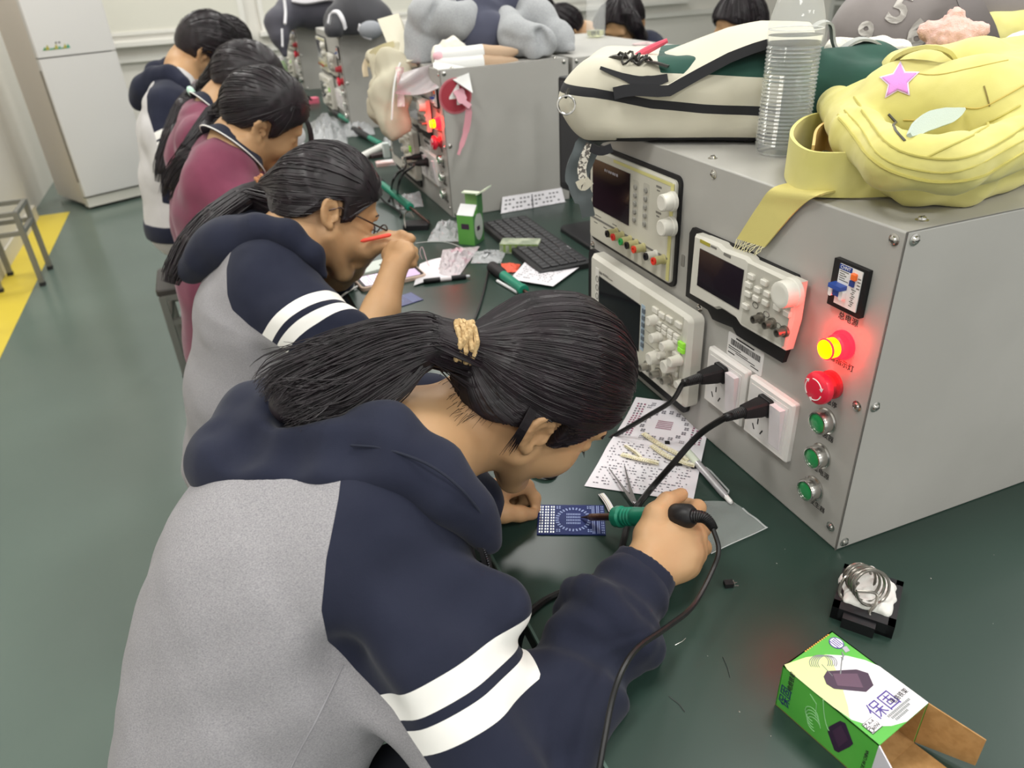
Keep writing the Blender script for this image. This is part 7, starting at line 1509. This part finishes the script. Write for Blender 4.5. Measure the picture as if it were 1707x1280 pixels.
# keyboard
ka, kb, kc_ = desk(988, 446), desk(878, 368), desk(955, 452); d = (kb - ka) * [1, 1, 0]; kl = float(np.linalg.norm(d)); X = frame((ka[0], ka[1], DZ), d, (-d[1], d[0], 0)); kw = .135
kbd = thing('keyboard', 'black computer keyboard lying along the gap between the first two boxes', 'keyboard', X @ V(kl / 2, kw / 2, 0)); m = MB(X); m.prism(rrect(0, 0, kl, kw, .006), .0005, .016, inset=.003); m.build('case', M('keyboard_black', '#222224', .5), kbd); m = MB(X)
km = M('key_black', '#2f2f32', .4)
for r in range(5):
    for c in range(19): m2 = MB(X); m2.prism(rrect(.008 + c * (kl - .016) / 19 + .0012, .012 + r * .023, .008 + (c + 1) * (kl - .016) / 19 - .0012, .012 + r * .023 + .0205, .002), .0155, .021, inset=.002); m2.build('key', km, kbd, None)
# monitor edge-on between the first two boxes
mo = thing('monitor', 'black monitor standing edge-on between the first two equipment boxes', 'monitor', (.885, 1.62, DZ)); X = frame(on('x', .86, 930, 132) * [1, 1, 0] + [0, 0, .83], np.array([.10, -.50, 0]), (0, 0, 1)); ms = M('monitor_black', '#39393c', .45); mb_ = M('monitor_bezel', '#222225', .4)
m = MB(X); m.prism(rrect(0, 0, .50, .29, .008), -.022, 0, inset=.002); m.build('casing', mb_, mo); m = MB(X); m.box((.010, .018, 0), (.49, .28, .001)); m.build('screen', ms, mo); m = MB(X); m.box((.20, -.06, -.045), (.30, .12, -.022)); m.build('neck', mb_, mo); m = MB(); m.prism(rrect(.80, 1.52, .97, 1.76, .02), DZ + .0005, DZ + .012, inset=.003); m.build('foot', mb_, mo)
MB(X).box((.012, .0, .0), (.48, .006, .002)).build('lower_bezel', mb_, mo)
# printed strip along the second box, irons and small clutter before it
SP = [on('z', DZ, 834, 357), on('z', DZ, 944, 337), on('y', 2.004, 936, 312), on('y', 2.004, 838, 337)]; ps = thing('printed_strip', 'long printed paper strip lying along the side of the second box', 'paper', np.mean(SP, 0)); z0 = lambda s, t: .0005 + max(0, t - .25) / .75 * (.8 * (SP[2][2] - DZ) + .2 * (SP[3][2] - DZ)); MB().sheet(curled(SP, z0), .0004).build('sheet', paper, ps)
marks(SP, z0, [(.05 + k * .06, .15 + .2 * j, .035, .08) for k in range(15) for j in range(4) if (k * 3 + j) % 4] + [(.48, .1, .02, .8)], ps, M('leaflet_ink', '#6d6b70', .8))
X, m = slab('', desk(695, 380), .07, .05, .016, -.4, None, '', ''); st_ = thing('soldering_iron_stand', 'black iron stand in front of the student with glasses', 'iron stand', desk(695, 380)); m.build('tray', M('tray_black', '#17161a', .5), st_); m = MB(X); m.box((-.028, -.018, .016), (.028, .018, .0165)); m.build('well', blk2, st_); m = MB(); m.tube(spline([desk(676, 380, .015), desk(674, 360, .03), desk(682, 352, .045), desk(690, 362, .03)], 16), .0016, 6); m.build('wire_coil', coil, st_)
iron(desk(716, 372, .016), desk(628, 300, .05), 'green soldering iron resting on the stand before the student with glasses', bl=.2, cordpts=[desk(622, 310, .04), desk(640, 335, .005), desk(665, 352, .004), desk(668, 362, .004)])
crumple('plastic_bag', [desk(662, 350), desk(706, 345), desk(700, 320), desk(655, 330)], .02, foil, 'small clear bag under the resting green iron', 'plastic bag', 12, 11)
for (u, v, pts, lb) in ((.418, .132, [at(676, 278, 2.06), at(662, 290, 2.06), at(654, 305, 2.09), desk(652, 322, .004), desk(648, 335, .004)], 'rear black plug of the pair in the second box'), (.470, .125, [at(690, 276, 2.02), at(672, 290, 2.02), at(664, 310, 2.06), desk(663, 330, .004), desk(668, 345, .004)], 'front black plug of the pair in the second box')):
    Xp = cap_frame(1.14 + 1.523) @ Matrix.Translation((u, v, .0098)); t = thing('power_plug', lb, 'plug', Xp @ V(0, 0, .02)); m = MB(Xp); m.prism(rrect(-.0125, -.0125, .0125, .0125, .004), 0, .006); m.lathe([(.011, .006), (.009, .03), (.0065, .036), (.005, .06)], (0, 0, 0), (0, 0, 1), 12); m.build('plug_body', blk2, t); cable('cord', [np.array(Xp @ V(0, 0, .055))] + pts, .0034, cord_m, '', 40, parent=t)
m = MB(); a, b = desk(602, 262, .014), desk(640, 243, .014); m.cyl(a, b, .0145, n=16); m.alone('paper_roll', M('roll_white', '#e3e2dc', .6), 'white paper roll lying below the tote bag', 'roll')
X, m = slab('', desk(629, 262), .06, .035, .014, .3, None, '', ''); tag(rebase(m.build('dark_box', M('dark_brown_box', '#3c2f2f', .5), None)), 'small dark box under the white paper roll', 'box')
X, m = slab('', desk(644, 275), .075, .045, .014, -.15, None, '', ''); t = thing('tissue_pack', 'small pink and white tissue pack in front of the second box', 'tissue pack', desk(644, 275)); m.build('pack', M('tissue_pink', '#ddb9b4', .4, var=(30, '#e7e0e2', .45, .55)), t); MB(X).box((-.02, -.006, .014), (.02, .006, .0155)).build('opening', M('tissue_white', '#efeeee', .6), t)
m = MB(Matrix.Translation(V(desk(645, 262)))); m.prism(rrect(-.012, -.012, .012, .012, .003), .0003, .055, inset=.002); m.alone('white_case', M('pale_mint', '#d5dedb', .4), 'small upright white case beside the tissue pack', 'case')
iron(desk(662, 256, .016), desk(588, 214, .016), 'green and black iron lying in front of the second box, nearer one', bl=.7)
iron(desk(604, 216, .02), desk(556, 186, .045), 'green and black iron propped on a clear bag, farther one', bl=.4)
crumple('plastic_bag', [desk(515, 250), desk(580, 245), desk(575, 200), desk(515, 205)], .09, foil, 'large crinkled clear bag beyond the student with glasses', 'plastic bag', 18, 13)
crumple('plastic_bag', [desk(570, 230), desk(625, 225), desk(620, 200), desk(570, 205)], .05, foil, 'clear bag between the irons and the third box', 'plastic bag', 14, 14)
crumple('plastic_bag', [desk(640, 245), desk(668, 243), desk(665, 228), desk(640, 230)], .03, foil, 'clear bag under the hanging tote', 'plastic bag', 10, 15)
SP = [desk(490, 262), desk(520, 256), desk(545, 236), desk(505, 240)]; MB().sheet(curled(SP, lambda s, t: .002), .0005).alone('paper_sheet', paper, 'white sheet by the face of the student in maroon', 'paper')
m = MB(Matrix.Translation(V(desk(608, 186)))); m.lathe([(.022, .0003), (.026, .06), (.0275, .062)], (0, 0, 0), (0, 0, 1), 20, 0); m.lathe([(.028, .062), (.028, .075), (.025, .077)], (0, 0, 0), (0, 0, 1), 20, 1); m.alone('cup', [M('cup_green', '#7fa98a', .5), M('cup_lid', '#dfe3e0', .4)], 'pale green cup with a white lid against the side of the third box', 'cup')
iron(desk(487, 148, .02), desk(531, 112, .085), 'green iron with black end leaning near the third box', bl=.8)
X, m = slab('', desk(522, 172), .06, .05, .03, .2, None, '', ''); tag(rebase(m.build('pink_pouch', M('pink_pouch', '#dd6f86', .6), None)), 'small bright pink pouch before the third box', 'pouch')
X, m = slab('', desk(508, 172), .05, .05, .035, -.2, None, '', ''); tag(rebase(m.build('white_box', M('box_white', '#d9dad8', .5), None)), 'small white box to the left of the pink pouch', 'box')
m = MB(); m.tube(spline([desk(494, 170, .004), desk(498, 163, .05), desk(510, 160, .06), desk(519, 166, .03)], 20), .006, 8); m.alone('headband', blk2, 'black hoop of a headset behind the white box', 'headset')
bc = desk(452, 150); wbm = thing('bottle', 'white bottle with a red label on the far bench', 'bottle', bc); m = MB(); m.lathe([(.03, .0003), (.032, .004), (.032, .15), (.02, .18), (.014, .19), (.014, .2)], bc, (0, 0, 1), 20); m.build('shell', M('bottle_white', '#dfe0de', .35), wbm); m = MB(); m.lathe([(.0325, .06), (.0325, .095)], bc, (0, 0, 1), 20); m.build('label', M('label_red', '#c9443c', .5), wbm)
bc = desk(478, 148); gbt = thing('bottle', 'green bottle to the right of the white one on the far bench', 'bottle', bc); m = MB(); m.lathe([(.028, .0003), (.03, .004), (.03, .13), (.018, .16), (.013, .17)], bc, (0, 0, 1), 20); m.build('shell', M('bottle_green', '#9db58c', .35), gbt); m = MB(); m.lathe([(.0145, .165), (.0145, .19)], bc, (0, 0, 1), 16); m.build('cap', M('cap_white', '#e8e8e8', .4), gbt); m = MB(); m.lathe([(.0305, .03), (.0305, .07)], bc, (0, 0, 1), 20); m.build('label', M('label_pale', '#cfd8c6', .5), gbt)
p = on('x', .30, 448, 70) ; X = Matrix.Translation((.3, 7.0, DZ)); m = MB(X); m.box((-.12, -.1, .0003), (.08, .1, .22), 0); m.box((-.06, -.1005, .10), (.0, -.1, .17), 1); m.alone('white_case', [M('box_white', '#d9dad8', .5), M('label_pale2', '#eeeeea', .5)], 'white boxed device at the far end of the bench', 'case')
# a stool under each student on the near row, wall panel and tube light beyond
black_seat = M('stool_seat', '#3f3b38', .6)
for (x, y, lb) in ((-.2, .63, 'stool under the nearest student'), (-.09, 1.42, 'stool under the student with glasses'), (-.09, 2.02, 'stool under the student in maroon whose face shows'), (-.1, 2.58, 'stool under the farther student in maroon'), (-.2, 3.02, 'stool under the boy in the hooded top'), (-.14, 3.74, 'stool under the student in white')):
    stool(x, y, .375, .28, lb, 0, black_seat)
pp = on('x', 6.85, 1428, 12); X = frame((6.85, pp[1], pp[2]), (0, -1, 0), (0, 0, 1)); pn_ = MB(X); pn_.prism(rrect(-.35, -.25, .35, .3, .02), 0, .05, 0); 
for k in range(3): pn_.box((-.28 + k * .2, -.18, .05), (-.12 + k * .2, .02, .056), 1); pn_.box((-.28 + k * .2, .06, .05), (-.12 + k * .2, .24, .056), 1)
pn_.alone('wall_panel', [M('panel_grey', '#c6c6c2', .5), M('panel_dark', '#84857f', .5)], 'pale grey control panel with dark grilles on the far wall', 'wall panel')
